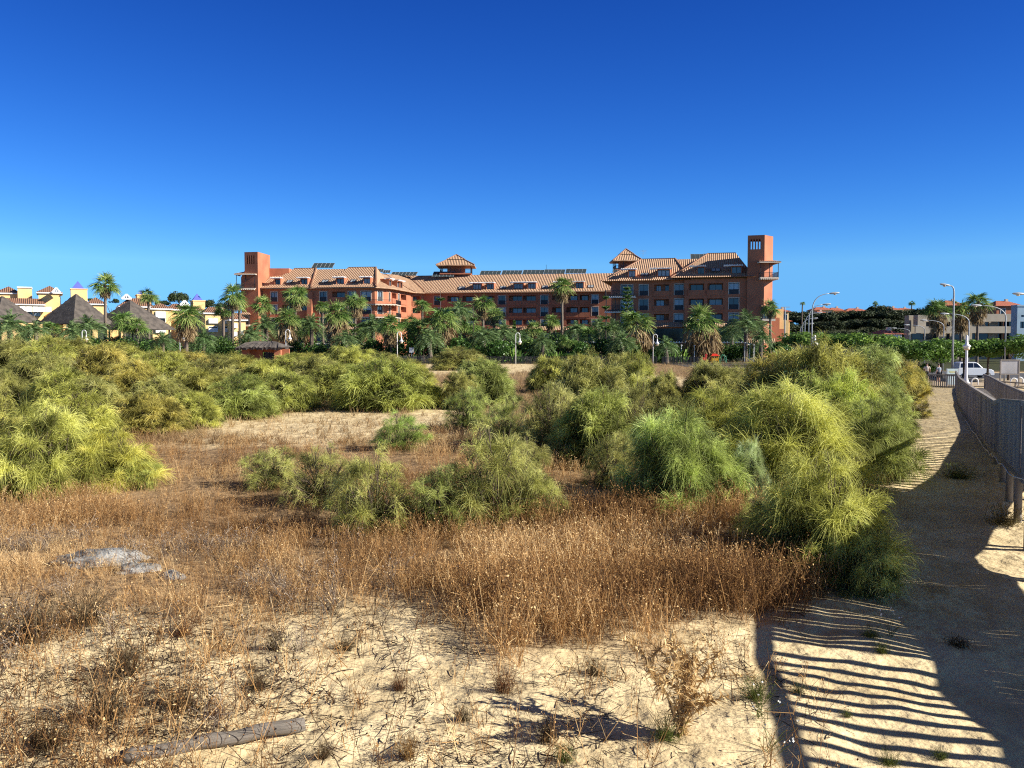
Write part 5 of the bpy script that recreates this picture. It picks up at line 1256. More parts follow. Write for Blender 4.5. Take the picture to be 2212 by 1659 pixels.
# ------------------------------------------------------------------ garden shrubs, hedges, trees
def shrub_mesh(seed, n, size, R0=1.0, Hh=1.0, big=False):
    r = np.random.default_rng(seed); nl = 9; cs = [(np.array([r.uniform(-.55, .55), r.uniform(-.5, .5), r.uniform(.3, .72)]), r.uniform(.22, .42)) for _ in range(nl)]
    k = r.integers(0, nl, n); d = norm(r.normal(size=(n, 3))); q = np.array([cs[i][0] for i in k]) + d * np.array([cs[i][1] for i in k])[:, None] * r.uniform(.6, 1.05, (n, 1))
    q[:, 2] = np.abs(q[:, 2]); cl = np.array([r.uniform(-.15, .15) for _ in range(nl)])[k]
    return np_mesh('foliage', *leaves(r, q, r.uniform(.6, 1.2, n) * size, np.clip(r.normal(.5, .2, n) + cl, 0, 1), d * .5 + [0, 0, .3], .55), 'shrub')
def banana_mesh(seed, n=70):
    r = np.random.default_rng(seed); a = r.uniform(0, 6.28, n); P0 = np.stack([np.cos(a), np.sin(a), np.zeros(n)], 1) * r.uniform(0, .5, (n, 1)); P0[:, 2] = r.uniform(0, .45, n)
    D = norm(np.stack([np.cos(a) * .45, np.sin(a) * .45, np.ones(n)], 1) + r.normal(0, .2, (n, 3)))
    return np_mesh('foliage', *ribbons(r, P0, D, r.uniform(.35, .65, n), r.uniform(.08, .14, n), r.uniform(.1, .6, n), 4, .35, np.clip(r.normal(.55, .2, n), 0, 1)), 'shrub')
SHR = [shrub_mesh(301, 2600, .05), shrub_mesh(302, 3000, .045), shrub_mesh(303, 2200, .06)]; BAN = [banana_mesh(311), banana_mesh(312, 90)]
stm = MB(); stm.tube([(0, 0, -.1), (.02, 0, .4), (0, .03, .65)], [.05, .04, .015], 6); _o = stm.build('stem', 'bark'); STEM = _o.data; bpy.data.objects.remove(_o)
def shrub(cx, ty, wpx, Y, mesh, col, label, idx, group='shrubs of the hotel garden', name='garden_shrub', cat='shrub'):
    c = P(cx, ty - 4, Y); gz = Tz(c.x, Y); o = thing(name, label, cat, (c.x, Y, gz), idx * 2.1, group); w_ = M(wpx * 1.3, Y) / 1.7; h_ = max(c.z - gz, .5)
    child('foliage', mesh, o, col, scale=(w_, w_ * .8, h_ / 1.02)); child('stem', STEM, o, scale=(1.5, 1.5, h_))
D1, D2, D3 = (.8, .9, .9), (1, 1, 1), (.75, .85, .85)
SHRUBS = [
 (-5, 728, 80, 114, 0, D3, 'dark shrub in the far left corner of the garden'), (60, 722, 80, 116, 1, D1, 'shrub under the left slope of the big thatched roof'),
 (130, 726, 80, 115, 2, D1, 'shrub under the right slope of the big thatched roof'), (215, 722, 90, 115, 0, D3, 'dark shrub around the tallest left palm trunk'),
 (285, 730, 90, 113, 1, D1, 'shrub at the left foot of the second thatched roof'), (345, 734, 80, 116, 2, D3, 'dark shrub below the eave of the second thatched roof'),
 (450, 722, 70, 118, 0, D1, 'shrub before the yellow house with balconies'), (490, 730, 60, 113, 1, D2, 'green shrub at the foot of the left terracotta tower'),
 (545, 728, 50, 116, 2, D2, 'rounded green bush left of the gatehouse roof'), (640, 728, 70, 122, 0, D1, 'shrub right of the gatehouse roof'),
 (705, 742, 80, 116, 1, D3, 'dark low shrub under the slender fan palm'), (765, 738, 80, 116, 2, D1, 'shrub under the tall skirted palm by the balconies'),
 (815, 728, 80, 120, 0, D3, 'dark shrub under the date palm by the balconies'), (870, 726, 80, 117, 1, D1, 'tall shrub between the fourth lamp and the deep green palm'),
 (915, 712, 90, 124, 2, D3, 'high dark shrub mass in the middle of the garden'), (1000, 722, 90, 116, 0, D3, 'dark hedge-like conifer shrub under the high date palm'),
 (1050, 712, 80, 124, 1, D1, 'high shrub under the two shaggy fan palms'), (1090, 735, 90, 114, 2, D3, 'dark broad-leaved shrub beside the fifth lamp'),
 (1150, 728, 90, 117, 0, D2, 'leafy shrub right of the fifth lamp'), (1195, 720, 80, 120, 1, D2, 'tall leafy shrub left of the very tall trunk'),
 (1262, 738, 90, 115, 2, D3, 'dark shrub beneath the light date palm'), (1310, 726, 90, 118, 0, D3, 'dark shrub beneath the spindly pine'),
 (1345, 740, 80, 114, 1, D3, 'dark shrub at the foot of the great skirted palm'), (1450, 742, 70, 124, 2, D1, 'shrub behind the playground poles'),
 (1560, 740, 80, 122, 0, D1, 'grey-green shrub right of the playground palm'), (1620, 742, 70, 120, 1, D3, 'dark shrub below the large date palm'),
 (1690, 738, 80, 122, 2, D1, 'shrub at the foot of the right terracotta tower'), (1415, 752, 60, 113, 0, D1, 'low shrub behind the sixth lamp'),
]
for i, (cx, ty, wpx, Y, k, col, label) in enumerate(SHRUBS): shrub(cx, ty, wpx, Y, SHR[k], col, label, i)
for i, (cx, ty, wpx, Y, label) in enumerate([(980, 742, 60, 114, 'banana-like plant at the centre of the garden'), (1065, 728, 60, 116, 'large banana-like plant below the shaggy palms'), (1110, 748, 60, 113, 'banana-like plant at the foot of the fifth lamp'),
    (1485, 728, 60, 118, 'banana-like plant left of the playground palm'), (1470, 745, 50, 114, 'low banana-like plant behind the black fence by the playground'), (1205, 752, 60, 113, 'broad leaved plant in front of the very tall trunk'), (1680, 748, 50, 116, 'broad leaved plant near the right tower')]):
    shrub(cx, ty, wpx, Y, BAN[i % 2], (1.25, 1.25, 1.1), label, i + 40, 'banana-like plants of the hotel garden', 'banana_plant', 'plant')
# clipped hedge
def hedge(pa, pb, yt, Y, label):
    a, b_ = P(pa, yt, Y), P(pb, yt, Y); r = np.random.default_rng(int(pa)); n = int(900 * (b_.x - a.x)); gz = Tz((a.x + b_.x) / 2, Y); h_ = a.z - gz
    q = np.stack([r.uniform(0, b_.x - a.x, n), r.uniform(-.6, .6, n), r.uniform(0, h_, n)], 1); f = r.random(n)
    q[f < .5, 1] = -.6 + r.normal(0, .05, (f < .5).sum()); q[f > .75, 2] = h_ + r.normal(0, .05, (f > .75).sum())
    o = thing('clipped_hedge', label, 'hedge', (a.x, Y, gz)); child('foliage', np_mesh('foliage', *leaves(r, q, r.uniform(.06, .11, n), np.clip(r.normal(.4, .2, n), 0, 1)), 'shrub'), o, (.75, .85, .8))
    m2 = MB(); [m2.tube([(a.x + .5 + k * 1.1, Y, gz - .2), (a.x + .5 + k * 1.1, Y, gz + h_ * .8)], .04, 5) for k in range(int((b_.x - a.x) / 1.1))]; m2.build('stems', 'bark', o)
hedge(452, 517, 751, 112, 'dark clipped hedge left of the thatched gatehouse'); hedge(1215, 1290, 766, 111, 'low dark clipped hedge before the light date palm')
# trees
def tree_mesh(seed, n, size, m, flat=1.0, nl=22):
    r = np.random.default_rng(seed); cs = []
    for _ in range(nl):
        d = norm(r.normal(size=3)); d[2] = abs(d[2]) * .9 - .25; cs.append((d * r.uniform(.35, .75) * np.array([1, 1, flat]) + np.array([0, 0, .1]), r.uniform(.22, .4)))
    k = r.integers(0, nl, n); d = norm(r.normal(size=(n, 3))); q = np.array([cs[i][0] for i in k]) + d * np.array([cs[i][1] for i in k])[:, None] * r.uniform(.45, 1.1, (n, 1)) ** .7 * np.array([1, 1, flat])
    cl = r.normal(0, .12, nl)[k]; nm = d * .6 + [0, 0, .35]
    return np_mesh('crown', *leaves(r, q, r.uniform(.6, 1.3, n) * size, np.clip(r.normal(.5, .18, n) + cl, 0, 1), nm, .5), m)
TREES = [tree_mesh(401, 5200, .055, 'tree', .8), tree_mesh(402, 5600, .05, 'tree', .75)]; PINES = [tree_mesh(411, 2600, .075, 'pine', .75), tree_mesh(412, 2400, .08, 'pine', .65), tree_mesh(413, 2600, .07, 'pine', .9)]
tm = MB(); tm.tube([(0, 0, -.05), (.02, .01, .4), (0, .02, .75)], [.035, .026, .014], 8)
for k in range(6): a = k * 1.05; tm.tube([(.01, .01, .42 + .03 * k), (.13 * math.cos(a), .13 * math.sin(a), .6 + .03 * k), (.24 * math.cos(a), .24 * math.sin(a), .78 + .02 * k)], [.014, .009, .004], 5)
_o = tm.build('trunk', 'bark'); TRUNK = _o.data; bpy.data.objects.remove(_o)
def tree(px, yt, yb, wpx, Y, mesh, col, label, idx, group, name, cat='tree'):
    """crown spans yt..yb (pixels); the trunk stands on the ground"""
    a, b_ = P(px, yt, Y), P(px, yb, Y); gz = Tz(a.x, Y); o = thing(name, label, cat, (a.x, Y, gz), idx * 1.3, group); ch = (a.z - b_.z); cz = (a.z + b_.z) / 2 - gz; w_ = M(wpx * (1.3 if name == 'street_tree' else 1.15), Y) / 2
    child('trunk', TRUNK, o, scale=(max(a.z - gz, 1) * .8,) * 2 + (max(a.z - gz, 1),)); child('crown', mesh, o, col, (0, 0, cz), (w_, w_, ch / 1.55))
ST = 'street trees along the forecourt'
for i, (px, yt, yb, wpx, Y, label) in enumerate([
 (1738, 712, 770, 100, 100, 'street tree beside the right terracotta tower, left end of the row'), (1790, 712, 765, 100, 104, 'street tree right of the hotel with a lamp in front of its crown'), (1850, 714, 775, 110, 98, 'street tree above the mustard broom dome'),
 (1885, 712, 775, 90, 92, 'light green street tree at the left of the taller ones'), (1935, 722, 800, 110, 88, 'street tree before the arching lamps'), (1985, 724, 812, 110, 84, 'dense street tree behind the path barrier'),
 (2035, 725, 806, 110, 86, 'dense street tree behind the tall lamp pole'), (2085, 724, 796, 110, 88, 'dense street tree shading the white car'), (2135, 726, 800, 110, 86, 'dense street tree right of the white car'), (2180, 722, 800, 110, 84, 'dense street tree behind the notice board'), (2225, 716, 790, 110, 80, 'street tree cut by the right border of the view'),
 (2000, 778, 822, 40, 86, 'low leafy tree with pale blossoms behind the barrier')]): tree(px, yt, yb, wpx, Y, TREES[i % 2], (1, 1, 1) if i != 3 else (1.2, 1.15, 1), label, i, ST, 'street_tree')
# pines
rp = random.Random(9)
PG = 'dark pines on the hill'
pin = [(1705, 668), (1722, 676), (1745, 670), (1768, 672), (1790, 668), (1812, 672), (1836, 668), (1858, 664), (1880, 668), (1899, 655), (1920, 666), (1944, 668), (1966, 666), (1990, 660), (2008, 656), (2030, 668), (2060, 674),
       (1712, 694), (1745, 692), (1775, 688), (1802, 690), (1830, 688), (1860, 684), (1890, 686), (1922, 686), (1950, 688), (1982, 684), (2010, 690), (2130, 672), (2150, 668), (2180, 672), (1730, 715), (1765, 712), (1800, 710), (1840, 708), (1880, 706), (1925, 704), (1960, 706)]
side = ['at the hotel end of the hill', 'behind the pair of street lamps', 'under the red roofs', 'below the tiny palms', 'behind the beige building']
for i, (px, yt) in enumerate(pin):
    Y = 300 - 40 * ((yt - 655) / 60) + rp.uniform(-8, 8); Y = Y if yt < 680 else (250 if yt < 700 else 205) + rp.uniform(-8, 8)
    where = side[0] if px < 1735 else side[1] if px < 1800 else side[2] if px < 1880 else side[3] if px < 2000 else side[4]
    row = 'skyline' if yt < 680 else 'middle' if yt < 700 else 'lower'
    tree(px, yt, yt + 38, 58, Y, PINES[i % 3], (1, 1, 1), f'dark pine in the {row} row of the hill, {where}', i, f'{PG}, {row} row, {where}', 'pine_tree')
for i, (px, yt, yb, wpx, Y, label) in enumerate([(384, 626, 668, 46, 260, 'broad dark umbrella pine behind the yellow houses'), (350, 645, 668, 30, 270, 'small dark pine left of the umbrella pine behind the yellow houses'), (455, 645, 675, 38, 255, 'dark pine behind the right yellow tower'), (480, 650, 680, 30, 250, 'dark pine by the right end of the yellow houses'), (196, 642, 655, 16, 280, 'dark pine top peeping left of the tallest left palm'), (247, 644, 660, 22, 280, 'dark pine top peeping right of the tallest left palm')]):
    tree(px, yt, yb, wpx, Y, PINES[i % 3], (1.25, 1.3, 1.2), label, i, 'pines behind the yellow houses', 'pine_tree')

# ------------------------------------------------------------------ yellow houses on the left
ID = lambda s, t, z: (s, t, z)
def block(mb, pa, pb, yt, Y, depth, zb=1.0):
    a, b_ = P(pa, yt, Y), P(pb, yt, Y); mb.box(a.x, b_.x, Y, Y + depth, zb, a.z); return a, b_
def yhouse(label, pa, pb, yeave, yapex, Y, wins=(), extra=None, depth=9, ridge=None):
    a, b_ = P(pa, yeave, Y), P(pb, yeave, Y); ap = P((pa + pb) / 2, yapex, Y + depth / 2)
    o = thing('yellow_house', label, 'house', ((a.x + b_.x) / 2, Y, Tz(a.x, Y)), 0, 'yellow houses on the left'); wl = MB(); ops = []
    F, L = frame_of((a.x, Y), (b_.x, Y))
    for (x0, x1, y0, y1, kind) in wins:
        s0, s1 = P(x0, y0, Y).x - a.x, P(x1, y0, Y).x - a.x; za, zb = P(x0, y1, Y).z, P(x0, y0, Y).z; ops.append((s0, s1, za, zb, .6 if kind != 'w' else .25))
        if kind == 'b':   # balcony: pale parapet before a dark recess
            m2 = MB(); m2.box(s0 - .1, s1 + .1, -.5, -.004, za - .15, za + .75, F); m2.build('balcony', 'white', o)
        window(F, o, s0, s1, za, zb, .55 if kind != 'w' else .2, frame='white', fr=.1, glass='dark_glass' if kind == 'b' else 'glass')
        if kind == 's':
            m2 = MB(); m2.box(s0 - .1, s1 + .1, -.35, -.08, zb - .25, zb + 1.2, F); m2.build('awning', 'white', o)
    facade(wl, F, L, 1.0, a.z, ops)
    wl.quad((a.x, Y, 1), (a.x, Y, a.z), (a.x, Y + depth, a.z), (a.x, Y + depth, 1)); wl.quad((b_.x, Y, 1), (b_.x, Y + depth, 1), (b_.x, Y + depth, a.z), (b_.x, Y, a.z)); wl.quad((a.x, Y + depth, 1), (a.x, Y + depth, a.z), (b_.x, Y + depth, a.z), (b_.x, Y + depth, 1))
    wl.build('wall', 'yellow', o)
    rf = MB(); e = .5; w_ = (b_.x - a.x); rr = ridge if ridge is not None else .5; hip(rf, ID, a.x - e, b_.x + e, Y - e, Y + depth + e, a.z, ap.z, a.x + w_ * rr, b_.x - w_ * rr + .01, Y + depth / 2)
    rf.build('roof', 'tile_brown', o); ev = MB(); ev.box(a.x - e + .05, b_.x + e - .05, Y - e + .05, Y + depth + e - .05, a.z - .28, a.z - .004); ev.build('cornice', 'white', o)
    if extra: extra(o, a, b_, Y, depth)
    o.rotation_euler = (0, 0, R(28)); return o
def blue_tower(label, pa, pb, yt, yap, xb0, xb1, Y, depth=4.5):
    a, b_ = P(pa, yt, Y), P(pb, yt, Y); o = thing('yellow_tower', label, 'tower', ((a.x + b_.x) / 2, Y, Tz(a.x, Y)), 0, 'yellow towers with blue pyramid tops'); m2 = MB(); m2.box(a.x, b_.x, Y, Y + depth, 1, a.z); m2.box(a.x - .12, b_.x + .12, Y - .12, Y + depth + .12, a.z + .002, a.z + .2); m2.build('wall', 'yellow', o)
    c0, c1 = P(xb0, yt, Y).x, P(xb1, yt, Y).x; ap = P((xb0 + xb1) / 2, yap, Y + depth / 2); r = MB(); cy = Y + depth / 2; hw = (c1 - c0) / 2; hip(r, ID, c0, c1, cy - hw, cy + hw, a.z + .21, ap.z, (c0 + c1) / 2, (c0 + c1) / 2 + .001, cy); r.uv = {}; r.build('pyramid_top', 'blue', o); o.rotation_euler = (0, 0, R(28)); return o
def pediment(o, pa, pb, yb, yap, Y):
    a, b_, ap = P(pa, yb, Y), P(pb, yb, Y), P((pa + pb) / 2, yap, Y); f = MB()
    f.bar((a.x, Y, a.z), (ap.x, Y, ap.z), .35, .35); f.bar((b_.x, Y, a.z), (ap.x, Y, ap.z), .35, .35); f.bar((a.x, Y, a.z), (b_.x, Y, a.z), .3, .3)
    for k in (.3, .5, .7): x = a.x + (b_.x - a.x) * k; f.bar((x, Y, a.z), (x, Y, a.z + (ap.z - a.z) * (1 - abs(k - .5) * 2)), .18, .18)
    fo = f.build('glazed_gable', 'white', o); g = MB(); g.v += [(a.x, Y + .1, a.z), (b_.x, Y + .1, a.z), (ap.x, Y + .1, ap.z), (a.x, Y + 3, a.z), (b_.x, Y + 3, a.z), (ap.x, Y + 3, ap.z)]; g.f += [(0, 1, 2), (1, 4, 5, 2), (3, 0, 2, 5), (4, 3, 5)]; g.build('pane', 'glass', fo)
cy_ = lambda y: 541.5 + .2343 * y; cxx = lambda x: .2343 * x
def ex1(o, a, b_, Y, d):
    m2 = MB(); block(m2, 70, 87, cy_(372), Y + 5, 2, 3); m2.build('chimney', 'yellow', o)
yhouse('yellow house with square hipped roof at the far left', -4, 38, cy_(388), cy_(330), 196, (), ex1)
def ex2(o, a, b_, Y, d):
    m2 = MB(); block(m2, 62, 88, cy_(352), Y + 3, 5, 3); m2.build('roof_block', 'yellow', o); m3 = MB(); p, q = P(61, cy_(352), Y + 3), P(89, cy_(352), Y + 3); m3.box(p.x, q.x, Y + 2.8, Y + 8.2, p.z + .003, p.z + .3); m3.build('coping', 'white', o)
yhouse('yellow house with hipped roof and flat white-capped block beside it', 86, 128, cy_(384), cy_(325), 196, (), ex2)
def ex3(o, a, b_, Y, d):
    m2 = MB(); p, q = P(14, cy_(560), Y - 3), P(88, cy_(510), Y - 3)
    for k in range(6): x0 = p.x + (q.x - p.x) * k / 6; m2.quad((x0 + .06, Y - 3, p.z), (x0 + (q.x - p.x) / 6 - .06, Y - 3, p.z), (x0 + (q.x - p.x) / 6 - .06, Y - 1.4, q.z), (x0 + .06, Y - 1.4, q.z))
    m2.build('awning', 'white', o)
yhouse('low yellow wing with long tiled roof and white sloping awnings', 8, 88, cy_(490), cy_(440), 190, [(cxx(60 + 60 * k), cxx(108 + 60 * k), cy_(565), cy_(605), 'w') for k in range(5)], ex3, 8, .06)
yhouse('yellow house with small hip in front of the big blue-topped tower', cxx(640), cxx(770), cy_(468), cy_(412), 192, (), lambda o, a, b_, Y, d: pediment(o, cxx(570), cxx(640), cy_(392), cy_(348), Y + 3))
blue_tower('big yellow tower with blue pyramid top, the left one', cxx(660), cxx(797), cy_(357), cy_(280), cxx(668), cxx(775), 197)
yhouse('yellow house behind the tallest left palm', cxx(818), cxx(958), cy_(488), cy_(430), 190, [(cxx(845), cxx(880), cy_(530), cy_(575), 'w')])
yhouse('wide yellow house with glazed gable right of the second thatched roof', cxx(1125), cxx(1395), cy_(512), cy_(440), 190, [(cxx(1190), cxx(1240), cy_(560), cy_(600), 's'), (cxx(1275), cxx(1335), cy_(575), cy_(640), 'w'), (cxx(1190), cxx(1240), cy_(650), cy_(690), 's')], lambda o, a, b_, Y, d: pediment(o, cxx(1165), cxx(1248), cy_(446), cy_(404), Y + 1.5), 9, .3)
blue_tower('yellow tower with its blue top hidden behind the slim palm', cxx(1270), cxx(1388), cy_(410), cy_(365), cxx(1278), cxx(1340), 199)
yhouse('yellow house with awning window left of the skirted fan palm', cxx(1410), cxx(1570), cy_(532), cy_(480), 188, [(cxx(1442), cxx(1520), cy_(612), cy_(660), 's'), (cxx(1442), cxx(1520), cy_(715), cy_(750), 'b')])
yhouse('yellow house with small hip behind the skirted fan palm', cxx(1560), cxx(1760), cy_(540), cy_(490), 193, (), lambda o, a, b_, Y, d: pediment(o, cxx(1680), cxx(1760), cy_(500), cy_(458), Y + 1), 9, .3)
blue_tower('smaller yellow tower with blue pyramid top, the right one', cxx(1783), cxx(1888), cy_(465), cy_(395), cxx(1786), cxx(1876), 196)
yhouse('yellow house at the foot of the right blue-topped tower', cxx(1765), cxx(1885), cy_(560), cy_(508), 190, [(cxx(1800), cxx(1850), cy_(640), cy_(690), 'w')])
yhouse('yellow house with stacked balconies left of the hotel', cxx(1898), cxx(2140), cy_(572), cy_(520), 186, [(cxx(1930), cxx(2002), cy_(628), cy_(665), 'b'), (cxx(1930), cxx(2002), cy_(703), cy_(745), 'b'), (cxx(2060), cxx(2120), cy_(628), cy_(665), 'b'), (cxx(2060), cxx(2120), cy_(703), cy_(745), 'b'), (cxx(2150 - 40), cxx(2135), cy_(790), cy_(810), 'w')], None, 9, .25)
yhouse('yellow block with white balconies just behind the left terracotta tower', 500, 530, 690, 676, 183, [(505, 511, 700, 707, 'b'), (516, 524, 716, 722, 'b'), (505, 511, 718, 725, 'b')], None, 8, .3)
yhouse('long low yellow building behind the two big thatched roofs', 90, 290, 688, 676, 206, [(150, 158, 700, 708, 'w'), (205, 213, 700, 708, 'w')], None, 8, .15)
# thatched roofs
def thatch_pyramid(px, yap, pa, pb, yb, Y, label, flare=0.0):
    a, b_ = P(pa, yb, Y), P(pb, yb, Y); ap = P(px, yap, Y); ze = a.z; c = Vector((ap.x, Y + (b_.x - a.x) / 2.1, 0)); o = thing('thatched_pavilion', label, 'pavilion', (c.x, c.y, Tz(c.x, c.y)), 0, 'thatched pyramid pavilions')
    R0 = (b_.x - a.x) / 2 * 1.12; n = 8; mb = MB(); rows = 9; rings = []; an0 = R(-68)
    cs = [(math.cos(an0 + k * math.pi / 2), math.sin(an0 + k * math.pi / 2)) for k in range(4)]
    for j in range(rows + 1):
        u = j / rows; z = ap.z + (ze - ap.z) * (u ** (1 + flare)); rr = .12 + R0 * u
        for st in (0, 1):   # stepped courses of thatch
            if j == rows and st: continue
            rings.append([(c.x + cc[0] * (rr + .12 * st * (u > 0)), c.y + cc[1] * (rr + .12 * st * (u > 0)), z - .0 * st) for cc in cs])
    for j in range(len(rings) - 1):
        for k in range(4):
            m_ = 6
            for i in range(m_):
                L_ = lambda p, q, t: tuple(p[x] + (q[x] - p[x]) * t for x in range(3))
                mb.quad(L_(rings[j + 1][k], rings[j + 1][(k + 1) % 4], i / m_), L_(rings[j + 1][k], rings[j + 1][(k + 1) % 4], (i + 1) / m_), L_(rings[j][k], rings[j][(k + 1) % 4], (i + 1) / m_), L_(rings[j][k], rings[j][(k + 1) % 4], i / m_))
    mb.build('thatch_roof', 'thatch', o)
    for cc in cs: p = MB(); p.tube([(c.x + cc[0] * R0 * .85, c.y + cc[1] * R0 * .85, Tz(c.x, c.y) - .2), (c.x + cc[0] * R0 * .85, c.y + cc[1] * R0 * .85, ze + .5)], .14, 8); p.build('post', 'dark_wood', o)
thatch_pyramid(131, cy_(383), 52, 190, cy_(672), 128, 'big grey thatched pyramid roof on the left')
thatch_pyramid(246, cy_(440), 190, 358, cy_(722), 132, 'second grey thatched pyramid roof with a long flared eave on the right', .0)
thatch_pyramid(-34, 636, -105, 32, cy_(655), 128, 'grey thatched roof cut by the left border of the view')
# thatched gatehouse of terracotta
def gatehouse():
    Y = 106; a, b_ = P(522, 755, Y), P(606, 755, Y); gz = Tz(a.x, Y); zt = P(522, 752, Y).z; o = thing('gatehouse', 'small terracotta gatehouse under a ragged dark thatched roof', 'gatehouse', ((a.x + b_.x) / 2, Y, gz))
    m2 = MB(); m2.box(a.x, a.x + .95, Y, Y + 1.0, gz - .3, zt + .15); m2.box(b_.x - .8, b_.x, Y, Y + 1.0, gz - .3, zt + .15); m2.box(a.x + .95, a.x + 2.3, Y + .9, Y + 1.2, gz - .3, zt); m2.box(a.x + 2.3, b_.x - .8, Y + 1.2, Y + 3, zt - .5, zt); m2.box(b_.x + .003, b_.x + .9, Y + .6, Y + .9, gz - .3, zt - .1); m2.build('wall', 'terracotta', o)
    d = MB(); d.box(a.x + 2.35, b_.x - .85, Y + 1.3, Y + 1.4, gz, zt - .55); do = d.build('door', 'black_metal', o); w_ = MB()
    for k in range(4): x = a.x + 2.4 + k * .6; w_.bar((x, Y + 1.25, gz), (x, Y + 1.25, zt - .55), .07)
    w_.build('door_frame', 'dark_wood', do)
    rr = random.Random(4); r = MB(); x0, x1 = P(514, 750, Y).x, P(614, 750, Y).x; n = 26; zr = P(560, 737, Y + 2).z; ze = zt + .12
    front = [(x0 + (x1 - x0) * k / n, Y - 1.1 + rr.uniform(-.06, .06), ze + rr.uniform(-.12, .08)) for k in range(n + 1)]; mid = [(x0 + .7 + (x1 - x0 - 1.4) * k / n, Y + .6, ze + .5 + rr.uniform(-.05, .06)) for k in range(n + 1)]; top = [(x0 + 1.6 + (x1 - x0 - 3.2) * k / n, Y + 1.9, zr + rr.uniform(-.04, .04)) for k in range(n + 1)]
    back = [(x0 + (x1 - x0) * k / n, Y + 4.6, ze) for k in range(n + 1)]; low = [(p[0], p[1] + .12, p[2] - .28) for p in front]
    for A_, B_ in ((low, front), (front, mid), (mid, top), (top, back)):
        for k in range(n): r.quad(A_[k], A_[k + 1], B_[k + 1], B_[k])
    for e in (0, n): r.quad(front[e], mid[e], top[e], back[e])
    r.build('thatch_roof', 'thatch', o)
gatehouse()

# ------------------------------------------------------------------ fences and lamps at the garden edge
def picket(label, pa, pb, Y, h, name='black_fence'):
    a, b_ = P(pa, 770, Y).x, P(pb, 770, Y).x; o = thing(name, label, 'fence', (a, Y, Tz(a, Y)), 0); pk = MB(); n = int((b_ - a) / .17)
    for k in range(n): x = a + (b_ - a) * k / n; z = Tz(x, Y); pk.box(x, x + .07, Y - .02, Y + .02, z + .05, z + h)
    pk.build('pickets', 'black_metal', o); rl = MB(); m_ = 24
    for q in (.2, .85):
        for k in range(m_): x0, x1 = a + (b_ - a) * k / m_, a + (b_ - a) * (k + 1) / m_; rl.bar((x0, Y + .04, Tz(x0, Y) + h * q), (x1, Y + .04, Tz(x1, Y) + h * q), .05)
    rl.build('rails', 'black_metal', o)
picket('black picket fence along the garden before the middle palms', 865, 1420, 109.5, 1.0); picket('taller black picket fence in front of the playground', 1430, 1512, 104, 1.05, 'black_fence')
picket('black picket fence beside the gatehouse', 622, 860, 109.5, 1.0)
def crook_lamp(px, ytop, label, idx):
    Y = 108.0; t = P(px, ytop, Y); gz = Tz(t.x, Y); o = thing('crook_lamp', label, 'lamp post', (t.x, Y, gz), 0, 'white crook-topped lamp posts along the garden'); m2 = MB(); rr = .26
    pts = [(t.x, Y, gz - .2), (t.x, Y, t.z - rr)] + [(t.x + rr - rr * math.cos(q), Y, t.z - rr + rr * math.sin(q)) for q in [math.pi * k / 8 for k in range(1, 9)]] + [(t.x + 2 * rr, Y, t.z - rr - .35)]
    m2.tube(pts, [.06, .045] + [.04] * 9, 10); m2.build('post', 'white', o, True)
    s = MB(); s.lathe((t.x + 2 * rr, Y, t.z - rr - .95), [(.27, .0), (.23, .10), (.10, .26), (.06, .52), (.045, .62)], 14); s.build('lamp_shade', 'white', o, True)
    g = MB(); g.lathe((t.x + 2 * rr, Y, t.z - rr - 1.22), [(.05, 0), (.13, .05), (.17, .15), (.15, .262)], 12); g.build('lamp_globe', 'lamp_glass', o, True)
for i, (px, yt, label) in enumerate([(177, 713, 'white crook lamp at the far left, mostly hidden by broom'), (388, 712, 'white crook lamp beside the skirted palm before the yellow houses'), (617, 712, 'white crook lamp right of the thatched gatehouse'), (858, 717, 'white crook lamp before the palms left of the centre'), (1114, 719, 'white crook lamp standing free in the far clearing'), (1411, 722, 'white crook lamp between the two great skirted palms')]): crook_lamp(px, yt, label, i)
# little white signs
for px, y0, y1, wpx, Y, label in ((404, 764, 770, 11, 104, 'small pale blue sign at the foot of the skirted palm'), (898 - 9, 751, 762, 10, 112, 'small white box sign right of the fourth lamp')):
    a = P(px, y1, Y); o = thing('small_sign', label, 'sign', (a.x, Y, Tz(a.x, Y)), 0); m2 = MB(); w_ = M(wpx, Y); m2.box(a.x - w_ / 2, a.x + w_ / 2, Y, Y + .06, a.z, P(px, y0, Y).z); m2.build('panel', 'white', o); p = MB(); p.bar((a.x, Y + .1, Tz(a.x, Y) - .1), (a.x, Y + .1, a.z + .2), .07); p.build('post', 'galv', o)
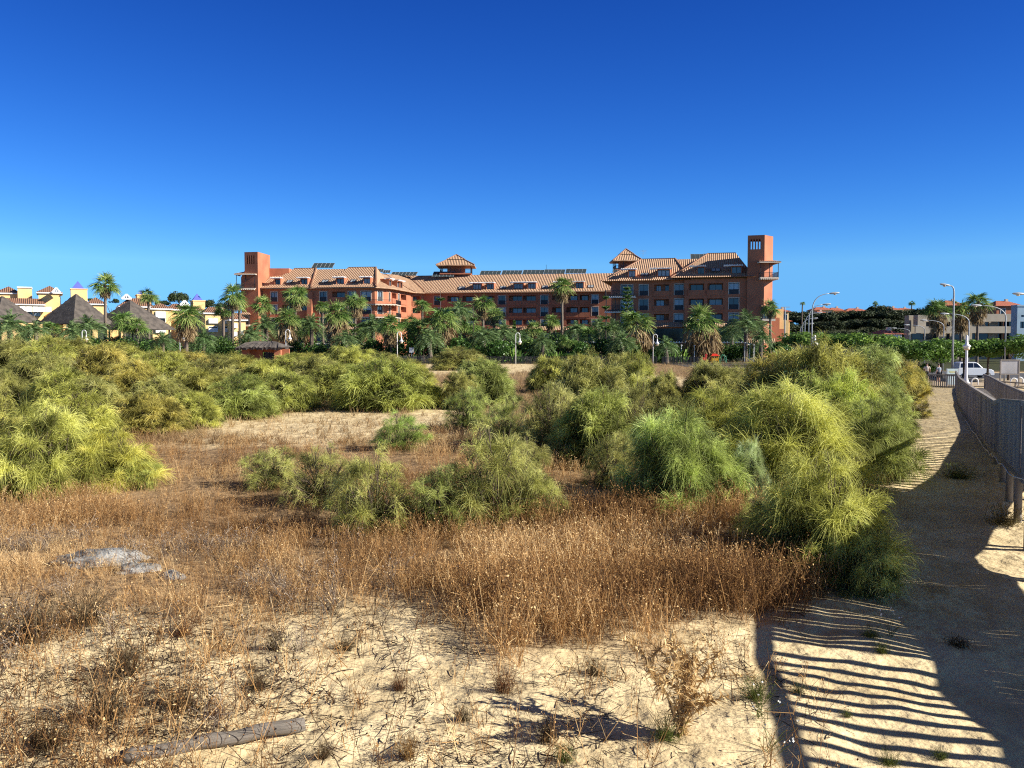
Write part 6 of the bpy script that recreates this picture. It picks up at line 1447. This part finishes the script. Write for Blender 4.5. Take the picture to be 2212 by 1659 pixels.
# ------------------------------------------------------------------ playground
def playground():
    Y = 113; X = lambda px: P(px, 770, Y).x; Z = lambda y: P(1540, y, Y).z; x0 = X(1537); gz = Tz(x0, Y)
    o = thing('play_tower', 'small yellow play tower with red roof and red slide behind the black fence', 'playground equipment', (x0, Y, gz)); b = MB(); xa, xb = X(1538), X(1552)
    for x in (xa, xb):
        for y in (Y, Y + .9): b.bar((x, y, gz), (x, y, Z(768)), .1)
    b.box(xa, xb, Y, Y + .9, Z(781), Z(779)); b.box(xa, xb, Y - .05, Y - .004, Z(779), Z(774)); b.build('tower_frame', 'play_yellow', o)
    r = MB(); hip(r, ID, xa - .15, xb + .15, Y - .15, Y + 1.05, Z(769), Z(764), (xa + xb) / 2 - .25, (xa + xb) / 2 + .25, Y + .45); r.uv = {}; r.build('roof', 'red', o)
    s = MB(); p0, p1 = Vector((xa, Y + .4, Z(775))), Vector((X(1523), Y + .4, gz + .1)); s.bar(p0, p1, .5, .06); s.bar(p0 + Vector((0, .27, .12)), p1 + Vector((0, .27, .12)), .05, .25); s.bar(p0 + Vector((0, -.27, .12)), p1 + Vector((0, -.27, .12)), .05, .25); s.build('slide', 'red', o)
    o2 = thing('play_climber', 'green arched climbing frame right of the play tower', 'playground equipment', (X(1562), Y, gz)); c = MB()
    for y in (Y, Y + .8): c.tube([(X(1556), y, gz), (X(1558), y, Z(770)), (X(1563), y, Z(766)), (X(1568), y, Z(771)), (X(1570), y, gz)], .05, 6)
    for k in range(4): c.bar((X(1556) + .3 * k, Y, Z(769)), (X(1556) + .3 * k, Y + .8, Z(769)), .05)
    c.build('climbing_bars', 'play_green', o2)
    o3 = thing('spring_rider', 'small red and yellow spring rider beside the playground palm', 'playground equipment', (X(1512), Y - 3, gz)); q = MB(); q.lathe((X(1511), Y - 3, gz), [(.12, 0), (.1, .45)], 8); q.build('spring', 'black_metal', o3); q = MB(); q.box(X(1507), X(1515), Y - 3.15, Y - 2.85, gz + .45, gz + .8); q.box(X(1512), X(1516), Y - 3.12, Y - 2.88, gz + .81, gz + 1.25); q.build('body', 'red', o3)
    for i, (px, yt, lab) in enumerate([(1472, 745, 'left one of the two white poles left of the playground palm'), (1500, 746, 'white pole close to the playground palm'), (1442, 757, 'short white pole right of the sixth lamp')]):
        a = P(px, yt, 114); m2 = MB(); m2.tube([(a.x, 114, Tz(a.x, 114)), (a.x, 114, a.z - .12)], .05, 8); o4 = thing('white_pole', lab, 'pole', (a.x, 114, Tz(a.x, 114)), 0, 'white poles by the playground'); m2.build('shaft', 'white', o4); m3 = MB(); m3.lathe((a.x, 114, a.z - .12), [(.05, 0), (.13, .04), (.13, .1), (.03, .14)], 8); m3.build('cap', 'white', o4)
    # white pergola frame
    o5 = thing('white_pergola', 'white metal pergola frame in front of the right tower', 'pergola', (P(1635, 760, 116).x, 116, Tz(31, 116))); m2 = MB()
    xs_ = [P(v, 745, 116).x for v in (1609, 1622, 1632, 1637)]; zt = P(1620, 740, 116).z
    for k, x in enumerate(xs_): m2.bar((x, 116 + k * .5, Tz(x, 116)), (x, 116 + k * .5, zt - k * .1), .06)
    m2.bar((xs_[0], 116, zt), (xs_[-1], 117.5, zt - .3), .12); m2.bar((xs_[0], 118, zt), (xs_[-1], 119.5, zt - .3), .12)
    for k, x in enumerate(xs_): m2.bar((x, 116 + k * .5, zt - k * .1), (x, 118 + k * .5, zt - k * .1), .08)
    m2.build('frame', 'white', o5)
playground()
# ------------------------------------------------------------------ street lamps
def street_lamp(px, yb, ytop, hx, hy, Y, label, rad=.08, group='tall street lamps with curved arms'):
    """pole from the ground, curving over to a cobra head at (hx, hy)"""
    b0, t, h_ = P(px, yb, Y), P(px, ytop, Y), P(hx, hy, Y); gz = Tz(b0.x, Y); o = thing('street_lamp', label, 'street lamp', (b0.x, Y, gz), 0, group); m2 = MB(); pts = [(b0.x, Y, gz - .2), (b0.x, Y, t.z)]
    for k in range(1, 11):
        u = k / 10; c = Vector((b0.x, Y, t.z + (h_.z - t.z) * .95)); p = Vector((b0.x, Y, t.z)).lerp(c, u).lerp(c.lerp(h_, u), u); pts.append(tuple(p))
    m2.tube(pts, [rad, rad * .75] + [rad * (.7 - .03 * k) for k in range(10)], 10); m2.build('pole', 'galv', o, True)
    d = 1 if hx > px else -1; l = MB(); dz = (h_.z - pts[-3][2]) / max(abs(h_.x - pts[-3][0]), .1) * .5; i0 = Vector(h_)
    ws = [(.0, .05, .05), (.15, .13, .09), (.55, .17, .12), (.9, .14, .08), (1.0, .06, .03)]; rings = []
    for s, a, bq in ws: rings.append([i0 + Vector((d * s, a * math.cos(q), bq * math.sin(q) + dz * s)) for q in [2 * math.pi * k / 10 for k in range(10)]])
    n0 = len(l.v)
    for rg in rings: l.v += [tuple(q) for q in rg]
    for j in range(len(rings) - 1):
        for k in range(10): l.f.append((n0 + j * 10 + k, n0 + j * 10 + (k + 1) % 10, n0 + (j + 1) * 10 + (k + 1) % 10, n0 + (j + 1) * 10 + k))
    lo = l.build('lamp_head', 'galv', o, True); g = MB(); g.lathe((i0.x + d * .55, Y, i0.z + dz * .55 - .19), [(.06, 0), (.13, .04), (.14, .1)], 10); g.build('lamp_lens', 'lamp_glass', lo, True)
SL = [(1752.6, 800, 672, 1792, 634, 88, 'nearest street lamp of the line right of the hotel, arm reaching right'), (1745.6, 790, 690, 1777, 658, 105, 'second street lamp of the line right of the hotel'), (1737.5, 780, 702, 1762, 676, 130, 'third street lamp of the line right of the hotel'), (1731.5, 770, 710, 1755, 688, 155, 'fourth street lamp of the line right of the hotel'), (1727.5, 765, 716, 1748, 699, 180, 'farthest street lamp of the line right of the hotel'),
      (2091, 800, 698, 2050, 678, 95, 'street lamp arching left behind the tall straight pole'), (2170, 800, 688, 2120, 660, 82, 'street lamp arching left beside the notice board'), (2037, 790, 707, 2003, 692, 120, 'third street lamp arching left before the skirted palms'), (1996, 790, 713, 1965, 702, 145, 'fourth street lamp arching left before the beige building'), (1964, 790, 718, 1937, 709, 170, 'smallest street lamp arching left, before the low roof'), (2262, 800, 660, 2214, 635, 70, 'street lamp whose head just enters at the right border')]
for a in SL: street_lamp(*a)
street_lamp(2057, 800, 634, 2053, 617, 82, 'tall straight street lamp pole rising behind the path sign', .105)
r_ = P(1704, 700, 140); o = thing('flood_pole', 'slim mast with small crossarm beside the right terracotta tower', 'pole', (P(1730, 660, 140).x - 0, 140, Tz(45, 140))); x = P(1728.5, 660, 140).x
def mast():
    x = P(1696, 660, 140).x; zt = P(1696, 664, 140).z; o.location = (x, 140, Tz(x, 140)); m2 = MB(); m2.tube([(x, 140, Tz(x, 140)), (x, 140, zt)], .09, 8); m2.build('shaft', 'galv', o); m3 = MB(); m3.bar((x - .4, 140, zt + .05), (x + .8, 140, zt + .05), .1); m3.build('crossarm', 'galv', o)
mast()
def globe_lamp(px, ytop, yb, Y, label):
    t = P(px, ytop, Y); gz = Tz(t.x, Y); hh = t.z - gz; o = thing('globe_lamp', label, 'lamp post', (t.x, Y, gz), 0, 'white column lamps with flared bases'); m2 = MB(); m2.lathe((t.x, Y, gz - .05), [(.32, 0), (.30, .12), (.17, .45), (.12, .9), (.10, hh * .70), (.09, hh * .72)], 14); m2.build('column', 'white', o, True)
    c = MB(); c.lathe((t.x, Y, gz + hh * .72), [(.16, .05), (.34, .22), (.30, .30), (.15, .42), (.11, .60), (.10, hh * .28 - .1), (.06, hh * .28)], 14); c.build('lamp_hood', 'white', o, True); g = MB(); g.lathe((t.x, Y, gz + hh * .72 - .14), [(.1, 0), (.24, .08), (.27, .2), (.2, .3)], 14); g.build('lamp_globe', 'lamp_glass', o, True)
globe_lamp(2089, 724, 821, 76, 'white column lamp with round globe at the end of the boardwalk'); globe_lamp(1760, 724, 800, 76, 'white column lamp top peeping over the mustard broom')
# ------------------------------------------------------------------ end of the path: barrier, sign, people, car, notice board
def barrier():
    Y = 67.2; a, b_ = P(2004, 830, Y).x, P(2064, 830, Y).x; o = thing('path_barrier', 'dark vertical-bar barrier closing the sandy path', 'fence', (a, Y, Tz(a, Y))); z0, z1 = P(2030, 838, Y).z, P(2030, 811, Y).z; m2 = MB(); n = 13
    for k in range(n + 1): x = a + (b_ - a) * k / n; m2.box(x - .03, x + .03, Y - .03, Y + .03, z0 + .06, z1)
    m2.build('bars', 'dark_wood', o); r = MB(); r.box(a - .1, b_ + .1, Y - .05, Y + .05, z1 + .002, z1 + .1); r.box(a - .1, b_ + .1, Y - .05, Y + .05, z0 - .05, z0 + .058); r.build('rails', 'dark_wood', o)
barrier()
def path_sign():
    Y = 69; x0, x1 = P(2047, 800, Y).x, P(2069, 800, Y).x; z = lambda y: P(2057, y, Y).z; o = thing('path_sign', 'pale blue information sign on two posts behind the path barrier', 'sign', ((x0 + x1) / 2, Y, Tz(x0, Y))); m2 = MB(); m2.box(x0, x1, Y, Y + .05, z(811), z(796.5)); so = m2.build('panel', MT['sign_blue'], o)
    q = MB(); cxm, czm = (x0 + x1) / 2, z(803.5); k = [(cxm + .27 * math.cos(a_) * (1 + .25 * math.sin(3 * a_)), Y - .006, czm + .12 * math.sin(a_) * (1 + .3 * math.cos(2 * a_))) for a_ in [2 * math.pi * j / 16 for j in range(16)]]; q.quad(*k); q.build('map', MT['sign_map'], so)
    l = MB(); l.box(x0 + .05, x1 - .05, Y + .01, Y + .05, z(831), z(813)); l.build('lower_panel', MT['sign_low'], o); p = MB(); p.box(x0 - .08, x0 - .004, Y, Y + .08, Tz(x0, Y) - .2, z(796)); p.box(x1 + .004, x1 + .08, Y, Y + .08, Tz(x0, Y) - .2, z(796)); p.build('posts', 'galv', o)
MT['sign_blue'] = mat('sign_pale_blue', (.50, .62, .62), None, 3, .5); MT['sign_map'] = mat('sign_map_colours', (.42, .48, .22), (.5, .46, .30), 6, .5); MT['sign_low'] = mat('sign_lower', (.40, .55, .62), (.55, .60, .60), 3, .5)
path_sign()
def notice_board():
    Y = 66; x0, x1 = P(2161, 790, Y).x, P(2203, 790, Y).x; z = lambda y: P(2180, y, Y).z; gz = Tz(x0, Y); o = thing('notice_board', 'large weathered blank notice board on two posts at the right', 'notice board', ((x0 + x1) / 2, Y, gz)); m2 = MB(); m2.box(x0 + .08, x1 - .08, Y + .02, Y + .08, z(807), z(779)); m2.build('panel', MT['board'], o); f = MB()
    f.box(x0, x1, Y - .02, Y + .1, z(779) + .003, z(776.5)); f.box(x0, x1, Y - .02, Y + .1, z(809.5), z(807) - .003); f.box(x0, x0 + .077, Y - .01, Y + .1, gz - .2, z(779)); f.box(x1 - .077, x1, Y - .01, Y + .1, gz - .2, z(779)); f.build('frame', 'wood', o)
MT['board'] = mat('bleached_board', (.36, .35, .36), (.26, .26, .27), 1.2, .8)
notice_board()
def person(px, yh, yf, Y, shirt, shorts, label, pose):
    c = P(px, yf, Y); gz = Tz(c.x, Y); hh = 1.74; o = thing('person', label, 'person', (c.x, Y, gz), pose); J = [((0, 0, .92), .13), ((0, 0, 1.12), .125), ((0, 0, 1.34), .15), ((0, 0, 1.47), .06), ((0, .01, 1.56), .075), ((0, .02, 1.65), .095), ((0, .01, 1.72), .07)]
    E = [(k, k + 1) for k in range(6)]
    for s in (-1, 1):
        n = len(J); J += [((s * .09, 0, .86), .095), ((s * .11, .03 * s, .48), .062), ((s * .12, -.05 * s, .09), .042), ((s * .13, .12 - .05 * s, .035), .035)]; E += [(0, n), (n, n + 1), (n + 1, n + 2), (n + 2, n + 3)]
        n = len(J); J += [((s * .19, 0, 1.40), .06), ((s * .25, -.03, 1.12), .044), ((s * .24, .07, .88), .034), ((s * .235, .10, .78), .03)]; E += [(2, n), (n, n + 1), (n + 1, n + 2), (n + 2, n + 3)]
    me = bpy.data.meshes.new('body'); me.from_pydata([j[0] for j in J], E, []); b = bpy.data.objects.new('body', me); C.objects.link(b); b.parent = o; b.modifiers.new('skin', 'SKIN')
    for k, v in enumerate(me.skin_vertices[0].data): v.radius = (J[k][1], J[k][1] * (.75 if k in (0, 1, 2) else 1)); v.use_root = k == 0
    b.modifiers.new('sub', 'SUBSURF').render_levels = 1; me.materials.append(MT['skin'])
    cl = MB(); W_ = lambda x, y, z: (c.x + x, Y + y, gz + z); cl.tube([W_(0, 0, .90), W_(0, 0, 1.1), W_(0, 0, 1.32), W_(0, 0, 1.45)], [.165, .165, .19, .10], 12); [cl.tube([W_(s * .16, 0, 1.41), W_(s * .24, -.02, 1.2)], [.08, .075], 8) for s in (-1, 1)]; cl.build('shirt', shirt, o, True)
    sh = MB(); sh.tube([W_(0, 0, .98), W_(0, 0, .84)], [.17, .165], 12); [sh.tube([W_(s * .09, 0, .88), W_(s * .11, .02 * s, .5)], [.115, .10], 10) for s in (-1, 1)]; sh.build('shorts', shorts, o, True)
    h_ = MB(); h_.lathe(W_(0, .005, 1.63), [(.10, 0), (.112, .05), (.09, .11), (.03, .145)], 10); h_.build('hair', 'hair', o, True)
    f = MB(); [f.box(c.x + s * .125 - .05, c.x + s * .125 + .05, Y - .1 - .05 * s, Y + .17 - .05 * s, gz + .001, gz + .085) for s in (-1, 1)]; f.build('shoes', 'white', o)
MT['grey_shirt'] = mat('grey_shirt', (.22, .26, .30), None, 5, .9); MT['dark_shorts'] = mat('dark_shorts', (.02, .022, .03), None, 5, .9); MT['pale_shirt'] = mat('pale_shirt', (.6, .52, .42), None, 5, .9)
person(2027, 797, 836, 79, 'grey_shirt', 'dark_shorts', 'person in grey top and dark shorts standing behind the path barrier', .4); person(2001.5, 797, 836, 80, 'pale_shirt', 'dark_shorts', 'person in pale top half hidden by the broom at the path barrier', -.5)
def car():
    Y = 93; x0 = P(2070, 810, Y).x; gz = Tz(x0 + 2, Y); o = thing('parked_car', 'white boxy estate car parked in the shade, nose to the right', 'car', (x0 + 2, Y, gz)); Ln = 3.95; zb = gz + .28
    body = [(0, .0), (0, .55), (.06, .78), (2.55, .80), (3.6, .66), (3.9, .5), (3.95, .1), (3.9, 0)]; cab = [(.08, .78), (.2, 1.38), (.5, 1.46), (1.9, 1.45), (2.15, 1.36), (2.75, .79)]
    def prof(pl, y0, y1, inset, name, m_, par):
        mb = MB(); n = len(pl)
        zt = max(p[1] for p in pl); zl = min(p[1] for p in pl)
        for y, sg in ((y0, 1), (y1, -1)): mb.v += [(x0 + p[0], y + sg * inset * (p[1] - zl) / (zt - zl), zb + p[1]) for p in pl]
        mb.f += [tuple(reversed(range(n))), tuple(n + k for k in range(n))] + [(k, (k + 1) % n, n + (k + 1) % n, n + k) for k in range(n)]
        ob = mb.build(name, m_, par); bv = ob.modifiers.new('bevel', 'BEVEL'); bv.width = .05; bv.segments = 2; return ob
    prof(body, Y, Y + 1.65, .05, 'body', 'car_white', o); prof(cab, Y + .06, Y + 1.59, .14, 'cabin', 'car_white', o)
    g = MB()
    for pl in (((.30, .86), (.36, 1.30), (.92, 1.33), (.92, .86)), ((1.0, .86), (1.0, 1.34), (1.68, 1.34), (1.68, .86)), ((1.76, .86), (1.76, 1.34), (2.08, 1.31), (2.5, .86))):
        g.quad(*[(x0 + p[0], Y + .045 + .14 * (p[1] - .78) / .68, zb + p[1]) for p in pl])
    g.build('side_window', 'dark_glass', o); ws = MB(); ws.quad((x0 + 2.72, Y + .2, zb + .84), (x0 + 2.72, Y + 1.45, zb + .84), (x0 + 2.22, Y + 1.4, zb + 1.35), (x0 + 2.22, Y + .26, zb + 1.35)); ws.build('windscreen', 'dark_glass', o)
    rk = MB(); rk.bar((x0 + .5, Y + .3, zb + 1.52), (x0 + 1.9, Y + .3, zb + 1.52), .04); rk.bar((x0 + .5, Y + 1.3, zb + 1.52), (x0 + 1.9, Y + 1.3, zb + 1.52), .04); rk.box(x0 + .7, x0 + .76, Y + .25, Y + 1.35, zb + 1.46, zb + 1.5); rk.box(x0 + 1.6, x0 + 1.66, Y + .25, Y + 1.35, zb + 1.46, zb + 1.5); rk.build('roof_rack', 'black_metal', o)
    for xx in (.75, 3.2):
        for yy in (Y + .06, Y + 1.59):
            t_ = MB(); t_.tube([(x0 + xx, yy - .11, gz + .31), (x0 + xx, yy + .11, gz + .31)], .31, 20); to = t_.build('wheel', 'rubber', o, True); r_ = MB(); r_.tube([(x0 + xx, yy - .13, gz + .31), (x0 + xx, yy + .13, gz + .31)], .17, 14); r_.build('rim', 'galv', to)
    for yy in (Y + .12, Y + 1.3): h_ = MB(); h_.box(x0 + 3.78, x0 + 3.93, yy, yy + .25, zb + .36, zb + .5); h_.build('headlight', 'lamp_glass', o)
    bp_ = MB(); bp_.box(x0 + 3.85, x0 + 4.02, Y + .03, Y + 1.62, zb + .02, zb + .2); bp_.box(x0 - .07, x0 + .08, Y + .03, Y + 1.62, zb + .02, zb + .2); bp_.build('bumper', 'black_metal', o)
car()
def hoop(px, yt, Y, label):
    a = P(px, yt, Y); gz = Tz(a.x, Y); o = thing('cycle_hoop', label, 'cycle stand', (a.x, Y, gz), 0, 'white hoop stands on the forecourt'); m2 = MB(); hw = .28; zt = max(a.z, gz + .55); m2.tube([(a.x - hw, Y, gz - .1), (a.x - hw, Y, zt - hw)] + [(a.x - hw * math.cos(q), Y, zt - hw + hw * math.sin(q)) for q in [math.pi * k / 8 for k in range(1, 8)]] + [(a.x + hw, Y, zt - hw), (a.x + hw, Y, gz - .1)], .05, 8); m2.build('hoop', 'white', o, True)
hoop(2106, 817, 72, 'white hoop stand beside the column lamp'); hoop(2190, 817, 72, 'white hoop stand below the notice board'); hoop(2203, 815, 73, 'white hoop stand at the right border')
def low_rail():
    o = thing('log_rail', 'low wooden rail along the street right of the boardwalk', 'fence', (P(2130, 820, 64).x, 64, .4)); m2 = MB(); a, b_ = P(2128, 822, 64), P(2240, 830, 60); p = MB()
    for k in range(6): q = a.lerp(b_, k / 5); p.tube([(q.x, q.y, Tz(q.x, q.y) - .2), (q.x, q.y, q.z + .05)], .06, 8)
    p.build('posts', 'wood', o); m2.tube([a, b_], .05, 8); m2.tube([a - Vector((0, 0, .35)), b_ - Vector((0, 0, .35))], .05, 8); m2.build('rails', 'wood', o)
low_rail()
# ------------------------------------------------------------------ far buildings on the right
def beige():
    Y = 175; o = thing('beige_building', 'low modern beige building with long horizontal balcony bands', 'building', (P(2080, 700, Y).x, Y, 1)); X = lambda px: P(px, 700, Y).x; Z = lambda y: P(2080, y, Y).z
    w_ = MB(); w_.box(X(1978), X(2185), Y, Y + .4, Z(719.5), Z(705)); w_.box(X(2045), X(2185), Y, Y + .4, Z(694.5), Z(678)); w_.box(X(1985), X(2003), Y + .5, Y + 2.5, Z(705) + .003, Z(680)); w_.box(X(1978), X(2185), Y + 3, Y + 5, 1, Z(680)); w_.build('wall', 'beige', o)
    g = MB(); g.box(X(2004), X(2184), Y + 2.8, Y + 2.99, Z(704.9), Z(694.6)); g.box(X(1985), X(2180), Y + 2.8, Y + 2.99, Z(733), Z(720)); g.build('glazing', 'dark_glass', o); m_ = MB()
    for k in range(7): x = X(2010) + (X(2180) - X(2010)) * k / 6; m_.box(x, x + 1.6 * (k % 2) + .3, Y + 2.6, Y + 2.79, Z(733), Z(695))
    m_.build('piers', 'beige', o); d = MB(); d.box(X(2186), X(2197), Y + 1, Y + 3, 1, Z(679)); d.build('dark_wing', 'dark_glass', o)
    o2 = thing('pale_blue_building', 'pale blue building cut by the right border of the view', 'building', (P(2215, 700, 160).x, 160, 1)); X2 = lambda px: P(px, 700, 160).x; w2 = MB(); F, L = (lambda s, t, z: (X2(2197) + s, 160 + t, z)), X2(2270) - X2(2197); ops = [(.7, 1.6, Z(690), Z(686), .3), (.6, 1.8, Z(712), Z(699), .3)]; facade(w2, F, L, 1, P(2200, 662, 160).z, ops); w2.quad(F(0, 0, 1), F(0, 2, 1), F(0, 2, P(2200, 662, 160).z), F(0, 0, P(2200, 662, 160).z)); w2.box(X2(2197) - .1, X2(2270), 159.9, 162, P(2200, 662, 160).z + .003, P(2200, 662, 160).z + .3); w2.build('wall', 'pale_blue', o2)
    for s0, s1, za, zb, d_ in ops: window(F, o2, s0, s1, za, zb, .25, frame=None)
beige()
HG = 'red roofed houses on the hill'
def hill_house(pa, pb, ye, ya, yb, Y, label, wall='yellow', wins=0):
    a, b_, ap = P(pa, ye, Y), P(pb, ye, Y), P((pa + pb) / 2, ya, Y + 4); o = thing('hill_house', label, 'house', ((a.x + b_.x) / 2, Y, Tz(a.x, Y)), 0, HG); m2 = MB(); zb = min(Tz(a.x, Y), P(pa, yb, Y).z) - .5; F, L = frame_of((a.x, Y), (b_.x, Y)); ops = []
    for k in range(wins): s = L * (k + .5) / wins; ops.append((s - .7, s + .7, a.z - 2.2, a.z - .8, .25)); window(F, o, s - .7, s + .7, a.z - 2.2, a.z - .8, .2, frame='white', fr=.1)
    facade(m2, F, L, zb, a.z, ops); m2.quad(F(0, 0, zb), F(0, 8, zb), F(0, 8, a.z), F(0, 0, a.z)); m2.quad(F(L, 0, zb), F(L, 8, zb), F(L, 8, a.z), F(L, 0, a.z)); m2.build('wall', wall, o)
    r = MB(); e = .6; w_ = L * .28; hip(r, ID, a.x - e, b_.x + e, Y - e, Y + 8 + e, a.z, ap.z, a.x + w_, b_.x - w_, Y + 4); ro = r.build('roof', 'tile_red', o); c = MB(); cxp = a.x + L * .62; c.box(cxp, cxp + .7, Y + 3.4, Y + 4.1, ap.z - .5, ap.z + .5); c.build('chimney', 'cream', ro)
for a in [(1760, 1800, 669.5, 663.5, 680, 330, 'wide red roof on the hill right of the street lamp pair', 'yellow', 3), (1795, 1825, 671, 664.5, 680, 335, 'red roof on the hill partly behind the wide one', 'yellow', 2), (1829, 1876, 672.5, 666, 680, 330, 'long low red roof on the hill before the tiny left palm', 'yellow', 3), (1880, 1892, 671, 667, 678, 340, 'narrow red roof beside the tiny left palm'), (1914, 1950, 669.5, 664, 680, 335, 'red hipped roof between the two tiny palms', 'yellow', 3), (1945, 1972, 668, 665.5, 676, 340, 'flat red roof by the tiny right palm', 'yellow', 2), (1768, 1784, 676, 672, 684, 322, 'small white house below the wide red roof', 'white'), (1697, 1706, 694, 687, 705, 235, 'small red-roofed house beside the right terracotta tower'), (2044, 2085, 660, 649, 680, 260, 'red roof rising behind the skirted palms', 'terracotta', 0), (2153, 2208, 661, 650, 680, 240, 'big red-roofed villa above the beige building', 'terracotta', 2), (1685, 1704, 673, 667, 690, 230, 'pale house just right of the hotel', 'yellow', 1), (1915, 1948, 722, 713, 740, 150, 'low tiled kiosk behind the arching lamps', 'white', 0)]: hill_house(*a)
